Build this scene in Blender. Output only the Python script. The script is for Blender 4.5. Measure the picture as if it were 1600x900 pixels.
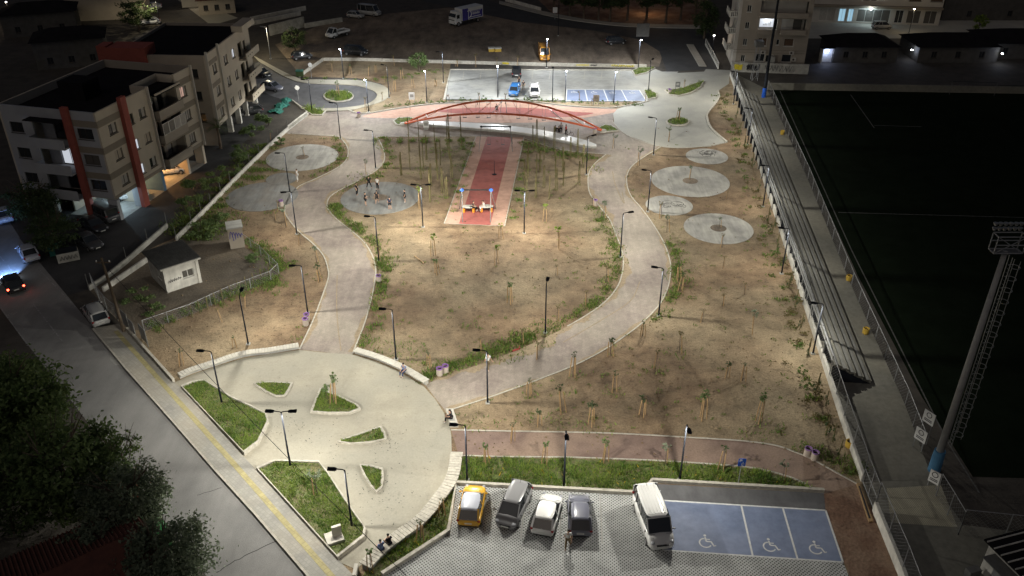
import bpy, bmesh, math, random
from mathutils import Vector, Matrix
random.seed(11)
R = math.radians
SC = bpy.context.scene
COL = SC.collection
for o in list(bpy.data.objects):
    bpy.data.objects.remove(o)

# ---------------------------------------------------------------- camera
CAM_H, PITCH, FPX = 46.0, R(30.4), 1350.0
cd = bpy.data.cameras.new('camera')
cd.sensor_width = 36.0
cd.lens = 36.0 * FPX / 1600.0
cd.clip_start, cd.clip_end = 0.5, 2000.0
cam = bpy.data.objects.new('camera', cd)
cam.location = (0, 0, CAM_H)
cam.rotation_euler = (math.pi / 2 - PITCH, 0, 0)
COL.objects.link(cam)
SC.camera = cam

# ---------------------------------------------------------------- night sky, moon, exposure
MOON_EL, MOON_AZ = R(48), R(205)
w = bpy.data.worlds.new('World')
SC.world = w
w.use_nodes = True
nt = w.node_tree
sky = nt.nodes.new('ShaderNodeTexSky')
sky.sky_type = 'NISHITA'
sky.sun_disc = False
sky.sun_elevation = MOON_EL
sky.sun_rotation = MOON_AZ
sky.dust_density = 5.0
sky.air_density = 0.7
sky.ozone_density = 0.3
nt.links.new(sky.outputs[0], nt.nodes['Background'].inputs[0])
nt.nodes['Background'].inputs[1].default_value = 0.0105
sd = bpy.data.lights.new('moon', 'SUN')
sd.energy = 0.006
sd.angle = R(0.5)
sd.color = (1.0, 0.95, 0.88)
moon = bpy.data.objects.new('moon', sd)
moon.rotation_euler = (math.pi / 2 - MOON_EL, 0, math.pi - MOON_AZ + math.pi)
COL.objects.link(moon)
vs = SC.view_settings
vs.view_transform = 'Standard'
vs.look = 'None'
vs.exposure = 0.12
vs.gamma = 1.0
SC.cycles.use_denoising = True
SC.cycles.max_bounces = 5
SC.cycles.diffuse_bounces = 3
SC.cycles.transparent_max_bounces = 6
SC.cycles.sample_clamp_indirect = 3.0
SC.cycles.caustics_reflective = False
SC.cycles.caustics_refractive = False

# ---------------------------------------------------------------- helpers
def W(px, py, z=0.0):
    """where the sight line of photo pixel (px, py) meets height z"""
    c, s = math.cos(PITCH), math.sin(PITCH)
    a, b = (px - 800) / FPX, (py - 450) / FPX
    d = Vector((a, c - s * b, -s - c * b))
    t = (z - CAM_H) / d.z
    return Vector((d.x * t, d.y * t, z))

def lerp(a, b, t): return a + (b - a) * t

def curve(pts, n=6, closed=False):
    """Catmull-Rom through world points"""
    P = [Vector(p) for p in pts]
    out = []
    N = len(P)
    rng = range(N if closed else N - 1)
    for i in rng:
        if closed:
            p0, p1, p2, p3 = P[(i - 1) % N], P[i], P[(i + 1) % N], P[(i + 2) % N]
        else:
            p1, p2 = P[i], P[i + 1]
            p0 = P[i - 1] if i > 0 else p1 * 2 - p2
            p3 = P[i + 2] if i + 2 < N else p2 * 2 - p1
        for k in range(n):
            t = k / n
            out.append(0.5 * ((2 * p1) + (p2 - p0) * t + (2 * p0 - 5 * p1 + 4 * p2 - p3) * t * t + (3 * p1 - p0 - 3 * p2 + p3) * t ** 3))
    if not closed:
        out.append(P[-1])
    return out

def WP(pts, z=0.0): return [W(x, y, z) for x, y in pts]

def offset(pts, d):
    """shift an open polyline sideways by d (left of its direction positive)"""
    out = []
    for i, p in enumerate(pts):
        a = pts[max(i - 1, 0)]
        b = pts[min(i + 1, len(pts) - 1)]
        t = Vector((b.x - a.x, b.y - a.y, 0))
        if t.length < 1e-6: t = Vector((1, 0, 0))
        t.normalize()
        out.append(Vector((p.x - t.y * d, p.y + t.x * d, p.z)))
    return out

class MB:
    def __init__(s): s.v, s.f, s.m = [], [], []
    def add(s, vs, fs, mi=0):
        b = len(s.v)
        s.v += [tuple(v) for v in vs]
        for f in fs:
            s.f.append(tuple(b + i for i in f)); s.m.append(mi)
        return s
    def box(s, x0, x1, y0, y1, z0, z1, mi=0):
        return s.add([(x0,y0,z0),(x1,y0,z0),(x1,y1,z0),(x0,y1,z0),(x0,y0,z1),(x1,y0,z1),(x1,y1,z1),(x0,y1,z1)],
                     [(3,2,1,0),(4,5,6,7),(0,1,5,4),(1,2,6,5),(2,3,7,6),(3,0,4,7)], mi)
    def beam(s, a, b, w_, h_, mi=0):
        """rectangular bar from a to b"""
        a, b = Vector(a), Vector(b)
        t = (b - a).normalized()
        up = Vector((0, 0, 1)) if abs(t.z) < .95 else Vector((1, 0, 0))
        x = t.cross(up).normalized() * w_ / 2
        y = x.cross(t).normalized() * h_ / 2
        vs = [a-x-y, a+x-y, a+x+y, a-x+y, b-x-y, b+x-y, b+x+y, b-x+y]
        return s.add(vs, [(3,2,1,0),(4,5,6,7),(0,1,5,4),(1,2,6,5),(2,3,7,6),(3,0,4,7)], mi)
    def tube(s, pts, r, n=8, mi=0, cap=True):
        P = [Vector(p) for p in pts]
        rs = r if isinstance(r, (list, tuple)) else [r] * len(P)
        vs, fs = [], []
        ref = None
        for i, p in enumerate(P):
            t = (P[min(i + 1, len(P) - 1)] - P[max(i - 1, 0)]).normalized()
            if ref is None:
                ref = Vector((1, 0, 0)) if abs(t.x) < .9 else Vector((0, 1, 0))
            x = (ref - t * ref.dot(t))
            if x.length < 1e-5: x = t.orthogonal()
            x.normalize(); y = t.cross(x); ref = x
            for k in range(n):
                a = 2 * math.pi * k / n
                vs.append(p + (x * math.cos(a) + y * math.sin(a)) * rs[i])
        for i in range(len(P) - 1):
            for k in range(n):
                k2 = (k + 1) % n
                fs.append((i*n+k, i*n+k2, (i+1)*n+k2, (i+1)*n+k))
        if cap:
            fs.append(tuple(range(n))[::-1]); fs.append(tuple((len(P)-1)*n+k for k in range(n)))
        return s.add(vs, fs, mi)
    def lathe(s, prof, c=(0,0,0), n=16, mi=0, caps=True):
        """prof: (r, z) from bottom to top"""
        vs, fs = [], []
        for r, z in prof:
            for k in range(n):
                a = 2*math.pi*k/n
                vs.append((c[0]+r*math.cos(a), c[1]+r*math.sin(a), c[2]+z))
        for i in range(len(prof)-1):
            for k in range(n):
                k2 = (k+1) % n
                fs.append((i*n+k, i*n+k2, (i+1)*n+k2, (i+1)*n+k))
        if caps: fs.append(tuple(range(n))[::-1]); fs.append(tuple((len(prof)-1)*n+k for k in range(n)))
        return s.add(vs, fs, mi)
    def prism(s, poly, z0, z1, mi=0):
        n = len(poly)
        vs = [(p[0], p[1], z0) for p in poly] + [(p[0], p[1], z1) for p in poly]
        ar = sum(poly[i][0]*poly[(i+1)%n][1]-poly[(i+1)%n][0]*poly[i][1] for i in range(n))
        fs = [tuple(range(n, 2*n)), tuple(range(n))[::-1]] + [(i, (i+1)%n, n+(i+1)%n, n+i) for i in range(n)]
        if ar < 0: fs = [f[::-1] for f in fs]
        return s.add(vs, fs, mi)
    def strip(s, left, right, z0, z1, mi=0):
        """solid band between two matching polylines"""
        n = len(left)
        vs = [(p.x,p.y,z0) for p in left]+[(p.x,p.y,z0) for p in right]+[(p.x,p.y,z1) for p in left]+[(p.x,p.y,z1) for p in right]
        fs = []
        for i in range(n-1):
            fs += [(2*n+i, 3*n+i, 3*n+i+1, 2*n+i+1), (i, i+1, n+i+1, n+i), (i, 2*n+i, 2*n+i+1, i+1), (n+i, n+i+1, 3*n+i+1, 3*n+i)]
        fs += [(0, n, 3*n, 2*n), (n-1, 3*n-1, 4*n-1, 2*n-1)]
        return s.add(vs, fs, mi)
    def blob(s, c, rx, ry, rz, mi=0, n=8, m=6):
        prof = [(max(math.sin(math.pi*i/m), .02), -math.cos(math.pi*i/m)) for i in range(m+1)]
        b = MB().lathe(prof, n=n)
        return s.add([(c[0]+v[0]*rx, c[1]+v[1]*ry, c[2]+v[2]*rz) for v in b.v], b.f, mi)
    def mesh(s, name, mats, smooth=False):
        me = bpy.data.meshes.new(name)
        me.from_pydata(s.v, [], s.f)
        mats = mats if isinstance(mats, (list, tuple)) else [mats]
        for m in mats: me.materials.append(m)
        if len(mats) > 1: me.polygons.foreach_set('material_index', s.m)
        if smooth: me.polygons.foreach_set('use_smooth', [True]*len(s.f))
        me.update()
        return me
    def build(s, name, mats, parent=None, smooth=False):
        return link(name, s.mesh(name, mats, smooth), parent)

def link(name, data, parent=None):
    o = bpy.data.objects.new(name, data)
    COL.objects.link(o)
    if parent is not None: o.parent = parent
    return o

def tag(o, label=None, cat=None, group=None, kind=None):
    if label: o['label'] = label
    if cat: o['category'] = cat
    if group: o['group'] = group
    if kind: o['kind'] = kind
    return o

def thing(name, label, cat, loc=(0,0,0), rz=0.0, group=None):
    o = bpy.data.objects.new(name, None)
    o.empty_display_size = .2
    COL.objects.link(o)
    o.location = loc; o.rotation_euler = (0, 0, rz)
    return tag(o, label, cat, group)

def copy_tree(o, parent=None):
    c = o.copy(); COL.objects.link(c)
    if parent is not None: c.parent = parent
    for ch in list(o.children): copy_tree(ch, c)
    return c

# ---------------------------------------------------------------- materials
def mat(name, c1, c2=None, scale=1.5, rough=.8, bump=0.0, bscale=None, metal=0.0, emit=None, estr=0.0, detail=6.0, c3=None, s3=.12, spec=.35, lo=.35, hi=.65):
    m = bpy.data.materials.new(name); m.use_nodes = True
    t = m.node_tree; N = t.nodes; L = t.links
    b = N['Principled BSDF']
    b.inputs['Roughness'].default_value = rough
    b.inputs['Metallic'].default_value = metal
    b.inputs['Specular IOR Level'].default_value = spec
    b.inputs['Base Color'].default_value = (*c1, 1)
    if c2 or bump:
        tc = N.new('ShaderNodeTexCoord')
    if c2:
        nz = N.new('ShaderNodeTexNoise'); nz.inputs['Scale'].default_value = scale; nz.inputs['Detail'].default_value = detail; nz.inputs['Roughness'].default_value = .62
        L.new(tc.outputs['Object'], nz.inputs['Vector'])
        mr = N.new('ShaderNodeMapRange'); mr.inputs[1].default_value = lo; mr.inputs[2].default_value = hi
        L.new(nz.outputs[0], mr.inputs[0])
        mx = N.new('ShaderNodeMix'); mx.data_type = 'RGBA'
        mx.inputs[6].default_value = (*c1, 1); mx.inputs[7].default_value = (*c2, 1)
        L.new(mr.outputs[0], mx.inputs[0]); out = mx.outputs[2]
        if c3:
            n3 = N.new('ShaderNodeTexNoise'); n3.inputs['Scale'].default_value = s3; n3.inputs['Detail'].default_value = 5
            L.new(tc.outputs['Object'], n3.inputs['Vector'])
            m3 = N.new('ShaderNodeMapRange'); m3.inputs[1].default_value = .42; m3.inputs[2].default_value = .62
            L.new(n3.outputs[0], m3.inputs[0])
            x3 = N.new('ShaderNodeMix'); x3.data_type = 'RGBA'; x3.inputs[7].default_value = (*c3, 1)
            L.new(m3.outputs[0], x3.inputs[0]); L.new(out, x3.inputs[6]); out = x3.outputs[2]
        L.new(out, b.inputs['Base Color'])
    if bump:
        nb = N.new('ShaderNodeTexNoise'); nb.inputs['Scale'].default_value = bscale or scale * 4; nb.inputs['Detail'].default_value = 5
        L.new(tc.outputs['Object'], nb.inputs['Vector'])
        bp = N.new('ShaderNodeBump'); bp.inputs['Strength'].default_value = min(bump, 1.0); bp.inputs['Distance'].default_value = .08
        L.new(nb.outputs[0], bp.inputs['Height']); L.new(bp.outputs[0], b.inputs['Normal'])
    if emit:
        b.inputs['Emission Color'].default_value = (*emit, 1); b.inputs['Emission Strength'].default_value = estr
    return m

def grain(m, scale=9.0, lo=.72, hi=1.18, stretch=(1,1,1), rot=0.0, detail=4.0, a=.3, b=.7):
    """multiply a fine or streaky mottling onto a surface colour"""
    t = m.node_tree; N = t.nodes; L = t.links
    bs = N['Principled BSDF']; src = bs.inputs['Base Color'].links[0].from_socket
    tc = [n for n in N if n.type == 'TEX_COORD'][0]
    mp = N.new('ShaderNodeMapping'); mp.inputs['Scale'].default_value = stretch; mp.inputs['Rotation'].default_value = (0,0,rot); L.new(tc.outputs['Object'], mp.inputs[0])
    nz = N.new('ShaderNodeTexNoise'); nz.inputs['Scale'].default_value = scale; nz.inputs['Detail'].default_value = detail; nz.inputs['Roughness'].default_value = .7; L.new(mp.outputs[0], nz.inputs['Vector'])
    mr = N.new('ShaderNodeMapRange'); mr.inputs[1].default_value = a; mr.inputs[2].default_value = b; mr.inputs[3].default_value = lo; mr.inputs[4].default_value = hi; L.new(nz.outputs[0], mr.inputs[0])
    mx = N.new('ShaderNodeMix'); mx.data_type = 'RGBA'; mx.blend_type = 'MULTIPLY'; mx.inputs[0].default_value = 1
    cb = N.new('ShaderNodeCombineColor')
    for i in range(3): L.new(mr.outputs[0], cb.inputs[i])
    L.new(src, mx.inputs[6]); L.new(cb.outputs[0], mx.inputs[7]); L.new(mx.outputs[2], bs.inputs['Base Color'])
    return m

def leafmat(name, c1, c2, scale=1.2, trans=.35):
    """thin foliage: part of the light passes through each leaf"""
    m = mat(name, c1, c2, scale=scale, rough=.6, spec=.25)
    t = m.node_tree; N = t.nodes; L = t.links
    b = N['Principled BSDF']; src = b.inputs['Base Color'].links[0].from_socket
    tr = N.new('ShaderNodeBsdfTranslucent'); L.new(src, tr.inputs[0])
    mx = N.new('ShaderNodeMixShader'); mx.inputs[0].default_value = trans
    L.new(b.outputs[0], mx.inputs[1]); L.new(tr.outputs[0], mx.inputs[2])
    L.new(mx.outputs[0], [n for n in N if n.type == 'OUTPUT_MATERIAL'][0].inputs[0])
    return m

def grid_paver(name, ang):
    """grass-grid paver: pale concrete with rows of dark holes"""
    m = mat(name, (.52, .53, .52), (.42, .43, .42), scale=.8, rough=.85)
    t = m.node_tree; N = t.nodes; L = t.links
    b = N['Principled BSDF']; src = b.inputs['Base Color'].links[0].from_socket
    tc = [n for n in N if n.type == 'TEX_COORD'][0]
    mp = N.new('ShaderNodeMapping'); mp.inputs['Rotation'].default_value = (0, 0, ang); mp.inputs['Scale'].default_value = (5.2, 5.2, 5.2)
    L.new(tc.outputs['Object'], mp.inputs[0])
    v = N.new('ShaderNodeVectorMath'); v.operation = 'FRACTION'; L.new(mp.outputs[0], v.inputs[0])
    v2 = N.new('ShaderNodeVectorMath'); v2.operation = 'SUBTRACT'; v2.inputs[1].default_value = (.5, .5, 0); L.new(v.outputs[0], v2.inputs[0])
    v3 = N.new('ShaderNodeVectorMath'); v3.operation = 'MULTIPLY'; v3.inputs[1].default_value = (1, 1, 0); L.new(v2.outputs[0], v3.inputs[0])
    ln = N.new('ShaderNodeVectorMath'); ln.operation = 'LENGTH'; L.new(v3.outputs[0], ln.inputs[0])
    mr = N.new('ShaderNodeMapRange'); mr.inputs[1].default_value = .26; mr.inputs[2].default_value = .34
    L.new(ln.outputs['Value'], mr.inputs[0])
    mx = N.new('ShaderNodeMix'); mx.data_type = 'RGBA'; mx.inputs[6].default_value = (.05, .055, .045, 1)
    L.new(mr.outputs[0], mx.inputs[0]); L.new(src, mx.inputs[7]); L.new(mx.outputs[2], b.inputs['Base Color'])
    return m

def joints(m, sx, sy, ang, dark=.55, mortar=.025):
    """darken thin tile joints of a paved surface (tiles a few pixels wide)"""
    t = m.node_tree; N = t.nodes; L = t.links
    b = N['Principled BSDF']; src = b.inputs['Base Color'].links[0].from_socket
    tc = [n for n in N if n.type == 'TEX_COORD'][0]
    mp = N.new('ShaderNodeMapping'); mp.inputs['Rotation'].default_value = (0, 0, ang)
    L.new(tc.outputs['Object'], mp.inputs[0])
    br = N.new('ShaderNodeTexBrick'); br.offset = .5
    br.inputs['Color1'].default_value = (1, 1, 1, 1); br.inputs['Color2'].default_value = (.86, .86, .86, 1); br.inputs['Mortar'].default_value = (dark, dark, dark, 1)
    br.inputs['Scale'].default_value = 1; br.inputs['Mortar Size'].default_value = mortar; br.inputs['Brick Width'].default_value = sx; br.inputs['Row Height'].default_value = sy
    L.new(mp.outputs[0], br.inputs[0])
    mx = N.new('ShaderNodeMix'); mx.data_type = 'RGBA'; mx.blend_type = 'MULTIPLY'; mx.inputs[0].default_value = 1
    L.new(src, mx.inputs[6]); L.new(br.outputs[0], mx.inputs[7]); L.new(mx.outputs[2], b.inputs['Base Color'])
    return m

M = {}
M['earth'] = mat('earth', (.045,.04,.034), (.075,.066,.055), scale=.5, bump=.5, bscale=6)
M['soil'] = mat('soil', (.235,.166,.10), (.142,.094,.056), scale=.55, bump=1.0, bscale=4, c3=(.272,.216,.137), s3=.06, detail=9, rough=.95)
M['dirt'] = mat('dirt', (.19,.15,.115), (.11,.09,.07), scale=.35, bump=.7, bscale=4, c3=(.22,.175,.13), s3=.08, rough=.95)
M['red_soil'] = mat('red_soil', (.20,.115,.075), (.13,.075,.05), scale=.9, bump=.6, c3=(.24,.16,.11), s3=.4, rough=.95)
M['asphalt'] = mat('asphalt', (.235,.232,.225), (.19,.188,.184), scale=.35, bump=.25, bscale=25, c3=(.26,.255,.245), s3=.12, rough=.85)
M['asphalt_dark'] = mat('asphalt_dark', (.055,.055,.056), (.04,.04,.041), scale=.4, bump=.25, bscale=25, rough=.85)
M['asphalt_new'] = mat('asphalt_new', (.13,.13,.135), (.10,.10,.105), scale=.5, bump=.2, bscale=25, rough=.85)
M['path'] = joints(mat('path', (.325,.275,.238), (.24,.198,.174), scale=.7, bump=.2, bscale=12, c3=(.36,.315,.26), s3=.16, detail=8), .42, .42, R(30), .84, .02)
M['path_brown'] = mat('path_brown', (.23,.16,.13), (.17,.115,.095), scale=.8, bump=.2, bscale=12, c3=(.28,.20,.15), s3=.15)
M['plaza'] = mat('plaza', (.37,.35,.285), (.305,.29,.24), scale=.5, bump=.12, bscale=10, c3=(.395,.365,.29), s3=.14, detail=9)
M['concrete'] = mat('concrete', (.36,.36,.34), (.28,.28,.265), scale=.6, bump=.12, bscale=10, c3=(.40,.395,.36), s3=.2, detail=9)
M['forecourt'] = mat('forecourt', (.37,.365,.325), (.31,.305,.28), scale=.5, bump=.1, bscale=10, c3=(.41,.40,.35), s3=.12, detail=8)
M['pad'] = mat('pad', (.36,.35,.325), (.27,.265,.245), scale=.7, bump=.15, bscale=8, detail=9, c3=(.42,.41,.37), s3=.4)
M['pad_dark'] = mat('pad_dark', (.25,.255,.245), (.19,.195,.19), scale=.7, bump=.15, bscale=8, detail=9, c3=(.21,.2,.18), s3=.4)
M['sidewalk'] = joints(mat('sidewalk', (.36,.35,.31), (.30,.29,.265), scale=.7, detail=8, c3=(.40,.37,.31), s3=.2), .3, .3, R(42), .80, .02)
M['tactile'] = joints(mat('tactile', (.44,.385,.19), (.36,.32,.17), scale=1.5), .4, .4, R(42), .75)
M['kerb'] = mat('kerb', (.52,.49,.42), (.40,.375,.32), scale=2.5, bump=.15, bscale=20, detail=8)
M['white_line'] = mat('white_line', (.72,.73,.72), (.55,.56,.55), scale=3, detail=8)
M['worn_line'] = mat('worn_line', (.36,.36,.35), (.14,.14,.14), scale=4, detail=8)
M['bay_blue'] = mat('bay_blue', (.19,.235,.355), (.15,.19,.295), scale=.6, c3=(.215,.255,.37), s3=.25, detail=8, rough=.6)
M['rubber_red'] = mat('rubber_red', (.34,.105,.088), (.27,.085,.073), scale=1.2, bump=.15, bscale=30, detail=8)
M['rubber_pink'] = mat('rubber_pink', (.49,.305,.23), (.40,.245,.185), scale=1.0, bump=.15, bscale=30, detail=8)
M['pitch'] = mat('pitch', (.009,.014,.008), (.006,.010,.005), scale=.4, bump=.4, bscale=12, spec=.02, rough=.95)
M['walkway'] = mat('walkway', (.17,.165,.14), (.12,.118,.10), scale=.3, detail=8, c3=(.2,.19,.155), s3=.15)
M['white_wall'] = mat('white_wall', (.66,.64,.58), (.50,.485,.44), scale=1.1, detail=9, bump=.08, bscale=12)
M['slab'] = mat('slab', (.54,.52,.46), (.42,.40,.355), scale=1.2, detail=9, bump=.1, bscale=15)
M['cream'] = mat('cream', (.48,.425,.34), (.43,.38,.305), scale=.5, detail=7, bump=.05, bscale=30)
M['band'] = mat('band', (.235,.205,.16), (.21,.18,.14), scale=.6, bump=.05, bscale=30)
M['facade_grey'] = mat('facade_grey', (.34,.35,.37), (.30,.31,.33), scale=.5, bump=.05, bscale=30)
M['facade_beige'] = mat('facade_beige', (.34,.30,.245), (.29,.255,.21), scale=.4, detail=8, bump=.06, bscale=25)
M['facade_pale'] = mat('facade_pale', (.50,.47,.42), (.43,.405,.36), scale=.4, detail=8)
M['plaster_old'] = mat('plaster_old', (.42,.41,.37), (.24,.235,.21), scale=.9, detail=10)
M['brick_red'] = mat('brick_red', (.30,.08,.06), (.25,.066,.05), scale=1.5, detail=6)
M['roof_dark'] = mat('roof_dark', (.018,.017,.019), (.012,.012,.013), scale=.6, rough=.95, spec=.05)
M['roof_tile'] = mat('roof_tile', (.13,.05,.035), (.085,.035,.026), scale=2, rough=.9)
M['corrugated'] = mat('corrugated', (.085,.085,.08), (.055,.055,.052), scale=1.5, rough=.7)
M['glass'] = mat('glass', (.022,.025,.028), rough=.06, spec=.8)
M['glass_dim'] = mat('glass_dim', (.10,.095,.085), rough=.2, spec=.5)
M['curtain'] = mat('curtain', (.42,.40,.36), (.33,.31,.28), scale=4, rough=.9)
M['lit_pink'] = mat('lit_pink', (.4,.3,.25), emit=(1,.62,.5), estr=.35)
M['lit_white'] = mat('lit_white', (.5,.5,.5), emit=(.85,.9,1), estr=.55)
M['lit_cool'] = mat('lit_cool', (.3,.4,.45), emit=(.45,.78,1), estr=.55)
M['lit_blue'] = mat('lit_blue', (.3,.35,.45), emit=(.5,.62,1), estr=.7)
M['shutter'] = mat('shutter', (.42,.37,.29), (.36,.31,.25), scale=3)
M['shutter_brown'] = mat('shutter_brown', (.11,.065,.04), (.08,.05,.032), scale=3)
M['frame_dark'] = mat('frame_dark', (.05,.042,.034), rough=.5)
M['frame_white'] = mat('frame_white', (.6,.59,.55), rough=.5)
M['pole'] = mat('pole', (.014,.016,.021), rough=.75, spec=.1)
M['pole_grey'] = mat('pole_grey', (.17,.17,.165), (.13,.13,.125), scale=3, rough=.6, metal=.3)
M['galv'] = mat('galv', (.33,.335,.34), (.25,.255,.26), scale=5, rough=.5, metal=.4)
M['lens'] = mat('lens', (.9,.9,.9), emit=(1,.97,.92), estr=5.0)
M['lens_cool'] = mat('lens_cool', (.9,.9,.9), emit=(.92,.96,1), estr=60.0)
M['orange_steel'] = mat('orange_steel', (.66,.14,.055), (.58,.12,.05), scale=2, rough=.4)
M['white_steel'] = mat('white_steel', (.72,.72,.70), rough=.4)
M['blue_plastic'] = mat('blue_plastic', (.03,.12,.55), rough=.4)
M['orange_plastic'] = mat('orange_plastic', (.75,.27,.03), rough=.4)
M['purple'] = mat('purple', (.20,.10,.28), rough=.5)
M['pebble'] = mat('pebble', (.46,.40,.34), (.34,.29,.25), scale=14, bump=.3, bscale=40)
M['wood'] = mat('wood', (.36,.24,.12), (.27,.175,.085), scale=5, bump=.2, bscale=20)
M['wood_green'] = mat('wood_green', (.10,.10,.04), (.15,.115,.055), scale=3, bump=.2, bscale=20)
M['wood_dark'] = mat('wood_dark', (.10,.075,.05), (.07,.052,.036), scale=3, bump=.2, bscale=15)
M['bark'] = mat('bark', (.12,.09,.065), (.075,.057,.042), scale=4, bump=.6, bscale=15)
M['grass'] = leafmat('grass', (.16,.245,.045), (.25,.32,.07), .5)
M['grass_dark'] = leafmat('grass_dark', (.07,.145,.03), (.115,.185,.04), .5)
M['weed'] = leafmat('weed', (.085,.155,.035), (.14,.195,.05), .7)
M['dry'] = leafmat('dry', (.17,.13,.055), (.11,.105,.04), 2)
M['leaf'] = leafmat('leaf', (.105,.165,.058), (.16,.215,.08), .7)
M['leaf_olive'] = leafmat('leaf_olive', (.20,.235,.16), (.13,.17,.105), .7)
M['leaf_lime'] = leafmat('leaf_lime', (.22,.30,.05), (.15,.22,.04), 2)
M['leaf_dark'] = leafmat('leaf_dark', (.055,.085,.035), (.08,.11,.045), .6)
M['flower'] = mat('flower', (.6,.42,.03), rough=.7)
M['tyre'] = mat('tyre', (.012,.012,.012), rough=.8)
M['rim'] = mat('rim', (.35,.35,.36), rough=.35, metal=.7)
M['tail'] = mat('tail', (.25,.01,.01), rough=.25)
M['tail_lit'] = mat('tail_lit', (.5,.02,.01), emit=(1,.06,.03), estr=14)
M['head_glass'] = mat('head_glass', (.30,.31,.33), rough=.15)
M['head_lit'] = mat('head_lit', (.8,.8,.8), emit=(.75,.86,1), estr=20)
M['plate'] = mat('plate', (.62,.62,.58), rough=.5)
M['black_trim'] = mat('black_trim', (.018,.018,.018), rough=.6)
M['skin'] = mat('skin', (.42,.26,.18), rough=.6)
M['hair'] = mat('hair', (.018,.014,.011), rough=.7)
M['sign_blue'] = mat('sign_blue', (.02,.10,.50), rough=.4)
M['sign_white'] = mat('sign_white', (.7,.7,.68), rough=.5)
M['ink'] = mat('ink', (.02,.02,.025), rough=.8)
M['ink_blue'] = mat('ink_blue', (.06,.05,.25), rough=.8)
M['ink_yellow'] = mat('ink_yellow', (.6,.5,.04), rough=.8)
M['green_net'] = mat('green_net', (.03,.17,.135), (.02,.11,.09), scale=3, rough=.8)
M['yellow_bin'] = mat('yellow_bin', (.5,.33,.05), (.42,.28,.05), scale=3)
M['crack'] = mat('crack', (.035,.034,.033), rough=.9)
def paint(name, c, rough=.3): 
    m = mat('paint_' + name, c, rough=rough, spec=.5)
    m.node_tree.nodes['Principled BSDF'].inputs['Coat Weight'].default_value = .5
    return m
PAINT = {}
for n_, c_ in dict(yellow=(.70,.37,.012), grey=(.22,.22,.225), white=(.68,.68,.66), slate=(.13,.135,.17), silver=(.36,.36,.35), black=(.02,.021,.024), blue=(.035,.16,.42), orange=(.55,.25,.03), red=(.32,.02,.02), green=(.02,.14,.04), charcoal=(.055,.056,.06), bluewhite=(.42,.44,.50)).items():
    PAINT[n_] = paint(n_, c_)
def cloth(name, c): return mat('cloth_' + name, c, rough=.9, spec=.1)
CL = {n: cloth(n, c) for n, c in dict(black=(.018,.018,.02), navy=(.025,.03,.055), white=(.6,.6,.58), grey=(.2,.2,.21), blue=(.16,.21,.36), red=(.42,.03,.03), jeans=(.06,.075,.13), khaki=(.2,.16,.1)).items()}

M['turf'] = mat('turf', (.10,.14,.04), (.17,.15,.075), scale=1.3, bump=.6, bscale=12, detail=8)
M['dimmed_wall'] = mat('dimmed_wall', (.10,.095,.085), (.07,.066,.06), scale=.8, detail=8)  # beige facade dimmed in colour so the unlit houses stay near black

grain(M['soil'], 7, .62, 1.25); grain(M['soil'], .22, .70, 1.25, detail=6, a=.35, b=.65); grain(M['soil'], 2.6, 1.04, .58, a=.56, b=.66, detail=8); grain(M['soil'], .9, 1.05, .72, a=.55, b=.62, detail=10)
grain(M['dirt'], 5, .6, 1.3); grain(M['dirt'], .5, .6, 1.35, stretch=(1,.3,1), rot=.3)
grain(M['red_soil'], 5, .65, 1.25)
grain(M['path'], 8, .82, 1.12); grain(M['path'], 1.3, .84, 1.12, stretch=(1,.22,1), rot=.2); grain(M['path_brown'], 7, .78, 1.15)
grain(M['plaza'], 6, .90, 1.07); grain(M['plaza'], .5, .80, 1.06, detail=9); grain(M['plaza'], 1.7, 1.02, .84, a=.56, b=.68, detail=9)
grain(M['forecourt'], 4, .9, 1.07); grain(M['concrete'], 2.2, .78, 1.12, stretch=(.3,1,1)); grain(M['concrete'], 6, .9, 1.06)
grain(M['pad'], 1.4, .70, 1.12, stretch=(1,.12,1), rot=.15); grain(M['pad_dark'], 1.4, .72, 1.15, stretch=(1,.2,1), rot=.4)
grain(M['asphalt'], 12, .86, 1.1); grain(M['asphalt'], .6, .86, 1.08, stretch=(1,.2,1), rot=-.9); grain(M['asphalt_new'], 1.0, .8, 1.15, stretch=(1,.4,1))
grain(M['rubber_red'], 1.0, .8, 1.15, detail=7); grain(M['rubber_pink'], 1.2, .82, 1.1, detail=7); grain(M['bay_blue'], 1.5, .82, 1.12, detail=7); grain(M['walkway'], 2.0, .8, 1.15); grain(M['turf'], 5, .6, 1.3); grain(M['kerb'], 4, .75, 1.1); grain(M['white_wall'], 1.2, .75, 1.05, stretch=(1,1,.3))

M['sand'] = grain(mat('sand', (.345,.275,.185), (.27,.21,.14), scale=2, bump=.4, bscale=12, detail=8, rough=.95), 6, .75, 1.15)
M['pitch_line'] = mat('pitch_line', (.13,.13,.125), (.07,.07,.068), scale=3)
M['plot'] = grain(mat('plot', (.13,.11,.085), (.085,.072,.056), scale=.8, bump=.7, bscale=5, c3=(.16,.13,.095), s3=.2, rough=.95), 5, .65, 1.25)
# ================================================================ THE GROUND
def sheet(name, pts, z, m, parent=None):
    from mathutils.geometry import tessellate_polygon
    V = [Vector((p[0], p[1], z)) for p in pts]
    tri = []
    for t_ in tessellate_polygon([V]):
        a_, b_, c_ = (V[i] for i in t_)
        cr = (b_ - a_).cross(c_ - a_).z
        if abs(cr) > 1e-9: tri.append(t_ if cr > 0 else t_[::-1])
    me = bpy.data.meshes.new(name); me.from_pydata([tuple(v) for v in V], [], [tuple(t_) for t_ in tri]); me.update()
    me.materials.append(m)
    o = link(name, me, parent)
    if parent is None: o['kind'] = 'structure'
    return o

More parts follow.
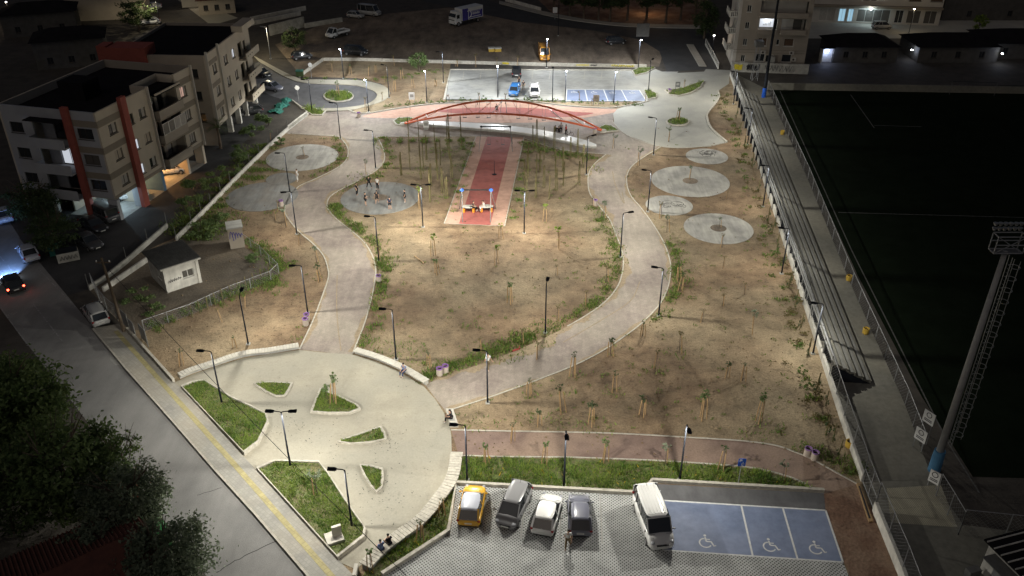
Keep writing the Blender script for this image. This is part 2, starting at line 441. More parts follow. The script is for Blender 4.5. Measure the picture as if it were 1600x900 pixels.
def kerb(pts, wd=.14, h=.10, name='kerb', m=None, off=0.0, z0=0.0):
    P = offset(pts, off) if off else pts
    o = MB().strip(offset(P, wd/2), offset(P, -wd/2), z0, z0+h).build(name, m or M['kerb'])
    o['kind'] = 'structure'
    return o

def ellipse(cx, cy, rx, n=40, ry=None):
    """ground circle whose centre and half width are read off in pixels"""
    c = W(cx, cy); r = (W(cx + rx, cy) - c).length
    return c, r, [Vector((c.x + r*math.cos(2*math.pi*k/n), c.y + r*math.sin(2*math.pi*k/n), 0)) for k in range(n)]

big = [(-420,10),(420,10),(420,620),(-420,620)]
tag(sheet('ground', big, 0.0, M['earth']), kind='structure')

# the park's bare soil
soil_px = [(199,517),(139,452),(205,402),(272,372),(420,223),(479,180),(511,178),(540,174),(690,158),(820,157),(960,168),(1110,112),(1139,112),
           (1166,191),(1191,275),(1243,434),(1316,661),(1347,753),(1404,900),(1420,960),(560,960),(540,900),(400,740),(276,600)]
sheet('park_soil', WP(soil_px), .004, M['soil'])
sheet('soil_plot', WP([(470,120),(500,95),(540,90),(704,100),(697,158),(640,168),(560,174),(545,170),(612,146),(596,131),(558,122)]), .008, M['soil'])

sheet('plot_soil', WP([(205,403),(272,374),(300,352),(335,342),(362,352),(374,382),(410,402),(434,428),(424,439),(360,463),(300,491),(228,517),(199,514),(141,455)]), .008, M['plot'])
# lower left street
kerb_px = [(30,370),(105,462),(147,514),(199.5,577),(278,665),(336,732),(400,802),(484,900),(540,965)]
street_left = [(-120,330),(0,480),(42,537),(110,625),(180,715),(250,805),(330,910),(380,975)]
kl = WP(kerb_px)
sheet('street', WP([(-220,150)] + street_left[1:]) + kl[::-1] + WP([(-60,230)]), .008, M['asphalt'])
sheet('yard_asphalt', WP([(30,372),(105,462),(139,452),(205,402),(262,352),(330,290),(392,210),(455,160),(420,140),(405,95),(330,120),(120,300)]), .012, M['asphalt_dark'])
inner = WP([(184,508),(199.5,517),(270,597),(283.5,608),(380.6,715),(400,735),(529,877),(557,905),(600,965)])
side_outer = WP([(147,514),(199.5,577),(278,665),(336,732),(400,802),(484,900),(540,965)])
MB().prism(side_outer + inner[::-1], 0, .13).build('sidewalk', M['sidewalk'])['kind'] = 'structure'
kerb(side_outer, .18, .135, off=-.10)
tl = WP([(181,517),(312,664),(400,764),(518,900),(555,945)], .13)
MB().strip(offset(tl, .21), offset(tl, -.21), .132, .138).build('tactile_paving', M['tactile'])['kind'] = 'structure'

# street markings, worn
def mark(a, b, wd=.12, m='worn_line', z=.013, name='road_marking'):
    P = [W(*a), W(*b)]
    o = MB().strip(offset(P, wd/2), offset(P, -wd/2), z-.003, z).build(name, M[m]); o['kind'] = 'structure'
mark((52,475),(98,534)); mark((12,414),(44,464)); mark((-5,395),(8,410))
for a, b in (((46,479),(53,478)),((59,494),(66,491)),((70,508),(77,505)),((80,523),(87,519)),((20,492),(27,488)),((33,520),(40,516)),((5,478),(12,474)),((12,493),(19,490)),((42,540),(48,536))):
    mark(a, b, .10)
mark((0,480),(42,537)); mark((60,420),(118,480), .1)
def crack(pts, r=.03, z=.0095):
    P = curve(WP(pts), 5)
    P = [Vector((p.x+random.uniform(-.06,.06), p.y+random.uniform(-.06,.06), 0)) for p in P]
    o = MB().strip(offset(P, r), offset(P, -r), z-.003, z+.002).build('road_crack', M['crack']); o['kind'] = 'structure'
crack([(338,895),(362,880),(395,862),(432,846)]); crack([(308,774),(330,767),(345,762)], .02)
tl = ellipse(176,558,5)[2]; sheet('street_patch', WP([(172,550),(176,546),(184,556),(193,569),(180,571),(172,562)]), .0125, M['concrete'])

# serpentine paths
L1 = [(529,213),(540,225),(544,236),(541,250),(526,263),(494,279),(466,292),(451,310),(445,329),(452,344),(468,363),(489,381),(505,399),(512,418),(513,434),(505,459),(489,501),(468,546)]
L2 = [(588,213),(596,226),(601,242),(598,256),(584,269),(557,284),(531,297),(515,308),(511,321),(515,331),(531,347),(552,363),(571,381),(583,402),(587,420),(586,436),(582,459),(571,501),(551,553)]
R1 = [(947,241),(929,256),(920,271),(919,289),(923,305),(937,323),(953,344),(963,368),(971,389),(974,410),(971,432),(963,451),(945,472),(916,493),(879,514),(842,532),(811,546),(762,565),(710,583),(664,600)]
R2 = [(1033,229),(1010,243),(989,258),(980,273),(980,291),(987,308),(1000,323),(1018,347),(1034,373),(1043,394),(1048,415),(1047,432),(1043,451),(1031,475),(1005,503),(974,527),(937,551),(895,572),(842,593),(790,612),(762,622),(697,643)]
l1, l2, r1, r2 = [curve(WP(q), 5) for q in (L1, L2, R1, R2)]
top_path = WP([(440,208),(482,210)]) + [l1[0]]
sheet('path', l1 + WP([(505,550),(550,556)]) + l2[::-1] + WP([(560,206)]), .012, M['path'])
sheet('path', r1 + WP([(680,622)]) + r2[::-1] + WP([(985,226)]), .012, M['path'])
cross = WP([(440,208),(482,211),(529,214),(588,214),(744,213),(819,215),(877,234),(947,242),(1034,230),(1024,226),(979,211),(958,192),(958,178),(974,171),(947,169),(882,165),(810,158),(697,161),(626,169),(568,178),(543,173),(511,176),(479,181)])
sheet('path_crossing', cross, .016, M['path'])
for e in (l1, l2, r2): kerb(e, .13, .05, z0=.0)
kerb(r1[:70], .13, .05)
kerb(curve(WP([(450,209),(482,210),(529,213)]),3), .12, .05); kerb(WP([(588,213.5),(744,213)]), .12, .05); kerb(curve(WP([(819,216),(877,234),(947,241)]),4), .12, .05)
# sand drifted over the path edges
def drift(P, side, wmax, seed, z=.0195):
    rnd = random.Random(seed); ph = [rnd.uniform(0,6.28) for _ in range(4)]
    Q = []
    for i in range(len(P)-1):
        for k in range(4): Q.append(P[i].lerp(P[i+1], k/4))
    out = []; acc = 0
    for i, p in enumerate(Q):
        if i: acc += (Q[i]-Q[i-1]).length
        v = .45 + .35*math.sin(acc*.35+ph[0]) + .22*math.sin(acc*.93+ph[1]) + .16*math.sin(acc*2.3+ph[2]) + .10*rnd.uniform(-1,1)
        out.append(max(.04, v*wmax))
    T = [(Q[min(i+1,len(Q)-1)]-Q[max(i-1,0)]).normalized() for i in range(len(Q))]
    R_ = [Vector((p.x-t_.y*side*w_, p.y+t_.x*side*w_, 0)) for p, t_, w_ in zip(Q, T, out)]
    o = MB().strip(Q, R_, .0135, z).build('sand_drift', M['sand']); o['kind'] = 'structure'
drift(l1, 1, .55, 1); drift(l2, -1, .6, 2); drift(r2, -1, .5, 3); drift(r1, 1, .9, 4); drift(r1[60:], 1, 1.5, 5, .0235)
# path wear lines
for pts in ([(527,430),(526,470),(528,510),(533,548)], [(957,268),(962,290),(975,318),(972,300)], [(1000,440),(985,470),(940,500),(880,535)]):
    P = curve(WP(pts), 6); o = MB().strip(offset(P,.05), offset(P,-.05), .015, .0215).build('path_seam', M['sand']); o['kind']='structure'

# plaza
plaza_px = [(270,599),(302,585),(341,572),(381,560),(420,554),(469,547),(505,551),(550,554),(584,564),(618,578),(644,593),(662,604),(680,624),(694,646),(702,662),(705,680),(706,711),(698,751),(679,780),(652,811),(620,836),(589,859),(557,890),(529,878),(400,736),(381,716),(283,608)]
sheet('plaza', WP(plaza_px), .020, M['plaza'])
mouth = [(381,714),(401,735)]
# lower brown path
b1 = curve(WP([(705,672),(790,674),(947,677),(1079,684),(1157,689),(1210,696),(1240,706),(1267,717),(1298,734),(1340,757)]), 5)
b2 = curve(WP([(717,712),(790,714),(895,715),(1026,720),(1118,726),(1180,732),(1232,745),(1259,757),(1272,766)]), 5)
sheet('path_brown', b1 + WP([(1364,800),(1300,790)]) + b2[::-1], .016, M['path_brown'])
kerb(b1, .12, .06); kerb(b2, .12, .06)
sheet('red_soil', WP([(1287,772),(1340,757),(1364,800),(1402,895),(1412,960),(1340,960),(1325,890),(1318,878),(1290,798)]), .024, M['red_soil'])

# lower parking lot
bay_dir = (W(1290,798) - W(1029,782)).normalized()
ang = math.atan2(bay_dir.y, bay_dir.x)
M['paver'] = grain(grain(grid_paver('paver', -ang - R(45)), .7, .78, 1.1, detail=8), 2.2, 1.02, .80, a=.58, b=.70, detail=8)
lot = WP([(713,759),(1000,774),(1029,782),(1036,860),(1317,879),(1328,905),(1350,960),(520,960),(597,900),(701,832)])
sheet('parking_lot', lot, .028, M['paver'])
sheet('parking_margin', WP([(1015,756),(1287,771),(1290,798),(1029,782)]), .030, M['asphalt_new'])
sheet('parking_bay', WP([(1029,782),(1290,798),(1317,879),(1036,860)]), .034, M['bay_blue'])
for a, b in (((1029,782),(1290,798)),((1036,860),(1317,879)),((1158,789.5),(1176,869)),((1223,794),(1246,874)),((1290,798),(1317,879)),((1029,782),(1036,860))):
    mark(a, b, .13, 'white_line', .040, 'bay_marking')
for a, b in (((763,765),(750,835)),((822,768),(814,842)),((878,770),(875,846)),((938,773),(941,850))):
    mark(a, b, .10, 'concrete', .0315, 'bay_marking')
def kerb_wall(pts, wd=.22, h=.30): return kerb(WP(pts), wd, h)
kerb_wall([(597,900),(701,832),(713,757),(1000,773),(1019,753),(1287,769)], .26, .32)

def access_symbol(px, py, s=1.0):
    """painted wheelchair user, flat on the bay"""
    c = W(px, py); u = bay_dir; v = Vector((-u.y, u.x, 0)); z = .041
    def p(x, y): q = c + u*x*s + v*y*s; return Vector((q.x, q.y, z))
    mb = MB()
    def line(P, wd):
        P = [p(*q) for q in P]; mb.strip(offset(P, wd/2), offset(P, -wd/2), z-.004, z)
    line([(-.12,.24)] + [(-.08+.36*math.cos(a), -.10+.36*math.sin(a)) for a in [R(d) for d in range(110, 331, 20)]], .10)
    line([(-.06,.36),(-.02,.02)], .12); line([(-.05,.2),(.22,.2)], .08); line([(-.02,.02),(.26,.02)], .11); line([(.26,.04),(.42,-.34)], .11); line([(.40,-.32),(.54,-.26)], .09)
    mb.prism([p(-.06+.09*math.cos(R(a)), .5+.09*math.sin(R(a))) for a in range(0,360,30)], z-.004, z)
    o = mb.build('access_symbol', M['white_line']); o['kind'] = 'structure'
for q in ((1104,847),(1204,853),(1276,857)): access_symbol(*q, 1.15)

# upper parking lot and forecourt
sheet('upper_lot', WP([(704,109),(987,110),(1000,112),(1060,112),(1010,158),(694,155)]), .016, M['concrete'])
fore = WP([(958,178),(965,170),(990,162),(1010,157),(1016,142),(990,119),(1000,117),(1024,108),(1042,115),(1100,112),(1103,108),(1141,110),(1139,131),(1122,142)]) + curve(WP([(1123,155),(1107,176),(1105,185),(1112,202),(1136,223)]),4) + WP([(1110,229),(1079,231),(1050,231),(1026,228),(979,211),(960,195)])
sheet('forecourt', fore, .022, M['forecourt'])
kerb(curve(WP([(1122,142),(1123,155),(1107,176),(1105,185),(1112,202),(1136,223)]),4), .25, .22)
kerb(curve(WP([(957,190),(979,211),(1026,228),(1079,231),(1136,223)]),4), .14, .06)
sheet('upper_bay', WP([(886,140),(999,141),(1010,158),(884,158)]), .028, M['bay_blue'])
for a, b in (((886,140),(999,141)),((884,158),(1010,158)),((886,140),(884,158)),((914,140),(918,158)),((943,140),(950,158)),((971,141),(980,158)),((999,141),(1010,158))):
    mark(a, b, .16, 'white_line', .034, 'bay_marking')
for q in ((897,144),(928,144.5),(957,145),(988,145)): access_symbol(*q, 1.1)
for x in range(725, 985, 27):
    mark((x, 111.5), (x-2, 124), .10, 'kerb', .0215, 'bay_marking')
kerb(WP([(694,156),(704,109),(987,110)]), .35, .14)
# beds of the upper planting strip
strip_bed = WP([(694,156),(810,157),(884,160),(1012,160),(990,163),(947,168),(882,164),(810,158.5),(697,161),(626,169),(568,178),(545,171),(600,160),(640,155)])
sheet('planting_bed', WP([(640,158),(694,157),(810,156.5),(884,159.5),(1012,159.5),(989,163),(947,168.5),(882,164.5),(810,158.5),(697,161),(626,169),(600,166)]), .020, M['soil'])
kerb(curve(WP([(543,172),(568,178),(626,169),(697,161),(810,158),(882,165),(947,169),(989,164),(1014,158)]),4), .2, .14)
# salmon and red safety surfaces
sheet('play_surface', curve(WP([(566,182),(626,170.5),(697,163),(810,160),(882,167),(947,170.5),(972,172.5),(926,182),(869,190),(790,192),(700,190),(618,185)]),4,True), .020, M['rubber_pink'])
sheet('play_surface_red', curve(WP([(680,173),(740,168.5),(800,168),(860,171),(900,175),(928,177),(890,183),(830,182),(760,178),(710,177)]),4,True), .024, M['rubber_red'])
sheet('play_strip', WP([(744,213.5),(694,349.5),(788.5,353.5),(819,215)]), .020, M['rubber_pink'])
sheet('play_strip_red', WP([(761,213.7),(717,350.5),(766,352.5),(800,214.6)]), .024, M['rubber_red'])
kerb(WP([(744,213),(694,349.5),(788.5,353.5),(819,214)]), .1, .06)

# cul-de-sac with its ring pavement
ring_out = curve(WP([(395,87),(461,121),(495,125),(558,126),(595,133),(609,144),(601,157),(568,168),(542,173),(505,174)]),5)
ring_in = curve(WP([(404,97),(450,123),(487,131),(553,134),(582,142),(589,151),(574,163),(537,169),(510,170),(490,169.5)]),5)
n_ = min(len(ring_out), len(ring_in))
MB().strip(ring_out[:n_], ring_in[:n_], 0, .12).build('ring_pavement', M['plaza'])['kind'] = 'structure'
sheet('cul_de_sac', ring_in + WP([(456,160),(424,150),(404,140),(395,120),(398,100)]), .020, M['asphalt_new'])
kerb(curve(WP([(456,157),(480,176),(479,181)]),3), .25, .2)

# land beyond: dirt lot, street and pavement further up
sheet('dirt_lot', WP([(430,70),(520,30),(700,12),(800,18),(1000,50),(1040,70),(1030,104),(700,100),(500,95),(470,118)]), .004, M['dirt'])
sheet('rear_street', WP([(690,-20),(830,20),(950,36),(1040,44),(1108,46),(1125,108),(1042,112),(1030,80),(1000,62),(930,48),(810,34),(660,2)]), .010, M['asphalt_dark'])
rp = curve(WP([(780,6),(860,26),(930,37),(1000,43),(1108,45)]),4); rq = curve(WP([(780,2),(862,21),(932,33),(1000,38),(1108,40)]),4)
MB().strip(rp, rq, 0, .14).build('rear_pavement', M['sidewalk'])['kind'] = 'structure'
sheet('grove_soil', WP([(800,-40),(862,20),(932,32),(1000,37.5),(1106,39.5),(1106,-40)]), .006, M['red_soil'])
rp = WP([(1078,70),(1098,104)]); MB().strip(offset(rp,.7), offset(rp,-.7), 0, .12).build('rear_pavement', M['sidewalk'])['kind'] = 'structure'
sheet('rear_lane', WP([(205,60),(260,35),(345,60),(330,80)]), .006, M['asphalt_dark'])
sheet('back_lane', WP([(265,-10),(300,0),(372,28),(330,40)]), .008, M['plaza'])
sheet('shop_forecourt', WP([(1255,30),(1260,60),(1420,60),(1600,75),(1600,30),(1465,28)]), .006, M['forecourt'])

# football ground
sheet('walkway', WP([(1145,113),(1199,140),(1262,280),(1330,446),(1414,632),(1452,735),(1500,840),(1540,960),(1420,960),(1404,895),(1347,753),(1316,661),(1243,434),(1191,275)]), .008, M['walkway'])
sheet('lower_yard', WP([(1385,760),(1452,745),(1505,820),(1640,838),(1700,980),(1425,980)]), .012, M['walkway'])
deck = sheet('timber_ramp', WP([(1385,763),(1470,758),(1496,824),(1392,817)]), .016, joints(mat('deck', (.40,.375,.28), (.31,.29,.22), scale=.8), 6.0, .14, R(82), .45, .02))
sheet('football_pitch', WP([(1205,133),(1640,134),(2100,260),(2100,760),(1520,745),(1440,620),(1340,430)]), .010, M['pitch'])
def pline(a, b, wd=.12): mark(a, b, wd, 'pitch_line', .016, 'pitch_line')
pline((1219,143),(1330,390)); pline((1330,390),(1480,690)); pline((1480,690),(1530,770)); pline((1329,148),(1366,200)); pline((1366,196),(1440,198)); pline((1310,332),(1600,340))

# concrete discs with their planting holes
DISCS = [(472.5,246,55.5,'pad',10), (410,307,55,'pad_dark',0), (440,280,24,'pad_dark',0), (594,309,61,'pad_dark',12), (1104.5,244.5,32.5,'pad',0), (1078.5,283,60.5,'pad',12), (1045.5,321,36.5,'pad',0), (1122.5,357,53.5,'pad',12.5)]  # second and third discs: night shade put into the concrete colour
DW = []
for cx, cy, rx, mn, hole in DISCS:
    c, r, P = ellipse(cx, cy, rx); DW.append((c.x, c.y, r))
    o = MB().prism(P, 0, .065 if rx == 24 else .05).build('concrete_disc', M[mn]); o['kind'] = 'structure'
    if hole:
        c, r, P = ellipse(cx, cy, hole, 20)
        h_ = MB().prism(P, 0, .056).build('planting_hole', M['weed'] if False else M['dirt']); h_['kind'] = 'structure'

# looping tyre scrawls on two of the discs
def scrawl(cx, cy, rx, n, seed):
    rnd = random.Random(seed)
    for q in range(n):
        a0 = rnd.uniform(0,6.28); ox, oy = rnd.gauss(0,rx*.3), rnd.gauss(0,rx*.12); r0 = rx*rnd.uniform(.12,.42); sw = rnd.uniform(2,6)
        Q = curve(WP([(cx+ox+r0*(1+.3*k/6)*math.cos(a0+sw*k/6), cy+oy+.4*r0*math.sin(a0+sw*k/6)) for k in range(7)]), 4)
        o = MB().strip(offset(Q,.035), offset(Q,-.035), .0505+.0004*q, .0525+.0004*q).build('tyre_mark', M['crack']); o['kind'] = 'structure'
scrawl(1102,241,20,12,2); scrawl(1052,321,24,9,3)
# ================================================================ GREEN STUFF
from mathutils import noise as mnoise
def inside(p, poly):
    x, y = p[0], p[1]; c = False; j = len(poly) - 1
    for i in range(len(poly)):
        a, b = poly[i], poly[j]
        if (a[1] > y) != (b[1] > y) and x < (b[0]-a[0])*(y-a[1])/(b[1]-a[1]) + a[0]: c = not c
        j = i
    return c

def blade(mb, x, y, z, h, wd, mi=0):
    a = random.uniform(0, 6.283); dx, dy = math.cos(a)*wd/2, math.sin(a)*wd/2
    lx, ly = random.gauss(0, h*.45), random.gauss(0, h*.45)
    mb.add([(x-dx, y-dy, z), (x+dx, y+dy, z), (x+lx+dx*.4, y+ly+dy*.4, z+h), (x+lx-dx*.4, y+ly-dy*.4, z+h*.92)], [(0,1,2,3)], mi)

def grass_patch(name, label, poly, z, dens, h, wd, mats, cat='grass', parent=None, mixw=(.62,.33,.05)):
    xs = [p[0] for p in poly]; ys = [p[1] for p in poly]
    area = (max(xs)-min(xs))*(max(ys)-min(ys))
    mb = MB()
    cl = [(random.uniform(min(xs),max(xs)), random.uniform(min(ys),max(ys)), random.uniform(.6,1.5)) for _ in range(max(4,int(area/3)))]
    for _ in range(int(area*dens)):
        p = (random.uniform(min(xs),max(xs)), random.uniform(min(ys),max(ys)))
        if not inside(p, poly): continue
        k = min(cl, key=lambda c: (c[0]-p[0])**2+(c[1]-p[1])**2)
        d = math.hypot(k[0]-p[0], k[1]-p[1])
        s = .55 + .6*max(0, 1-d/1.1)*k[2]
        nv = mnoise.noise((p[0]*.55, p[1]*.55, 3.1)) + .5*mnoise.noise((p[0]*1.6, p[1]*1.6, 7.7))
        if nv < -.30 and random.random() < .75: continue
        mw = [mixw[0]*(1.6 if nv > .1 else .7), mixw[1]*(.5 if nv > .1 else 1.3), mixw[2]*(3.0 if nv < -.15 else .7)] + list(mixw[3:])
        mi = random.choices(range(len(mats)), mw[:len(mats)])[0]
        blade(mb, p[0], p[1], z, h*s*random.uniform(.5,1.25), wd*random.uniform(.6,1.3), mi)
    o = mb.build(name, mats, parent)
    return tag(o, label, cat, kind='stuff')

GR = [M['grass'], M['grass_dark'], M['dry']]
def bed(label, px, dens=230, h=.2, kh=.35, kw=.22, z=.22):
    """kerbed planting bed filled with earth and rough grass"""
    P = WP(px); ring = P + [P[0]]
    t = thing('planter_bed', label, 'planter', loc=(0,0,0))
    cen = sum(P, Vector())/len(P)
    cur = P
    inn = [p + (cen-p).normalized()*kw for p in cur]
    n = len(cur); mb = MB()
    vs = [(p.x,p.y,0) for p in cur]+[(p.x,p.y,kh) for p in cur]+[(p.x,p.y,kh) for p in inn]+[(p.x,p.y,z-.05) for p in inn]
    fs = []
    for i in range(n):
        j = (i+1)%n
        fs += [(i,j,n+j,n+i),(n+i,n+j,2*n+j,2*n+i),(2*n+i,2*n+j,3*n+j,3*n+i)]
    mb.add(vs, fs).build('kerb_wall', M['kerb'], t)
    sheet('bed_soil', [p for p in inn], z-.02, M['turf'], t)
    g = grass_patch('grass', None, inn, z-.02, dens, h, .06, GR, None, t)
    g['kind'] = 'stuff'
    return t
bed('long left kerbed bed of rough grass beside the tiled pavement, lamp at its middle', [(283,607),(300,600),(318,597),(340,610),(362,623),(392,637),(418,651),(421,663),(405,695),(382,712)])
bed('large kerbed grass bed at the street corner holding the small white monument', [(401,735),(428,723),(498,724),(512,740),(545,790),(572,830),(570,843),(528,876)])
bed('small leaf-shaped grass bed with the worn kerb at the top of the plaza', [(396,600),(420,597),(458,599),(452,612),(446,620),(432,621),(412,612)], kh=.12, z=.12)
bed('triangular grass bed with the small tree in the middle of the plaza', [(500,609),(494,622),(485,646),(515,649),(548,648),(564,641),(560,635),(530,620)], kh=.22, z=.16)
bed('narrow wedge-shaped grass bed right of the twin-arm lamp', [(596,668),(570,676),(527,692),(545,696),(578,695),(605,688),(602,678)], kh=.2, z=.15)
bed('smallest wedge-shaped grass bed nearest the curved plank bench', [(562,728),(580,729),(599,734),(600,750),(597,765),(589,772),(580,763),(568,745)], kh=.22, z=.16)
bed('round grass island in the cul-de-sac', [(529+24*math.cos(R(a)), 151+9*math.sin(R(a))) for a in range(0,360,24)], dens=60, h=.5, kh=.2, z=.16)
bed('small round planted island with a young tree on the pale forecourt', [(1059+18.5*math.cos(R(a)), 191+6.5*math.sin(R(a))) for a in range(0,360,24)], dens=60, h=.35, kh=.2, z=.16)
bed('crescent-shaped bed between forecourt and upper car park entrance', [(1038,142),(1045,149),(1060,151),(1080,146),(1096,136),(1100,127),(1085,132),(1066,138),(1052,141)], dens=45, h=.4, kh=.2, z=.16)
bed('small kerbed bed at the right end of the blue upper bays', [(1006,142),(1016,141),(1027,148),(1026,154),(1012,156)], dens=60, h=.4, kh=.2, z=.16)
bed('triangular corner bed at the top right of the upper car park', [(987,111),(1000,106),(1024,107),(1010,115),(992,119)], dens=60, h=.4, kh=.2, z=.16)
bed('teardrop bed at the left foot of the red arches', [(614,190),(622,185),(640,184),(652,187),(645,193),(632,197),(619,196)], dens=50, h=.3, kh=.18, z=.14)
bed('low green bed at the right foot of the red arches', [(934,201),(944,196),(956,197),(968,205),(950,207),(938,208)], dens=60, h=.3, kh=.18, z=.14)
bed('shrubby corner bed beside the lattice wall end and cul-de-sac', [(470,170),(482,168),(500,172),(509,175),(504,181),(488,181)], dens=60, h=.7, kh=.2, z=.16)

# the long grass strip behind the lower car park
gp = WP([(716,714),(790,716),(895,717),(1026,722),(1118,728),(1180,734),(1232,747),(1262,760),(1285,767),(1019,750),(1000,770),(714,755)])
sheet('strip_turf', gp, .019, M['turf'])
grass_patch('grass_strip', 'long strip of weedy green grass behind the parked cars', gp, .02, 130, .36, .07, [M['grass'], M['grass_dark'], M['dry'], M['flower']], mixw=(.58,.37,.04,.01))
gp = WP([(711,752),(706,790),(699,830),(596,898),(560,930),(540,930),(580,885),(622,850),(660,815),(685,785),(700,760)])
sheet('strip_turf', gp, .019, M['turf'])
grass_patch('grass_strip', 'curved weedy grass bank between plank bench and car park kerb', gp, .02, 130, .32, .07, [M['grass'], M['grass_dark'], M['dry'], M['flower']], mixw=(.6,.32,.05,.03))

# weeds scattered on the soil
mb = MB()
def weed_at(px, py, r, n=None, h=.22):
    c = W(px, py)
    for _ in range(n or int(26*r*r+8)):
        a, d = random.uniform(0,6.283), r*math.sqrt(random.random())
        blade(mb, c.x+math.cos(a)*d*1.2, c.y+math.sin(a)*d, .0, h*random.uniform(.5,1.4), .09, random.choices((0,1,2),(.6,.25,.15))[0])
def weeds_along(pts, side, spread, n, r=.6):
    P = curve(WP(pts), 8)
    for _ in range(n):
        i = random.randrange(len(P)-1); t = (P[i+1]-P[i]).normalized()
        d = side*(.35+abs(random.gauss(0, spread)))
        p = P[i] + Vector((-t.y, t.x, 0))*d
        if any((p.x-q[0])**2+(p.y-q[1])**2 < (q[2]+.3)**2 for q in DW): continue
        for _ in range(random.randint(6, 26)):
            a, q = random.uniform(0,6.283), r*random.random()
            blade(mb, p.x+math.cos(a)*q, p.y+math.sin(a)*q, 0, random.uniform(.1,.32), .09, random.choices((0,1,2),(.6,.25,.15))[0])
weeds_along(L2[8:], 1, .7, 210); weeds_along(R1[5:], -1, .7, 170); weeds_along(R1[15:], -1, 1.0, 130); weeds_along(R2[8:15], 1, .9, 80); weeds_along(L2[:8], 1, .7, 60)
weeds_along(L1[:6], -1, .9, 50, .7); weeds_along([(588,216),(740,215)], -1, 1.0, 60); weeds_along([(822,220),(877,236),(945,244)], -1, .9, 60)
weeds_along([(1130,150),(1166,230),(1200,340),(1240,470),(1310,690)], -1, .9, 90, .5)
weeds_along([(420,232),(330,322),(280,378)], 1, 2.2, 320, .9); weeds_along([(420,228),(330,318),(280,372)], -1, 1.2, 160, .9); weeds_along([(430,300),(400,260),(420,225)], 1, 2, 60, .9)
weeds_along([(430,430),(380,445),(210,512)], 1, .9, 170, .6); weeds_along([(376,380),(408,402),(434,428)], 1, .8, 120, .6); weeds_along([(1205,690),(1290,725),(1330,750)], 1, 1.0, 40, .6)
weeds_along([(480,120),(600,120),(690,105)], -1, 1.2, 45, .6); weeds_along([(720,330),(735,260),(745,220)], 1, .8, 40); weeds_along([(792,350),(805,280),(815,225)], -1, .8, 30)
for q in ((853,512,1.5),(733,508,.9),(650,540,1.0),(600,545,1.6),(640,560,1.5),(800,553,1.6),(845,535,1.3),(790,560,1.2),(930,265,1.3),(840,225,1.6),(905,240,1.0),(690,235,1.6),(600,230,1.0),(560,275,1.5),(1190,655,.8),(1180,680,1.2),(885,612,.8),(903,588,.8),(828,617,.7),(958,612,1.0),(1025,578,1.0),(1057,553,1.0),(930,668,1.6),(870,660,1.2),(820,655,1.0),(750,660,1.4),(1127,512,.5),(470,510,.5),(461,530,.6),(462,462,.4),(424,332,.7),(530,335,.8),(563,355,.8),(1003,307,.5),(1059,394,1.2),(1052,430,1.4),(1050,460,1.0),(955,360,1.2),(965,390,1.3),(967,410,1.0),(700,240,1.2),(660,265,1),(850,235,1.4),(870,245,1),(366,455,1.2),(420,420,1.4)):
    weed_at(q[0], q[1], q[2])
for _ in range(700):
    x, y = random.uniform(480,1240), random.uniform(225,700)
    p = W(x, y)
    if inside((x,y), L1[:]+L2[::-1]) or inside((x,y), R1+R2[::-1]) or inside((x,y), plaza_px) or inside((x,y),[(744,213),(694,350),(789,354),(819,214)]): continue
    if not inside((x,y), soil_px) or (y > 670) or any(((x-d[0])/d[2])**2+((y-d[1])/(d[2]*.42))**2 < 1.05 for d in DISCS): continue
    weed_at(x, y, .22, random.randint(3,10), .12)
tag(mb.build('weeds', [M['weed'], M['grass'], M['dry']]), 'scattered green weeds along path edges and across the bare soil', 'weeds', kind='stuff')
# small stones and clods lying on the soil
mb = MB()
for _ in range(3200):
    x, y = random.uniform(230,1340), random.uniform(200,740)
    if not inside((x,y), soil_px) or inside((x,y), L1+L2[::-1]) or inside((x,y), R1+R2[::-1]) or inside((x,y), plaza_px): continue
    p = W(x,y); s = random.choice((.05,.07,.09,.14))*random.uniform(.6,1.2)
    mb.add([(p.x-s,p.y,0),(p.x+s*.7,p.y-s*.8,0),(p.x+s*.6,p.y+s*.8,0),(p.x+s*.1,p.y,s*.9)], [(0,1,3),(1,2,3),(2,0,3)])
tag(mb.build('stones', M['soil']), 'small clods and stones strewn over the bare park soil', 'stones', kind='stuff')
# dark leaf litter on the plaza
mb = MB()
for _ in range(330):
    x, y = random.choice([(random.gauss(590,25), random.gauss(770,22)), (random.gauss(470,30), random.gauss(670,16)), (random.uniform(420,690), random.uniform(580,820)), (random.gauss(600,14), random.gauss(690,10))])
    if not inside((x,y), plaza_px): continue
    p = W(x,y); a = random.uniform(0,6.28); s = random.uniform(.02,.07)
    mb.add([(p.x+s*math.cos(a),p.y+s*math.sin(a),.03),(p.x-s*math.sin(a),p.y+s*math.cos(a),.05),(p.x-s*math.cos(a),p.y-s*math.sin(a),.03)], [(0,1,2)])
tag(mb.build('leaf_litter', M['crack']), 'dark dry leaf litter blown over the pale plaza', 'leaves', kind='stuff')

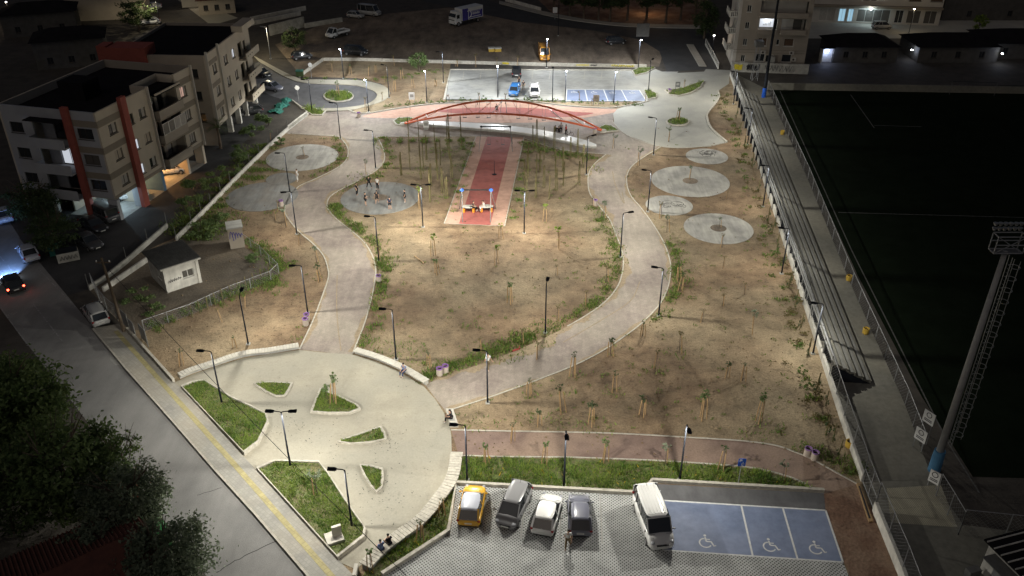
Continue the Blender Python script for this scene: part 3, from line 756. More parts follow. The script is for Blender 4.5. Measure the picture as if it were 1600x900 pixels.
# ---------------------------------------------------------------- trees
def leaf_cloud(mb, c, rx, ry, rz, n, ls, mi=(0,), clumps=None, hollow=.35):
    """n leaf faces gathered in clumps through an uneven crown"""
    k = clumps or max(6, n//70)
    cs = []
    for _ in range(k):
        while True:
            q = Vector((random.uniform(-1,1), random.uniform(-1,1), random.uniform(-1,1)))
            if hollow < q.length < 1: break
        cs.append((q, random.uniform(.13,.27)))
    for _ in range(n):
        q, s = random.choice(cs)
        p = q + Vector((random.gauss(0,s*.6), random.gauss(0,s*.6), random.gauss(0,s*.5)))
        x, y, z = c[0]+p.x*rx, c[1]+p.y*ry, c[2]+p.z*rz
        if z < .1: continue
        u = Vector((random.gauss(0,1), random.gauss(0,1), random.gauss(0,.7))).normalized()
        v = u.orthogonal().normalized(); v.rotate(Matrix.Rotation(random.uniform(0,6.28), 3, u))
        a = ls*random.uniform(.6,1.3); b = a*.5
        P = Vector((x,y,z))
        mb.add([P-u*a, P+v*b, P+u*a, P-v*b], [(0,1,2,3)], random.choice(mi))

def trunk(h, r, lean=(0,0), limbs=5, spread=1.5, top=None):
    mb = MB()
    top = top or h
    P = [Vector((lean[0]*t*t, lean[1]*t*t, h*t*.75)) for t in (0,.3,.6,1)]
    mb.tube(P, [r*1.25, r, r*.85, r*.6], 8)
    for k in range(limbs):
        a = 6.283*k/limbs + random.uniform(-.4,.4); s = P[random.choice((2,3))]
        e = s + Vector((math.cos(a)*spread, math.sin(a)*spread, random.uniform(.15,.35)*h))
        m_ = (s+e)/2 + Vector((0,0,-.1*h*.5))
        mb.tube([s, m_, e], [r*.5, r*.35, r*.12], 6)
        for _ in range(2):
            e2 = e + Vector((random.uniform(-1,1)*spread*.5, random.uniform(-1,1)*spread*.5, random.uniform(.0,.2)*h))
            mb.tube([m_, (m_+e2)/2+Vector((0,0,.1)), e2], [r*.25, r*.16, r*.06], 5)
    return mb

def tree(name, label, loc, h, cr, cz, n, ls, leafm, r=.18, group=None, limbs=6, hollow=.35):
    t = thing(name, label, 'tree', loc, random.uniform(0,6.28), group)
    trunk(h, r, (random.uniform(-.3,.3), random.uniform(-.3,.3)), limbs, cr*.6).build('trunk', M['bark'], t)
    mb = MB(); leaf_cloud(mb, (0,0,cz), cr, cr, h-cz, n, ls, hollow=hollow)
    mb.build('crown', leafm, t)
    return t
# big trees along the near left street
tree('street_tree', 'largest dark broad-leaved tree at the left edge overhanging the street', W(30,720), 8.6, 4.6, 5.4, 15000, .21, M['leaf'], .26)
tree('street_tree', 'grey-green bushy tree left of the red parked car', W(120,800), 7.2, 4.0, 4.2, 11000, .2, M['leaf'], .22)
tree('olive_tree', 'round grey-green olive tree between the red and the green parked cars', W(212,838), 5.6, 3.0, 3.4, 11000, .14, M['leaf_olive'], .2)
tree('olive_tree', 'round grey-green olive tree at the lower edge below the green car', W(272,925), 5.2, 2.9, 3.0, 10000, .14, M['leaf_olive'], .2)
tree('thin_tree', 'thin branching tree with sparse bright leaves in front of the red car', W(206,775), 5.6, 1.7, 4.3, 1100, .12, M['leaf'], .09, limbs=9, hollow=.6)
tree('garden_tree', 'dark tree behind the grey-green bushy tree in the left garden', W(25,830), 5.6, 3.6, 3.2, 5000, .16, M['leaf_dark'], .2)
tree('garden_tree', 'low dark tree hanging over the brown tiled roof', W(165,905), 4.4, 2.0, 2.6, 5000, .15, M['leaf_olive'], .15)
tree('yard_tree', 'dark tree at the foot of the nearer apartment block, left of the parked vans', W(60,350), 5.0, 3.4, 2.8, 5000, .16, M['leaf_dark'], .2)
tree('yard_tree', 'low dark tree beside the parked black car below the apartment block', W(90,390), 4.2, 2.8, 2.2, 4000, .15, M['leaf_dark'], .18)
tree('lot_tree', 'bushy green tree on the planted plot below the dirt lot', W(655,112), 3.6, 2.0, 2.2, 2600, .14, M['leaf'], .12)
tree('lot_tree', 'dark tree beside the street lamp above the cul-de-sac', W(462,82), 4.6, 2.3, 2.9, 2600, .16, M['leaf_dark'], .14)
tree('street_tree', 'dark tree beside the far back lane at the top left', W(218,48), 6.0, 3.6, 3.8, 3200, .22, M['leaf_dark'], .2)
tree('clipped_tree', 'tall dark box-clipped tree left of the beige apartment block', W(1100,60), 7.5, 2.4, 4.0, 4200, .2, M['leaf_dark'], .2)
for i, (x, y, h, cr) in enumerate(((890,26,6.4,3.2),(912,29,6.8,3.4),(935,32,6.2,3.0),(953,33,6.6,3.2),(980,32,7.4,3.8),(1010,30,6.8,3.4),(1040,36,7.6,3.6),(1063,32,7.0,3.2),(1086,24,7.4,3.4),(865,16,6.4,3.2))):
    tree('grove_tree', ['leftmost visible trunk','second trunk from the left','third trunk from the left','fourth trunk from the left','broad trunk in the middle','trunk right of the middle','thick trunk nearest the side street','trunk behind the thick one','rightmost trunk','far left crown'][i] + ' of the dark grove above the rear pavement', W(x,y), h, cr, h*.72, 1900, .26, M['leaf_dark'], .24, 'trees of the dark grove', 5)
# palm
pt = thing('palm_tree', 'small fan palm between the two apartment blocks', 'palm', W(345,232))
mb = MB(); mb.tube([(0,0,0),(.05,0,1.5),(.0,.05,3.2)], [.26,.2,.18], 10); mb.build('trunk', M['bark'], pt)
for k in range(26):
    a = 6.283*k/26*2.4; el = random.uniform(-.5,1.1); L_ = random.uniform(1.5,2.0); mb = MB()
    d = Vector((math.cos(a)*math.cos(el), math.sin(a)*math.cos(el), math.sin(el)))
    P = [Vector((0,0,3.2)), Vector((0,0,3.2))+d*L_*.55, Vector((0,0,3.2))+d*L_-Vector((0,0,.35))]
    mb.tube(P, [.03,.02,.008], 4)
    s = d.cross(Vector((0,0,1))).normalized()
    for q in range(9):
        t = .45+.55*q/8; b = P[1].lerp(P[2], (t-.45)/.55)
        for sg in (-1,1):
            e = b + d*.35 + s*sg*.42 - Vector((0,0,.1)); mb.add([b+s*.02, b-s*.02, e], [(0,1,2)])
    mb.build('frond', M['leaf'], pt)
# shrubs by the apartment yard
def shrub_mesh(name, r, h, n, ls, m):
    mb = MB(); leaf_cloud(mb, (0,0,h*.5), r, r, h*.5, n, ls, hollow=.1, clumps=8); me = mb.mesh(name, m); return me
def shrub(name, label, px, r, h, n, ls, m, group=None):
    t = thing(name, label, 'shrub', W(*px), 0, group)
    mb = MB(); 
    for k in range(4):
        a = random.uniform(0,6.28); mb.tube([(0,0,0),(math.cos(a)*r*.4, math.sin(a)*r*.4, h*.6)], [.03,.01], 5)
    mb.build('stem', M['bark'], t); link('foliage', shrub_mesh('foliage', r, h, n, ls, m), t)
    return t
YS = [((305,300),1.5,1.8,'at the car port mouth'),((298,326),1.3,1.6,'beside the wide end of the pale wall'),((372,250),1.5,2.2,'under the palm, right of its trunk'),((395,215),1.6,2.0,'just below the green netting'),((360,275),1.3,1.6,'halfway along the pale wall on its far side'),((420,196),1.4,1.9,'between green netting and lattice wall'),((335,290),1.2,1.5,'on the far side of the pale wall near the blue column')]
for i, (p, r, h, s) in enumerate(YS): shrub('yard_shrub', 'leafy dark shrub ' + s, p, r*1.2, h*1.1, 1700, .13, M['leaf'], 'shrubs behind the pale wall')
for p, r, h, s in (((440,226),1.2,1.2,'in the corner where lattice wall meets the path'),((310,365),1.6,1.5,'above the dark plot right of the hut roof'),((340,350),1.6,1.6,'left of the graffiti-covered cabinet'),((330,372),1.4,1.2,'in the middle of the dark hut plot'),((215,470),1.5,1.3,'at the dark lower corner left of the hut'),((240,490),1.2,1.0,'below the hut beside its plot fence'),((398,408),1.2,1.1,'inside the bend of the hut plot fence')): shrub('weedy_shrub', 'low green shrub ' + s, p, r, h, 900, .12, M['leaf'])
# ================================================================ LABELS FOR REPEATS
LAND = [((640,250),'left of the red play strip'),((860,270),'right of the red play strip'),((750,410),'in front of the swing frame'),((700,500),'on the brown soil above the plaza'),((880,470),'inside the bend of the right path'),
        ((900,620),'on the soil below the right path'),((1150,560),'on the wide right soil field'),((1120,440),'below the nearest right-hand disc'),((1060,290),'among the pale discs at the right'),((1270,560),'along the stadium wall'),((1170,230),'along the upper stadium wall'),
        ((950,720),'in the grass behind the parked cars'),((1220,740),'at the right end of the grass strip'),((640,830),'by the curved plank bench'),((520,640),'on the plaza'),((500,770),'in the corner bed'),((320,540),'left of the plaza'),((450,400),'left of the left path'),
        ((460,280),'beside the discs at the left'),((590,120),'on the plot above the cul-de-sac'),((760,110),'behind the upper car park'),((820,155),'behind the red arches'),((1060,190),'on the pale forecourt'),((560,320),'beside the people on the dark disc')]
_T = ['','first','second','third','fourth','fifth','sixth','seventh','eighth','ninth','tenth','eleventh','twelfth','thirteenth','fourteenth','fifteenth','sixteenth','seventeenth','eighteenth','nineteenth']
_D = {2:('twentieth','twenty'),3:('thirtieth','thirty'),4:('fortieth','forty'),5:('fiftieth','fifty'),6:('sixtieth','sixty')}
ORD = [_T[n] if n < 20 else (_D[n//10][0] if n % 10 == 0 else _D[n//10][1] + '-' + _T[n % 10]) for n in range(1, 69)]
def place_labels(base, pxs):
    """one phrase per item: nearest landmark, then its order from the left there"""
    near = [min(range(len(LAND)), key=lambda k: (LAND[k][0][0]-p[0])**2 + (1.8*(LAND[k][0][1]-p[1]))**2) for p in pxs]
    out = [None]*len(pxs)
    for k in set(near):
        idx = sorted([i for i in range(len(pxs)) if near[i] == k], key=lambda i: pxs[i][0])
        for r, i in enumerate(idx):
            o = '' if len(idx) == 1 else (', leftmost' if r == 0 else ', rightmost' if r == len(idx)-1 else ', %s from left' % ORD[r])
            out[i] = base + ' ' + LAND[k][1] + o
    return out

# ================================================================ LAMPS
LH = 5.4
def lamp_light_data(name, power, col, p=.75, leak=.22):
    """LED luminaire: wide downward distribution plus all-round spill, upward too, added to brighten facades and trees"""
    d = bpy.data.lights.new(name, 'POINT')
    d.energy = power; d.color = col; d.shadow_soft_size = .06
    d.use_nodes = True
    t = d.node_tree; N = t.nodes; L = t.links
    em = [n for n in N if n.type == 'EMISSION'][0]
    def math_(op, a, b):
        n = N.new('ShaderNodeMath'); n.operation = op
        for i, v in enumerate((a, b)):
            if isinstance(v, (int, float)): n.inputs[i].default_value = v
            else: L.new(v, n.inputs[i])
        return n.outputs[0]
    tc = N.new('ShaderNodeTexCoord'); sx = N.new('ShaderNodeSeparateXYZ'); L.new(tc.outputs['Normal'], sx.inputs[0])
    c = math_('MULTIPLY', sx.outputs[2], -1.0)
    pw = math_('POWER', math_('MAXIMUM', c, .36), -p)
    mr = N.new('ShaderNodeMapRange'); mr.interpolation_type = 'SMOOTHSTEP'; mr.inputs[1].default_value = .04; mr.inputs[2].default_value = .30; L.new(c, mr.inputs[0])
    L.new(math_('ADD', math_('MULTIPLY', pw, mr.outputs[0]), leak), em.inputs['Strength'])
    return d
PARK = lamp_light_data('park_light', 940, (1.0,.965,.86))
PARKW = lamp_light_data('plaza_light', 790, (1.0,.96,.86), 1.0, .25)
COOL = lamp_light_data('lot_light', 1450, (.93,.97,1.0))
TWIN = lamp_light_data('swing_light', 1350, (1.0,.965,.86))
DIM = lamp_light_data('edge_light', 380, (1.0,.94,.85))
WARM = lamp_light_data('street_light', 900, (1.0,.86,.58))

def lamp(label, px, ang, light=PARK, h=LH, arms=1, reach=.85, mat_='pole', lens='lens', tilt=0, cat='street lamp', group='lamp posts of the park', name='street_lamp'):
    """slim post, short arm, flat LED head; ang is the way the arm points"""
    t = thing(name, label, cat, W(*px), 0, group)
    MB().box(-.18,.18,-.18,.18,0,.10).build('base_plate', M['concrete'], t)
    MB().tube([(0,0,.1),(0,0,1.0),(0,0,h)], [.085,.075,.055], 10).build('pole', M[mat_], t, True)
    for k in range(arms):
        a = ang + math.pi*k; u = Vector((math.cos(a), math.sin(a), 0)); v = Vector((-u.y, u.x, 0))
        e = Vector((0,0,h)) + u*reach + Vector((0,0,.12))
        MB().tube([Vector((0,0,h-.03)), Vector((0,0,h+.06))+u*.12, e-u*.3], .04, 6).build('arm', M[mat_], t)
        c = e; mb = MB()
        up = Vector((0,0,1)); uu = (u + up*tilt).normalized(); nn = (up - u*tilt).normalized()
        P = [c-uu*.32-v*.10, c-uu*.10-v*.17, c+uu*.32-v*.15, c+uu*.32+v*.15, c-uu*.10+v*.17, c-uu*.32+v*.10]
        vs = [p-nn*.05 for p in P]+[p+nn*.04 for p in P]
        mb.add(vs, [(0,1,2,3,4,5)[::-1],(6,7,8,9,10,11)]+[(i,(i+1)%6,6+(i+1)%6,6+i) for i in range(6)])
        hd = mb.build('lamp_head', M[mat_], t)
        ln = MB().add([q-nn*.052 for q in (c-uu*.12-v*.1, c+uu*.28-v*.11, c+uu*.28+v*.11, c-uu*.12+v*.1)], [(3,2,1,0)])
        ln.build('lens', M[lens], hd)
        if light:
            lo = bpy.data.objects.new('lamp_light', light); COL.objects.link(lo); lo.parent = t
            lo.location = c - nn*.2
            lo.rotation_euler = (0,0,0)
    return t
def A(d): return R(d)     # degrees: 0 = right, 90 = away, 180 = left, 270 = towards us
LAMPS = [
 ('black lamp post between the upper two left-hand discs',(453,301),190,DIM,1),
 ('black lamp post standing in the long left grass bed',(347,631),180,PARKW,1),
 ('black lamp post in the corner bed near the white monument',(550,824),180,PARKW,1),
 ('black twin-arm lamp post between the two large plaza beds',(454,730),0,PARKW,2),
 ('black lamp post on the soil above the left purple bins',(481,489),190,PARK,1),
 ('black lamp post at the outer left bend of the left path',(464,366),200,PARK,1),
 ('grey-lit lamp post alone on the soil left of the plaza bench',(388,538),90,PARK,1),
 ('black lamp post behind the sitting person on the plaza bench',(619,562),180,PARK,1),
 ('black lamp post at the right edge of the left path below the people',(592,408),180,PARK,1),
 ('black lamp post at the right edge of the upper left path',(587,263),180,PARK,1),
 ('black lamp post where the left path leaves the crossing',(532,217),170,PARK,1),
 ('black lamp post in the shrubby corner bed by the cul-de-sac',(488,177),180,PARK,1),
 ('black lamp post at the lower edge of the right path near the plaza',(762,630),180,PARK,1),
 ('grey-lit lamp post on the round weed patch inside the right bend',(852,520),80,PARK,1),
 ('black lamp post at the outer edge of the right bend',(1029,494),170,PARK,1),
 ('black lamp post at the inner edge of the right path below the purple bin',(969,402),10,PARK,1),
 ('black lamp post beside the blotched disc right of the path',(1012,331),170,PARK,1),
 ('tall-looking black lamp post at the edge of the pale forecourt',(1021,242),170,PARK,1),
 ('black lamp post on the soil left of the upper right path',(916,273),20,PARK,1),
 ('grey-lit lamp post in the grass strip left of the parking sign',(1062,750),270,PARKW,1),
 ('grey-lit lamp post in the grass strip behind the slate car',(881,760),270,PARKW,1),
 ('black lamp post in the grass strip behind the yellow car',(730,752),180,PARKW,1),
 ('lowest black lamp post along the stadium wall',(1270,553),175,PARK,1),
 ('middle black lamp post along the stadium wall, beside the bleachers',(1221,428),175,PARK,1),
 ('black lamp post along the stadium wall right of the large discs',(1192,323),175,PARK,1),
 ('black lamp post along the stadium wall at the forecourt corner',(1168,226),175,PARK,1),
 ('farthest black lamp post along the stadium wall by the fence corner',(1146,163),180,PARK,1),
 ('black twin-arm lamp post left of the swing frame beside the lime sapling',(661,355),0,TWIN,2),
 ('black twin-arm lamp post right of the red play strip',(819,365),0,TWIN,2),
 ('bright lamp post above the ring pavement by the dirt lot',(537,123),270,COOL,1),
 ('bright lamp post at the lower rim of the cul-de-sac',(576,175),270,COOL,1),
 ('bright lamp post on the planted plot left of the upper car park',(667,160),270,COOL,1),
 ('bright lamp post behind the left part of the red arches',(778,152),270,COOL,1),
 ('bright lamp post at the wall in front of the orange van',(854,106),270,COOL,1),
 ('bright lamp post left of the blue upper bays',(883,160),270,COOL,1),
 ('bright lamp post among the blue upper bays',(959,161),270,COOL,1),
 ('dark lamp post at the right rim of the cul-de-sac ring',(608,153),150,PARK,1),
 ('dark lamp post between the white car and the blue upper bays',(863,159),90,PARK,1),
 ('dark lamp post in the small bed by the blue upper bays',(1013,144),60,PARK,1),
 ('thin lamp post in the triangular bed of the upper car park',(997,107),270,COOL,1),
 ('thin lamp post at the top left corner of the upper car park',(693,129),200,COOL,1),
]
for lb, px, a, lt, ar in LAMPS:
    cool = lt is COOL
    lamp(lb, px, A(a), lt, LH, ar, tilt=.55 if (cool and a == 270) else .08, lens='lens_cool' if cool else 'lens')
lamp('grey street lamp on the pavement above the cul-de-sac', (423,92), A(180), WARM, 6.0, mat_='galv')
lamp('dark post with a small head beside the rear pavement sign', (872,56), A(180), None, 7.0, name='utility_post')
lamp('galvanised street lamp beside the back lane at the top left', (252,45), A(180), WARM, 6.0, mat_='pole')

# ================================================================ SAPLINGS AND STAKES
def sapling_proto(n_st, h, crown, leafm, cr=.4, lean=.06, hs=None):
    t = thing('sapling', 'x', 'sapling')
    hs = hs or h*.85
    for k in range(n_st):
        a = 6.283*k/max(n_st,1)+.5; d = .22
        MB().tube([(math.cos(a)*d*1.3, math.sin(a)*d*1.3, 0), (math.cos(a)*d*.8, math.sin(a)*d*.8, hs*random.uniform(.93,1.05))], .042, 6).build('stake', M['wood'], t)
    mb = MB(); P = [(0,0,0),(random.uniform(-.05,.05),0,h*.5),(random.uniform(-.1,.1),random.uniform(-.1,.1),h)]
    mb.tube(P, [.035,.028,.015], 6); mb.build('trunk', M['bark'], t)
    if crown:
        mb = MB(); leaf_cloud(mb, (P[2][0],P[2][1],h), cr, cr, cr*1.0, crown, .085, hollow=.1, clumps=12)
        for k in range(5):
            a = 6.28*k/5; mb.tube([(0,0,h*.8),(math.cos(a)*cr*.7, math.sin(a)*cr*.7, h+cr*.3)], [.012,.004], 4, 0)
        mb.build('crown', leafm, t)
    return t
def variants(args):
    n, h, c, m, *r = args; cr = r[0]
    return [sapling_proto(n, h*f, int(c*g), M[m], cr*q) for f, g, q in ((1,1,1), (.82,.6,.85), (1.15,1.3,1.15))]
PRO = {k: variants(v) for k, v in {'lime':(2,2.5,170,'leaf_lime',.36),'green':(3,2.2,130,'leaf',.38),'dark':(3,2.1,120,'leaf_dark',.36),'olive':(1,2.1,130,'leaf_olive',.36),'bare':(3,1.9,24,'leaf_dark',.25),'one':(1,1.8,24,'dry',.25)}.items()}
PRO['fan'] = [sapling_proto(0,1.9,420,M['leaf'],.6)]
SAP = [('lime',677,400),('lime',783,373),('lime',776,414),('lime',873,389),('lime',851,346),('green',797,474),('green',683,428),('one',868,430),('one',917,476),('one',947,441),('one',870,500),('one',815,535),('bare',671,575),('one',840,560),('one',750,552),
 ('olive',1176,521),('dark',1135,590),('green',1185,660),('one',1129,420),('one',1128,387),('one',1098,503),('one',1163,461),('one',1128,480),('bare',1004,525),('dark',954,556),('one',1061,551),('one',1024,578),('bare',895,588),('bare',879,645),('bare',827,618),('bare',959,612),('dark',924,665),('dark',842,665),('bare',800,690),('dark',1004,650),('green',1098,655),
 ('green',850,726),('green',945,722),('olive',1039,728),('green',760,726),('olive',1221,752),('bare',1127,736),('bare',692,803),('bare',657,845),('green',580,893),
 ('fan',514,632),('green',521,632),('olive',497,775),('one',344,505),('bare',368,543),('bare',283,572),('one',386,480),('olive',495,410),('one',470,383),('olive',447,356),('one',430,345),('one',437,330),('dark',500,440),
 ('one',521,113),('bare',548,116),('one',578,119),('bare',587,113),('one',614,103),('one',603,130),('bare',628,124),('bare',617,143),('green',646,137),('bare',681,135),('one',573,172),('one',597,158),
 ('bare',714,104),('one',742,106),('one',777,104),('one',810,103),
 ('olive',960,232),('olive',999,259),('one',1034,341),('olive',1042,363),('olive',1078,281),('olive',1124,355),('one',474,244),('green',1059,190),('olive',1045,222),('one',1070,140),
 ('olive',572,272),('lime',655,325),('one',925,325),('olive',943,342),('one',1135,312),('one',592,440),('one',594,408),('one',790,162),('one',1009,158),('one',746,164),('one',905,160),('one',925,165),
 ('green',529,150),('bare',1063,455),('bare',1060,440),('olive',425,218),('one',641,172),('bare',1160,595)]
kinds = {'lime':'bright lime-leaved young tree','green':'small leafy green young tree','dark':'small dark-crowned young tree','olive':'thin young olive-like tree','bare':'bare young tree on stakes','one':'bare whip tied to one stake','fan':'broad little fan-leaved tree'}
used = set()
for kd in kinds:
    it = [(x,y) for k,x,y in SAP if k == kd]
    for (x,y), lb in zip(it, place_labels(kinds[kd], it)):
        vi = len([1 for q in used if q[0] == kd]); fresh = vi < len(PRO[kd]); vi = vi if fresh else random.randrange(len(PRO[kd]))
        o = PRO[kd][vi] if fresh else copy_tree(PRO[kd][vi])
        if fresh: used.add((kd, vi))
        o.location = W(x,y); o.rotation_euler = (0,0,random.uniform(0,6.28)); s = random.uniform(.75,1.15); o.scale = (s,s,s*random.uniform(.85,1.12)); o.rotation_euler = (random.gauss(0,.04), random.gauss(0,.04), random.uniform(0,6.28))
        if kd == 'one' and y < 130: o.scale = (s*1.2,s*1.2,s*1.1)
        tag(o, lb, 'sapling', 'young trees planted in the park')
# the copses of tall rough stakes either side of the red strip
def stake_proto(n, h):
    t = thing('stake_bundle', 'x', 'stakes')
    for k in range(n):
        a = random.uniform(0,6.28); d = .22 if n > 1 else 0
        MB().tube([(math.cos(a)*d, math.sin(a)*d, 0),(math.cos(a)*d*.6+random.uniform(-.05,.05), math.sin(a)*d*.6, h*random.uniform(.85,1.05))], [.065,.05], 6).build('stake', M['wood_green'], t)
    mb = MB()
    for _ in range(40):
        z = random.uniform(.1,h*.95); a = random.uniform(0,6.28)
        leaf_cloud(mb, (math.cos(a)*.12, math.sin(a)*.12, z), .12,.12,.2, 1, .06, hollow=0, clumps=1)
    mb.build('foliage', M['weed'], t)
    return t
SP = [stake_proto(2,4.4), stake_proto(2,3.4), stake_proto(1,4.8), stake_proto(3,3.0)]
STK = [(641,266,2),(657,279,0),(626,274,3),(662,271,2),(682,268,0),(685,280,0),(673,317,0),(690,258,1),(691,301,1),(697,309,3),(706,279,1),(699,234,2),(719,230,0),(704,247,1),(680,239,2),(655,229,2),(700,215,1),(640,236,2),(668,250,1),(675,290,1),
 (831,231,1),(838,224,1),(850,250,2),(865,234,1),(890,247,1),(901,239,1),(827,260,1),(824,276,1),(840,284,0),(845,268,1),(850,292,1),(866,276,1),(878,268,1),(882,290,1),(869,299,1),(860,312,1),(836,309,1),(823,315,2),(905,287,1),(911,263,1),(818,290,1)]
lbs = place_labels('tall rough stakes', [(x,y) for x,y,k in STK]); su = set()
for (x,y,k), lb in zip(STK, lbs):
    o = SP[k] if k not in su else copy_tree(SP[k]); su.add(k)
    o.location = W(x,y); o.rotation_euler = (0,0,random.uniform(0,6.28)); s = random.uniform(.88,1.1); o.scale = (1,1,s)
    tag(o, lb, 'stakes', 'tall stakes beside the red play strip')
# dark posts along the stadium wall
PP = thing('wall_post', 'x', 'post')
MB().tube([(0,0,0),(.05,0,2.0)], [.07,.05], 6).build('stake', M['wood_green'], PP)
mb = MB(); leaf_cloud(mb, (0,0,.9), .3,.3,1.0, 90, .08, hollow=0); mb.build('foliage', M['leaf_dark'], PP)
WPX = [(1185,300),(1200,347),(1206,364),(1214,390),(1222,420),(1232,450),(1242,480),(1251,512),(1262,556),(1274,614),(1290,634),(1155,212),(1163,230),(1150,185),(1175,262),(1301,690),(1290,680),(1310,712)]
for i, ((x,y), lb) in enumerate(zip(WPX, place_labels('leafy climber on a post', WPX))):
    o = PP if i == 0 else copy_tree(PP); o.location = W(x,y); o.rotation_euler = (random.uniform(-.06,.06), random.uniform(-.06,.06), random.uniform(0,6.28)); s = random.uniform(.8,1.15); o.scale = (s,s,s)
    tag(o, lb, 'climber', 'posts planted along the stadium wall')
# dry shrubs in the border along the wall, and the bed behind the arches
DS = [link('dry_shrub', shrub_mesh('dry_shrub', .55, .6, 150, .08, M['dry']))]
DS.append(link('dry_shrub', shrub_mesh('dry_shrub', .5, .55, 150, .08, M['weed'])))
DP = []
P = curve(WP([(1137,150),(1131,170),(1150,215),(1165,262),(1196,345),(1228,440),(1240,500),(1262,600),(1296,700)]), 8)
px_of = []
def proj(p):
    c, s = math.cos(PITCH), math.sin(PITCH); y, z = p.y, p.z-CAM_H; f_ = y*c - z*s; u_ = y*s + z*c
    return (800+FPX*p.x/f_, 450-FPX*u_/f_)
for i in range(58):
    j = int(i/58*(len(P)-1)); q = P[j] + Vector((random.gauss(0,.55), random.uniform(-.7,.7), 0)); DP.append((q, random.random() < .3))
for i in range(34):
    x = 600+i*12.2; y = 167-(x-600)*.075 if x < 720 else (157.5 if x < 820 else 157.5+(x-820)*.045)
    DP.append((W(x+random.uniform(-3,3), y+random.uniform(-.8,.8)), True))
first_used = set()
for i, (q, g) in enumerate(DP):
    if g not in first_used: o = DS[int(g)]; first_used.add(g)
    else: o = DS[int(g)].copy(); COL.objects.link(o)
    s = random.uniform(.7,1.25); o.location = q; o.scale = (s,s,s*random.uniform(.8,1.2)); o.rotation_euler = (0,0,random.uniform(0,6.28))
    px_of.append((o, proj(q), g))
for gi, nm in ((False,'low dry brown shrub'),(True,'low green shrub')):
    it = [(o,p) for o,p,g in px_of if g == gi]
    wall_ = [x for x in it if x[1][0] > 1110]; bed_ = [x for x in it if x[1][0] <= 1110]
    for lst, wh in ((sorted(wall_, key=lambda x: x[1][1]), 'by the stadium wall, %s from far end'), (sorted(bed_, key=lambda x: x[1][0]), 'behind the red arches, %s from left')):
        for r, (o, p) in enumerate(lst):
            od = ORD[r] if r < len(ORD) else 'number %d' % (r+1)
            tag(o, nm + ' ' + wh % od, 'shrub', 'border shrubs')
# climbers on the chain-link of the dark plot
CPX = [(301+i*12, 500-i*6.3) for i in range(11)]
for i, (x,y) in enumerate(CPX):
    o = copy_tree(PP); o.location = W(x, y-4); o.rotation_euler = (0,0,random.uniform(0,6.28)); o.scale = (.8,.8,.75)
    tag(o, 'leafy climber on the hut plot fence, %s from left' % ORD[i], 'climber', 'climbers on the fence of the hut plot')

# ================================================================ BINS
def bin_(label, px, z=0):
    t = thing('litter_bin', label, 'bin', W(*px))
    MB().lathe([(.27,0),(.29,.05),(.29,.74),(.24,.74),(.23,.5)], n=18).build('body', M['pebble'], t, False)
    MB().lathe([(.295,.70),(.30,.80),(.235,.80),(.23,.66)], n=18, caps=False).build('rim', M['purple'], t)
    MB().lathe([(.228,.0),(.228,.62)], n=14).build('liner', M['black_trim'], t)
    return t
for lb, px in (('concrete bin with purple rim, upper one left of the left path',(480,501)),('concrete bin with purple rim, lower one left of the left path',(478,508)),('left concrete bin with purple rim beside the plaza end of the right path',(687,586)),('right concrete bin with purple rim beside the plaza end of the right path',(696,582)),
        ('left concrete bin with purple rim at the right end of the brown path',(1261,712)),('right concrete bin with purple rim at the right end of the brown path',(1272,718)),('concrete bin with purple rim at the inner edge of the upper right path',(930,321)),('concrete bin with purple rim on the kerb point by the cul-de-sac',(561,183)),('concrete bin with purple rim at the crescent bed of the forecourt',(1046,146)),('concrete bin with purple rim at the right foot of the red arches',(929,208)),('pale concrete bin on the left path edge above the plaza',(440,322)),('pale concrete bin at the right edge of the left path below the dark disc',(592,440))):
    bin_(lb, px)

# ================================================================ BENCHES
def plank_bench(label, inner_px, wd, h=.45, m='slab', gap=.03, pl=.28, side=1):
    """curved bench: plinth along the arc and a deck of separate cross planks"""
    P = curve(WP(inner_px), 10)
    t = thing('curved_bench', label, 'bench', (0,0,0))
    MB().strip(offset(P, side*.25), offset(P, side*(wd-.10)), 0, h-.07).build('plinth', M['concrete'], t)
    # resample by length
    d = 0; last = P[0]; k = 0; segs = []
    acc = [0]
    for i in range(1, len(P)): acc.append(acc[-1] + (P[i]-P[i-1]).length)
    tot = acc[-1]; n = int(tot/pl)
    def at(s):
        s = min(max(s,0),tot)
        for i in range(1, len(acc)):
            if acc[i] >= s:
                f_ = (s-acc[i-1])/max(acc[i]-acc[i-1],1e-6); return P[i-1].lerp(P[i], f_), (P[i]-P[i-1]).normalized()
        return P[-1], (P[-1]-P[-2]).normalized()
    for k in range(n):
        a, ta = at(k*tot/n + gap/2); b, tb = at((k+1)*tot/n - gap/2)
        na, nb = Vector((-ta.y, ta.x, 0))*side, Vector((-tb.y, tb.x, 0))*side
        MB().prism([a, b, b+nb*wd, a+na*wd], h-.07, h+random.uniform(-.006,.006)).build('plank', M[m], t)
    return t
plank_bench('white plank bench curving along the plaza left of the left path', [(284,594),(302,586),(341,573),(381,560.5),(420,555.5),(468,547.5)], .68, side=1)
plank_bench('white plank bench curving along the plaza right of the left path', [(552,554.5),(584,564.5),(618,578.5),(644,593),(662,604)], .68, side=1)
plank_bench('grey plank bench curving down the right side of the plaza', [(705,712),(697,751),(678,779.5),(652,811),(620,835),(589,858.5),(562,886)], .95, m='kerb', side=1)
t = thing('block_bench', 'short white block bench at the plaza edge where a dark figure sits', 'bench', (0,0,0))
MB().prism(WP([(697,644),(708,644),(716,668),(703,668)]), 0, .42).build('seat', M['slab'], t)
MB().prism(WP([(699,648),(706,648),(712,664),(703.5,664)]), .42, .425).build('seat_pad', M['concrete'], t)
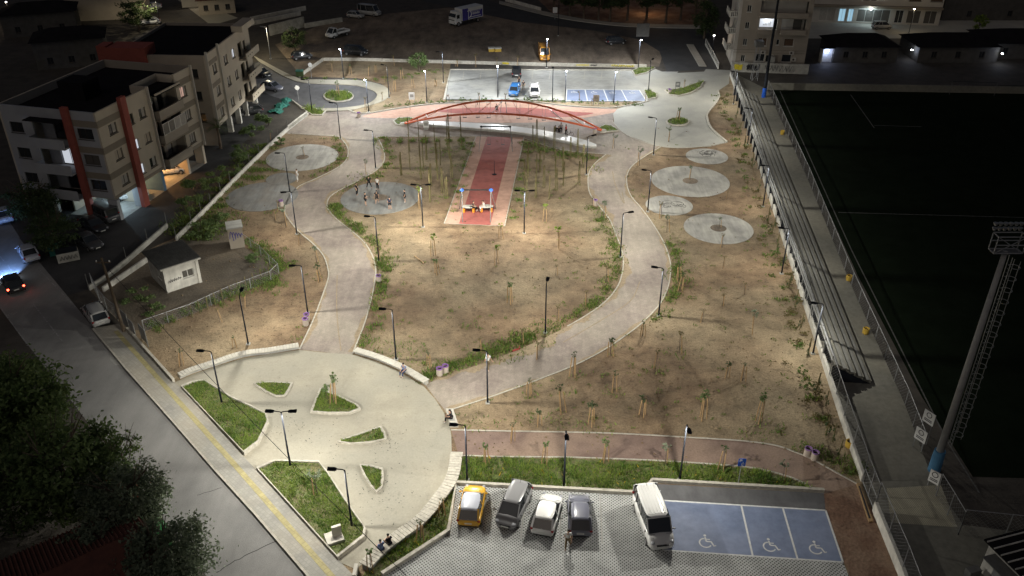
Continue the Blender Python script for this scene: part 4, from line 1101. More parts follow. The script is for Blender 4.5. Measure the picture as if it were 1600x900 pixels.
# long white arc bench below the arches
up_ = curve(WP([(655,190),(690,189.5),(740,192),(790,196),(840,202),(880,210),(915,219),(932,225.5)], .52), 8)
lo_ = curve(WP([(655,192.5),(690,195.5),(740,199.5),(790,203.5),(840,210.5),(880,219),(915,226.5),(932,227.5)], .52), 8)
t = thing('arc_bench', 'long white concrete arc bench below the red arches', 'bench', (0,0,0))
MB().strip(offset(up_,-.15), offset(lo_,.22), 0, .38).build('plinth', M['concrete'], t)
MB().strip(up_, lo_, .38, .52).build('seat', M['white_steel'], t)

# ================================================================ THE RED ARCHES
ea, eb = W(630,195), W(943,206)
ctr = (ea+eb)/2; ux = (eb-ea).normalized(); uy = Vector((-ux.y, ux.x, 0)); half = (eb-ea).length/2
arch = thing('twin_arch', 'orange-red steel twin arch spanning the play surface', 'arch', (0,0,0))
def arc_pt(t, side):
    s = 1-t*t
    return ctr + ux*half*t + uy*side*3.1*s + Vector((0,0,3.25*s+.12))
for side in (1,-1):
    MB().tube([arc_pt(-1+2*k/40, side) for k in range(41)], .15, 10).build('arch_tube', M['orange_steel'], arch, True)
for e in (-1,1):
    p = arc_pt(e,1); MB().lathe([(.5,0),(.5,.25),(.35,.35)], (p.x,p.y,0), 14).build('footing', M['slab'], arch)
bra = [(-.78,-.72,1),(-.62,-.80,0),(-.42,-.25,0),(-.12,-.22,0),(-.02,-.08,1),(.08,.20,0),(.36,.22,0),(.42,.62,1),(.62,.80,0),(.80,.82,0)]
for a, b, wht in bra:
    p, q = arc_pt(a,1), arc_pt(b,-1)
    MB().tube([p,q], .055, 8).build('brace', M['white_steel' if wht else 'orange_steel'], arch)
# hanging swings from the rear arch
for i, tt in enumerate((-.55,-.4,-.27,-.16,.14,.26,.4)):
    p = arc_pt(tt,1); sw = thing('hanging_swing', ['leftmost','second from left','third from left','fourth from left','third from right','second from right','rightmost'][i] + ' rope swing hanging from the rear red arch', 'swing', (p.x,p.y,0), 0, 'swings under the red arches')
    for sg in (-.28,.28):
        MB().tube([ux*sg+Vector((0,0,p.z)), ux*sg*.8+Vector((0,0,.62))], .022, 5).build('rope', M['galv'], sw)
    MB().box(-.3,.3,-.12,.12,.58,.63).build('seat', M['black_trim'], sw)
# white A-frame under the crown of the arch
t = thing('climbing_frame', 'small grey A-frame climbing net under the crown of the arches', 'climbing frame', W(787,176))
for sg in (-.5,.5):
    for s2 in (-1,1): MB().tube([(sg,s2*.5,0),(sg*.6,0,2.2)], .04, 6).build('leg', M['galv'], t)
MB().tube([(-.35,0,2.2),(.35,0,2.2)], .04, 6).build('top_bar', M['galv'], t)

# ================================================================ SWING FRAME
sx0, sx1, sy, sf = W(722,297,3.4), W(767,297,3.4), 0, 0
c = (sx0+sx1)/2; L_ = (sx1-sx0).length
t = thing('swing_frame', 'tall grey A-frame swing with black bar and blue corners on the red strip', 'swing', (c.x,c.y,0))
for s in (-1,1):
    for s2 in (-1,1):
        MB().tube([(s*L_/2,0,3.4),(s*(L_/2+(.55 if s2>0 else -.05)), s2*1.9, 0)], .05, 8).build('leg', M['pole_grey'], t)
    MB().blob((s*L_/2,0,3.4), .26,.2,.2).build('corner_joint', M['blue_plastic'], t, True)
MB().tube([(-L_/2,0,3.42),(L_/2,0,3.42)], .085, 10).build('top_bar', M['black_trim'], t)
MB().tube([(-L_/2+.9,0,3.4),(-L_/2+.95,0,1.2)], .02, 5).build('rope', M['black_trim'], t)
MB().blob((-L_/2+.95,0,1.15), .14,.14,.05).build('disc_seat', M['black_trim'], t)
for lb, px in (('left grey play bench with orange legs under the swing frame',(732.5,330.5)),('right grey play bench with orange legs under the swing frame',(760,330)),):
    b = thing('play_bench', lb, 'bench', W(*px), 0, 'play benches under the swing frame')
    P = [( .85*math.cos(R(a))**1 if abs(math.cos(R(a)))<.9 else .85*math.copysign(1,math.cos(R(a))), .42*math.sin(R(a))) for a in range(0,360,20)]
    MB().prism(P, .62,.74).build('seat', M['slab'], b)
    MB().prism([(x*1.06,y*1.08) for x,y in P], .56,.64).build('rim', M['black_trim'], b)
    for sxx in (-.6,.6):
        for syy in (-.28,.28): MB().lathe([(.13,0),(.15,.05),(.15,.56)], (sxx,syy,0), 10).build('leg', M['orange_plastic'], b)
for lb, x0_, x1_, y_ in (('far A-frame swing with black bar at the top of the red strip',752,797,198),):
    a_, b_ = W(x0_,y_,3.2), W(x1_,y_,3.2); c = (a_+b_)/2; L_ = (b_-a_).length
    t = thing('swing_frame', lb, 'swing', (c.x,c.y,0))
    for s in (-1,1):
        for s2 in (-1,1): MB().tube([(s*L_/2,0,3.2),(s*(L_/2+.35), s2*1.5, 0)], .045, 8).build('leg', M['pole_grey'], t)
        MB().blob((s*L_/2,0,3.2), .2,.16,.16).build('corner_joint', M['black_trim'], t, True)
    MB().tube([(-L_/2,0,3.22),(L_/2,0,3.22)], .085, 10).build('top_bar', M['black_trim'], t)
    for x in (-1.0,1.0):
        st = MB().box(x-.25,x+.25,-.1,.1,.5,.56).build('seat', M['black_trim'], t)
        for q in (-.22,.22): MB().tube([(x+q,0,.53),(x+q,0,3.2)], .015, 5).build('rope', M['pole_grey'], t)
t = thing('spring_post', 'thin dark post with a low seat on the upper red strip', 'play post', W(772.5,273))
MB().tube([(0,0,.0),(0,0,2.0)], .04, 6).build('post', M['pole'], t); MB().blob((0,0,.05), .35,.3,.06).build('foot', M['pole'], t)

# information boards
def board(label, px, wd, h, z0, m='sign_white', posts=True):
    t = thing('notice_board', label, 'sign', W(*px))
    p = MB().box(-wd/2,wd/2,-.03,.03,z0,z0+h).build('panel', M[m], t)
    MB().box(-wd*.3,wd*.3,-.036,-.031,z0+h*.35,z0+h*.75).build('print', M['concrete'], p)
    for s in (-1,1): MB().tube([(s*wd*.42,.05,0),(s*wd*.42,.05,z0+h)], .04, 6).build('leg', M['pole_grey'], t)
    return t
board('white notice board on two legs on the planted plot', (644,163), .95, 1.2, .8)
board('small white notice board in the bed behind the arches', (700,160), .5, .5, .9)
board('pinkish notice board below the blue upper bays', (931,165), 1.0, 1.1, .7, 'kerb')
board('grey notice board on the crescent bed', (1058,143), .8, .9, .8, 'pole_grey')
t = thing('info_plinth', 'white information plinth at the left end of the arc bench', 'sign', W(666,202))
MB().box(-.35,.35,-.2,.2,0,.3).build('base', M['concrete'], t); p = MB().box(-.42,.42,-.06,.06,.3,1.3).build('panel', M['sign_white'], t); MB().box(-.3,.3,-.067,-.062,.6,1.1).build('print', M['concrete'], p)
# white monument in the corner bed
t = thing('monument', 'small white stone monument on a square base in the corner bed', 'monument', W(523,845), R(25))
MB().box(-.6,.6,-.55,.55,.15,.42).build('base', M['slab'], t); MB().box(-.1,.55,-.1,.1,.42,1.35).build('slab', M['slab'], t)
# parking sign
t = thing('parking_sign', 'blue disabled parking sign on a thin post in the grass strip', 'sign', W(1153,757))
MB().tube([(0,0,0),(0,0,2.6)], .03, 8).build('post', M['galv'], t)
p = MB().box(-.28,.28,-.06,-.035,1.9,2.6).build('panel', M['sign_blue'], t)
mb = MB(); mb.box(-.2,-.14,-.066,-.061,2.3,2.55); mb.box(-.14,-.02,-.066,-.061,2.5,2.55); mb.box(-.14,-.02,-.066,-.061,2.4,2.44); mb.box(-.06,-.02,-.066,-.061,2.44,2.5)
mb.box(.06,.10,-.066,-.061,2.1,2.3); mb.box(.06,.2,-.066,-.061,2.08,2.12); mb.box(-.02,.03,-.066,-.061,1.96,2.16); mb.box(.0,.14,-.066,-.061,1.94,1.98); mb.build('symbol', M['sign_white'], p)
def round_sign(label, px, h=2.4, m='sign_white'):
    t = thing('road_sign', label, 'sign', W(*px)); MB().tube([(0,0,0),(0,0,h)], .035, 8).build('post', M['galv'], t)
    MB().add([(.38*math.cos(R(a)), -.05, h+.0+.38*math.sin(R(a))) for a in range(0,360,20)]+[(.38*math.cos(R(a)), -.02, h+.38*math.sin(R(a))) for a in range(0,360,20)], [tuple(range(18)), tuple(range(18,36))[::-1]]+[(i,18+i,18+(i+1)%18,(i+1)%18) for i in range(18)]).build('disc', M[m], t)
round_sign('round white road sign left of the cul-de-sac island', (467,159)); round_sign('round white road sign by the bin on the ring pavement', (487,122))
t = thing('direction_sign', 'white square road sign at the start of the rear pavement', 'sign', W(867,30)); MB().tube([(0,0,0),(0,0,2.2)],.05,6).build('post', M['galv'], t); MB().box(-.5,.5,-.05,0,1.4,2.6).build('panel', M['sign_white'], t)
t = thing('billboard', 'dark grey square billboard on a post above the upper car park corner', 'billboard', W(1003,68)); MB().tube([(0,0,0),(0,0,1.4)],.1,6).build('post', M['pole'], t); MB().box(-1.3,1.3,-.1,0,1.4,4.0).build('panel', M['pole_grey'], t)
t = thing('rubbish_container', 'dark green wheeled rubbish container by the ring pavement', 'bin', W(469,120)); MB().box(-.6,.6,-.45,.45,.15,1.1).build('body', M['leaf_dark'], t); MB().box(-.65,.65,-.5,.5,1.1,1.22).build('lid', M['green_net'], t)
for s in (-.45,.45): MB().tube([(s,-.48,.1),(s,-.40,.1)],.1,8).build('wheel', M['tyre'], t)
for lb, x, y in (('yellow salt crate with a grey lid on the dirt lot, left one',768,80),('yellow salt crate on the dirt lot, right one',778,80)):
    t = thing('yellow_crate', lb, 'crate', W(x,y), .2, 'yellow crates on the dirt lot'); MB().box(-.6,.6,-.45,.45,0,.55).build('body', M['yellow_bin'], t); MB().box(-.63,.63,-.48,.48,.55,.8).build('lid', M['plaster_old'], t)
# ================================================================ VEHICLES  (local +x is the nose)
def loft(mb, secs, mi=0):
    n = len(secs[0]); b = []
    for s in secs: b += s
    fs = []
    for i in range(len(secs)-1):
        for k in range(n):
            k2 = (k+1) % n
            fs.append((i*n+k, i*n+k2, (i+1)*n+k2, (i+1)*n+k))
    fs.append(tuple(range(n))[::-1]); fs.append(tuple((len(secs)-1)*n+k for k in range(n)))
    mb.add(b, fs, mi)

def ring(x, w_, zb, zs, crown=.03):
    return [(x,-w_*.86,zb),(x,-w_,zb+.14),(x,-w_,zb+(zs-zb)*.6),(x,-w_*.95,zs-.03),(x,-w_*.80,zs),(x,0,zs+crown),(x,w_*.80,zs),(x,w_*.95,zs-.03),(x,w_,zb+(zs-zb)*.6),(x,w_,zb+.14),(x,w_*.86,zb)][::-1]

CAR = {
 'hatch': dict(L=3.95,W=1.72,H=1.48,belt=.92,hood=.86,cab=(-1.92,-1.35,.25,1.02),tail=.9),
 'mpv': dict(L=4.1,W=1.72,H=1.60,belt=.98,hood=.95,cab=(-1.98,-1.6,.62,1.45),tail=.95),
 'van': dict(L=5.0,W=1.90,H=1.98,belt=1.08,hood=1.08,cab=(-2.44,-2.28,1.0,1.72),tail=1.05),
 'sedan': dict(L=4.5,W=1.75,H=1.44,belt=.9,hood=.86,cab=(-1.75,-.95,.35,1.15),tail=.92),
 'tallvan': dict(L=5.4,W=1.95,H=2.4,belt=1.15,hood=1.15,cab=(-2.66,-2.6,1.4,2.0),tail=1.1),
}
def car(name, label, px, deg, col, style='hatch', roof=None, lit=False, cat='car', group=None, bonnet=None, ribs=0, scale=1.0):
    d = CAR[style]; L_, w_, H_ = d['L'], d['W']/2, d['H']; hl = L_/2
    t = thing(name, label, cat, W(*px), R(deg), group); t.scale = (scale,)*3
    t.location.z = .03
    pm = PAINT[col]; rm = PAINT[roof] if roof else pm
    zb = .24; bt, hd = d['belt'], d['hood']; x0, x1, x2, x3 = d['cab']
    secs = [ring(-hl, w_*.80, zb+.16, d['tail']-.22), ring(-hl+.07, w_*.90, zb+.05, d['tail']-.04), ring(-hl+.35, w_*.97, zb, bt), ring(-hl*.45, w_, zb, bt+.01), ring(0, w_, zb, bt), ring(x3-.15, w_*.99, zb, hd+.03),
            ring(x3+.2, w_*.97, zb, hd), ring(hl-.45, w_*.93, zb+.02, hd-.09), ring(hl-.16, w_*.83, zb+.05, hd-.2), ring(hl-.03, w_*.68, zb+.1, hd-.32), ring(hl, w_*.5, zb+.16, hd-.42)]
    if style in ('van','tallvan'):
        secs[7:] = [ring(hl-.4, w_*.95, zb+.02, hd-.12), ring(hl-.12, w_*.86, zb+.05, hd-.3), ring(hl, w_*.7, zb+.14, hd-.48)]
    mb = MB(); loft(mb, secs); body = mb.build('body', pm, t, True)
    if bonnet:
        pass
    # glazed cabin
    def cs(x, wz, z): return [(x,-wz,z),(x,wz,z)]
    g = w_*.93; gr = w_*.76 if style not in ('van','tallvan') else w_*.86; hz = H_-.03
    ra, rb = x1, x2
    vs = [(x0,-g*.93,bt-.05),(x0,g*.93,bt-.05),(x3,g*.95,hd-.02),(x3,-g*.95,hd-.02),(ra,-gr,hz),(ra,gr,hz),(rb,gr,hz),(rb,-gr,hz),((x0+x3)/2,-g,bt-.05),((x0+x3)/2,g,bt-.05),((ra+rb)/2,-gr*1.02,hz),((ra+rb)/2,gr*1.02,hz)]
    MB().add(vs, [(0,1,5,4)[::-1],(3,2,6,7),(0,8,10,4),(8,3,7,10),(1,5,11,9),(9,11,6,2),(4,10,11,5)[::-1],(10,7,6,11)[::-1]]).build('window', M['glass'], t)
    # roof skin with rounded plan, slightly domed
    rs = []
    for k in range(9):
        f_ = k/8; x = lerp(ra-.10, rb+.06, f_); e = math.sin(math.pi*min(max(f_,.04),.96))**.35
        wr = gr*(.90+.13*e); z = H_-.045+.05*math.sin(math.pi*f_)
        rs.append([(x,-wr,z-.05),(x,-wr*.93,z),(x,-wr*.4,z+.022),(x,wr*.4,z+.022),(x,wr*.93,z),(x,wr,z-.05)][::-1])
    mb = MB(); loft(mb, rs); rf = mb.build('roof', rm, t, True)
    for k in range(ribs):
        y = lerp(-gr*.7, gr*.7, k/(ribs-1)); MB().box(ra+.1, rb-.3, y-.05, y+.05, H_+.0, H_+.035).build('roof_rib', rm, rf)
    MB().tube([(ra+.2,0,H_),(ra+.02,0,H_+.16)], .012, 5).build('aerial', M['black_trim'], rf)
    # pillars
    for s in (-1,1):
        bars = [((x3,s*g*.95,hd),(rb,s*gr*1.0,hz),.07,.06), ((x0,s*g*.92,bt-.02),(ra,s*gr,hz),.14,.08)]
        xm = (x0+x3)/2+.1; bars.append(((xm,s*g*1.0,bt-.03),((ra+rb)/2+.1,s*gr*1.02,hz),.07,.05))
        if style in ('mpv','van','tallvan'): bars.append(((x0+.9,s*g*.99,bt-.03),(ra+.8,s*gr*1.02,hz),.08,.05))
        for p_, q_, a_, b_ in bars: MB().beam(p_, q_, a_, b_).build('pillar', pm, t)
        MB().blob((x3-.28, s*(w_+.10), bt+.08), .07,.11,.07).build('mirror', pm, t, True)
    # wheels
    wb = hl*.64
    for sx in (-1,1):
        for s in (-1,1):
            x, y = sx*wb, s*(w_-.10)
            wh = MB().tube([(x,y-.1,.31),(x,y+.1,.31)], .31, 16).build('wheel', M['tyre'], t)
            MB().tube([(x,y+s*.09,.31),(x,y+s*.115,.31)], .2, 12).build('rim', M['rim'], wh)
    # lamps, bumpers, plates
    for s in (-1,1):
        mb = MB(); yh = s*w_*.70
        mb.add([(hl-.34,yh+s*.24,hd-.17),(hl-.06,yh-s*.06,hd-.25),(hl-.06,yh-s*.06,hd-.38),(hl-.22,yh+s*.20,hd-.36),(hl-.46,yh+s*.20,hd-.10),(hl-.18,yh-s*.10,hd-.17)], [(0,1,2,3),(0,4,5,1)] if s>0 else [(3,2,1,0),(1,5,4,0)])
        mb2 = MB().blob((hl-.2, s*w_*.72, hd-.22), .19,.15,.075, n=10); mb2.build('headlight', M['head_lit' if lit else 'head_glass'], t, True)
        tz = d['tail']-.12 if style not in ('van','tallvan') else d['tail']+.1
        MB().blob((-hl+.12, s*w_*.84, tz), .10,.13,.15, n=10).build('taillight', M['tail_lit' if lit else 'tail'], t, True)
    MB().box(hl-.03,hl+.015,-.26,.26,.42,.53).build('number_plate', M['plate'], t); MB().box(-hl-.02,-hl+.05,-.26,.26,.55,.66).build('number_plate', M['plate'], t)
    MB().box(hl-.22,hl-.0,-w_*.45,w_*.45,hd-.46,hd-.34).build('grille', M['black_trim'], t)
    MB().box(-hl+.0,-hl+.2,-w_*.7,w_*.7,.28,.40).build('bumper', M['black_trim'], t)
    for s in (-1,1):
        for xd in ((x0+x3)/2+.1, x3-.55, x0+.85): MB().box(xd-.012,xd+.012,s*(w_-.004)-.006,s*(w_-.004)+.006,.42,bt-.06).build('door_seam', M['black_trim'], t)
        MB().box(xm-.35,xm-.15,s*(w_+.0)-.015,s*(w_+.0)+.015,bt-.22,bt-.17).build('door_handle', M['rim'], t)
        MB().beam((x3+.12,s*w_*.74,hd+.004),(hl-.42,s*w_*.60,hd-.085),.018,.016).build('bonnet_seam', M['black_trim'], t)
    # bonnet and tailgate shut lines
    MB().beam((x3+.06,-w_*.78,hd+.016),(x3+.06,w_*.78,hd+.016),.03,.02).build('wiper_cowl', M['black_trim'], t)
    return t
def head(a, b):
    p, q = W(*a), W(*b); return math.degrees(math.atan2(q.y-p.y, q.x-p.x))
car('yellow_car','yellow hatchback with a pale grey roof, first in the row by the plaza',(738,797),84,'yellow','hatch','bluewhite')
car('grey_car','grey minivan parked nose out beside the yellow hatchback',(803,800),251,'grey','mpv')
car('white_car','white hatchback parked nose in between the grey minivan and slate car',(855,811),76,'white','hatch')
car('slate_car','slate blue hatchback parked nose in, right of the white hatchback',(905,812),88,'slate','hatch')
car('white_van','white passenger van with ribbed roof parked beside the blue bays',(1019,823),278,'white','van',ribs=6, cat='van')
car('silver_car','silver estate car parked half on the pavement by the street gate',(152,499),128,'silver','mpv')
car('moving_car','dark car with glowing red tail lights driving up the street',(22,449),128,'black','hatch',lit=True)
car('parked_sedan','pale sedan at the left street edge ahead of the driving car',(46,401),128,'bluewhite','sedan')
car('parked_sedan','pale car cut by the left edge above the parked sedan',(6,342),128,'bluewhite','sedan')
car('yard_car','dark sedan parked nearest the graffiti container in the yard',(140,384),-40,'charcoal','sedan')
car('yard_car','black car between the dark sedan and the dark van in the yard',(148,358),-40,'black','sedan')
car('yard_van','dark van with a white framed rear window parked by the block corner',(163,341),-218,'charcoal','van',cat='van')
car('port_car','white car lit orange inside the apartment car port',(268,271),20,'white','hatch')
car('port_car','white car lit blue inside the apartment car port',(205,310),20,'white','sedan')
car('street_car','dark car at the cul-de-sac beside the rear apartment block',(408,119),-35,'black','sedan')
car('street_car','silver hatchback parked below the dark car by the cul-de-sac',(426,141),-25,'slate','hatch')
car('street_car','dark car half hidden beside the block corner above the car port',(392,178),200,'charcoal','hatch')
car('street_car','dark car behind the road sign above the ring pavement, left of the pair',(472,92),25,'charcoal','hatch')
car('lot_car','black off-road car on the dirt lot behind the bright lamp',(556,86),-12,'black','mpv',scale=1.15)
car('lot_car','pale car at the far left of the dirt lot',(556,28),-20,'silver','hatch'); car('lot_van','light van beside the pale car at the far dirt lot',(578,24),-25,'silver','tallvan',cat='van')
car('blue_car','bright blue hatchback in the upper car park',(804,147),262,'blue','mpv',scale=.97)
car('white_pickup','white car right of the blue hatchback in the upper car park',(835,148.5),270,'white','mpv')
car('black_car','black boxy car at the top edge of the upper car park',(807,118),90,'black','mpv')
car('orange_van','orange panel van on the dirt lot behind the upper car park wall',(850,91),272,'orange','tallvan',cat='van')
car('red_car','red car half hidden under the roadside trees',(195,768),128,'red','hatch'); car('green_car','green car half hidden under the lower roadside trees',(243,838),128,'green','hatch')
car('shop_car','pale van parked in front of the shop building',(1377,45),0,'silver','mpv')
car('lane_car','pale car parked along the far back lane, nearest',(235,38),200,'bluewhite','sedan',group='cars on the far back lane'); car('lane_car','pale car parked along the far back lane, farther',(238,14),200,'bluewhite','sedan',group='cars on the far back lane')
car('night_car','dark car with one bright wheel at the edge of the dirt lot',(962,69),15,'black','mpv')
# the driving car's headlights
for s in (-.6,.6):
    d = bpy.data.lights.new('headlight_beam','SPOT'); d.energy = 2000; d.color = (.24,.45,1); d.spot_size = R(75); d.spot_blend = .8; d.shadow_soft_size = .08
    o = link('headlight_beam', d, [q for q in bpy.data.objects if q.name == 'moving_car'][0]); o.location = (2.1,s,.7); o.rotation_euler = (R(78),0,R(-90))

def truck():
    a, b = W(700,43), W(755,30); h_ = math.atan2(a.y-b.y, a.x-b.x)
    t = thing('box_truck','white box truck with dark blue printed side on the far dirt lot','truck',(a+b)/2,h_)
    mb = MB(); mb.prism([(2.3,-1.1),(4.0,-1.1),(4.15,-.95),(4.15,.95),(4.0,1.1),(2.3,1.1)],.6,2.0); mb.prism([(2.3,-1.08),(3.7,-1.02),(3.7,1.02),(2.3,1.08)],2.0,2.85); mb.build('cab', PAINT['white'], t)
    MB().add([(4.16,-.95,1.75),(4.16,.95,1.75),(3.74,.92,2.7),(3.74,-.92,2.7)],[(0,1,2,3)]).build('windscreen', M['glass'], t)
    for s in (-1,1): MB().box(2.8,3.6,s*1.11-.01,s*1.11+.01,1.7,2.5).build('side_window', M['glass'], t)
    MB().box(2.5,3.6,-.95,.95,2.85,3.15).build('wind_deflector', PAINT['white'], t)
    bx = MB().box(-4.1,2.1,-1.22,1.22,1.05,3.5).build('cargo_box', PAINT['white'], t)
    for s in (-1,1):
        MB().box(.4,2.09,s*1.235-.01,s*1.235+.01,1.07,3.48).build('blue_print', M['ink_blue'], bx)
        MB().box(-3.9,.2,s*1.235-.01,s*1.235+.01,1.2,2.75).build('blue_print', M['ink_blue'], bx)
        mb = MB()
        for k in range(9): # illegible pale lettering
            x = -.9-k*.24; mb.box(x-.16,x,s*1.25-.004,s*1.25+.004,1.95,2.35+.1*(k%3==0))
        mb.box(-3.4,-.2,s*1.25-.004,s*1.25+.004,1.45,1.6); mb.box(-3.4,.0,s*1.25-.004,s*1.25+.004,2.55,2.62)
        mb.tube([(.2+.75*math.cos(R(q)), s*1.25, 2.2+.75*math.sin(R(q))) for q in range(60,300,15)],.09,4); mb.build('lettering', M['sign_white'], bx)
    MB().box(-4.0,2.2,-.5,.5,.7,1.05).build('chassis', M['black_trim'], t)
    for x in (3.2,-2.6):
        for s in (-1,1):
            wh = MB().tube([(x,s*1.0-.15,.5),(x,s*1.0+.15,.5)],.5,16).build('wheel', M['tyre'], t); MB().tube([(x,s*1.16,.5),(x,s*1.18,.5)],.28,12).build('rim', M['rim'], wh)
    for s in (-1,1): MB().box(4.12,4.2,s*.85-.15,s*.85+.15,.75,.95).build('headlight', M['head_glass'], t)
    MB().box(4.14,4.2,-.9,.9,1.35,1.5).build('grille', M['black_trim'], t)
truck()
def pickup():
    a, b = W(510,62), W(545,53); h_ = math.atan2(a.y-b.y, a.x-b.x)
    t = thing('flatbed_pickup','white flatbed pickup truck on the dirt lot','truck',(a+b)/2,h_)
    mb = MB(); loft(mb, [ring(.7,.95,.4,1.2), ring(1.4,.95,.4,1.2), ring(2.3,.92,.4,1.15), ring(2.65,.8,.5,.95)]); mb.build('body', PAINT['white'], t, True)
    vs=[(.7,-.9,1.1),(.7,.9,1.1),(2.15,.88,1.15),(2.15,-.88,1.15),(.75,-.78,2.0),(.75,.78,2.0),(1.45,.76,2.0),(1.45,-.76,2.0)]
    MB().add(vs,[(0,4,5,1),(3,2,6,7),(0,3,7,4),(1,5,6,2)]).build('window', M['glass'], t); MB().box(.68,1.48,-.82,.82,2.0,2.06).build('roof', PAINT['white'], t)
    for s in (-1,1):
        MB().beam((.73,s*.9,1.1),(.77,s*.8,2.0),.1,.1).build('pillar', PAINT['white'], t); MB().beam((2.15,s*.9,1.15),(1.46,s*.78,2.0),.08,.08).build('pillar', PAINT['white'], t)
        MB().box(-2.6,.6,s*.98-.03,s*.98+.03,.85,1.25).build('side_board', PAINT['white'], t)
    MB().box(-2.62,.6,-.98,.98,.75,.85).build('flatbed', M['pole_grey'], t); MB().box(-2.66,-2.6,-1.0,1.0,.85,1.25).build('tail_board', PAINT['white'], t)
    for x in (1.7,-1.7):
        for s in (-1,1):
            wh = MB().tube([(x,s*.85-.12,.36),(x,s*.85+.12,.36)],.36,14).build('wheel', M['tyre'], t); MB().tube([(x,s*.98,.36),(x,s*1.0,.36)],.2,10).build('rim', M['rim'], wh)
pickup()

# ================================================================ PEOPLE
def skin_obj(name, verts, edges, radii, m, parent, root=0, sub=1):
    me = bpy.data.meshes.new(name); me.from_pydata(verts, edges, []); me.materials.append(m)
    o = link(name, me, parent)
    sk = o.modifiers.new('skin','SKIN'); sk.use_smooth_shade = True
    o.modifiers.new('sub','SUBSURF').levels = sub; o.modifiers['sub'].render_levels = sub
    for i, r in enumerate(radii):
        d = me.skin_vertices[0].data[i]; d.radius = (r, r) if not isinstance(r, tuple) else r; d.use_root = (i == root)
    return o
def person(label, px, face, shirt, legs, pose='stand', shorts=False, z=0.0, h=1.74, hair='hair', shoes='white', group=None, arm=0):
    """local -y is forward"""
    t = thing('person', label, 'person', W(*px), R(face)+math.pi/2, group); t.location.z = z; t.scale = (h/1.74,)*3
    V = Vector
    st = dict(pel=V((0,0,.93)), bel=V((0,0,1.08)), che=V((0,0,1.30)), nk=V((0,0,1.49)), hd=V((0,-.02,1.62)), top=V((0,0,1.70)))
    J = {}
    for s, k in ((-1,'r'),(1,'l')):
        J['sh'+k]=V((s*.19,0,1.42)); J['el'+k]=V((s*.26,.03,1.14)); J['ha'+k]=V((s*.27,-.10,.90))
        J['hip'+k]=V((s*.10,0,.90)); J['kn'+k]=V((s*.12,-.02,.50)); J['an'+k]=V((s*.13,.02,.09)); J['to'+k]=V((s*.15,-.14,.04))
    if pose == 'walk':
        J['knr']+=V((0,-.18,.02)); J['anr']+=V((0,-.26,.02)); J['tor']+=V((0,-.26,.03)); J['anl']+=V((0,.30,.04)); J['tol']+=V((0,.28,0)); J['knl']+=V((0,.08,0)); J['har']+=V((0,.22,.04)); J['hal']+=V((0,-.18,.08))
    if pose == 'wide':
        for k, s in (('r',-1),('l',1)): J['kn'+k].x+=s*.10; J['an'+k].x+=s*.18; J['to'+k].x+=s*.2; J['el'+k].x+=s*.1; J['ha'+k]+=V((-s*.02,-.15,.12))
    if pose == 'phone':
        for k, s in (('r',-1),('l',1)): J['el'+k]+=V((0,-.06,0)); J['ha'+k]=V((s*.08,-.30,1.18))
    if pose == 'sit':
        for q in st.values(): q.z -= .46
        for k, s in (('r',-1),('l',1)):
            J['sh'+k].z-=.46; J['el'+k]=V((s*.25,-.08,.72)); J['ha'+k]=V((s*.12,-.36,.60)); J['hip'+k]=V((s*.10,0,.46)); J['kn'+k]=V((s*.14,-.44,.50)); J['an'+k]=V((s*.14,-.46,.09)); J['to'+k]=V((s*.15,-.62,.04))
        for n_ in ('che','nk','hd','top'): st[n_].y -= .10
    vs, es, rs = [], [], []
    def a(p, r, frm=None):
        vs.append(tuple(p)); rs.append(r)
        if frm is not None: es.append((frm, len(vs)-1))
        return len(vs)-1
    pe=a(st['pel'],(.14,.10)); be=a(st['bel'],(.13,.09),pe); ch=a(st['che'],(.16,.105),be); nk=a(st['nk'],.055,ch); hd=a(st['hd'],(.078,.095),nk); tp=a(st['top'],(.06,.07),hd); a(st['hd']+V((0,-.10,-.01)),.014,hd)
    for k, s in (('r',-1),('l',1)):
        sh=a(J['sh'+k],.058,ch); el=a(J['el'+k],.042,sh); ha=a(J['ha'+k],.032,el)
        dr=(J['ha'+k]-J['el'+k]).normalized(); side=dr.cross(V((0,1,0)) if abs(dr.y)<.8 else V((0,0,1))).normalized()
        for q, (off,ln) in enumerate(((-.03,.07),(-.011,.085),(.011,.08),(.03,.065))):
            f1=a(J['ha'+k]+dr*.05+side*off,.010,ha); a(J['ha'+k]+dr*(.05+ln)+side*off*1.1+V((0,-.012,0)),.008,f1)
        f1=a(J['ha'+k]+dr*.02+side*.04*(-s)+V((0,-.03,0)),.011,ha); a(J['ha'+k]+dr*.06+side*.05*(-s)+V((0,-.05,0)),.009,f1)
        hp=a(J['hip'+k],.085,pe); kn=a(J['kn'+k],.058,hp); an=a(J['an'+k],.042,kn); a(J['to'+k],.036,an)
    skin_obj('body', vs, es, rs, M['skin'], t)
    # shirt
    v=[tuple(st['pel']+V((0,0,.02))),tuple(st['bel']),tuple(st['che']),tuple(st['nk']-V((0,0,.05)))]; e=[(0,1),(1,2),(2,3)]; r=[(.165,.125),(.155,.115),(.185,.13),.075]
    for k in 'rl':
        i=len(v); v+=[tuple(J['sh'+k]),tuple(J['sh'+k].lerp(J['el'+k],.75))]; e+=[(2,i),(i,i+1)]; r+=[.078,.066]
    skin_obj('shirt', v, e, r, CL[shirt], t)
    v=[tuple(st['pel'])]; e=[]; r=[(.165,.125)]
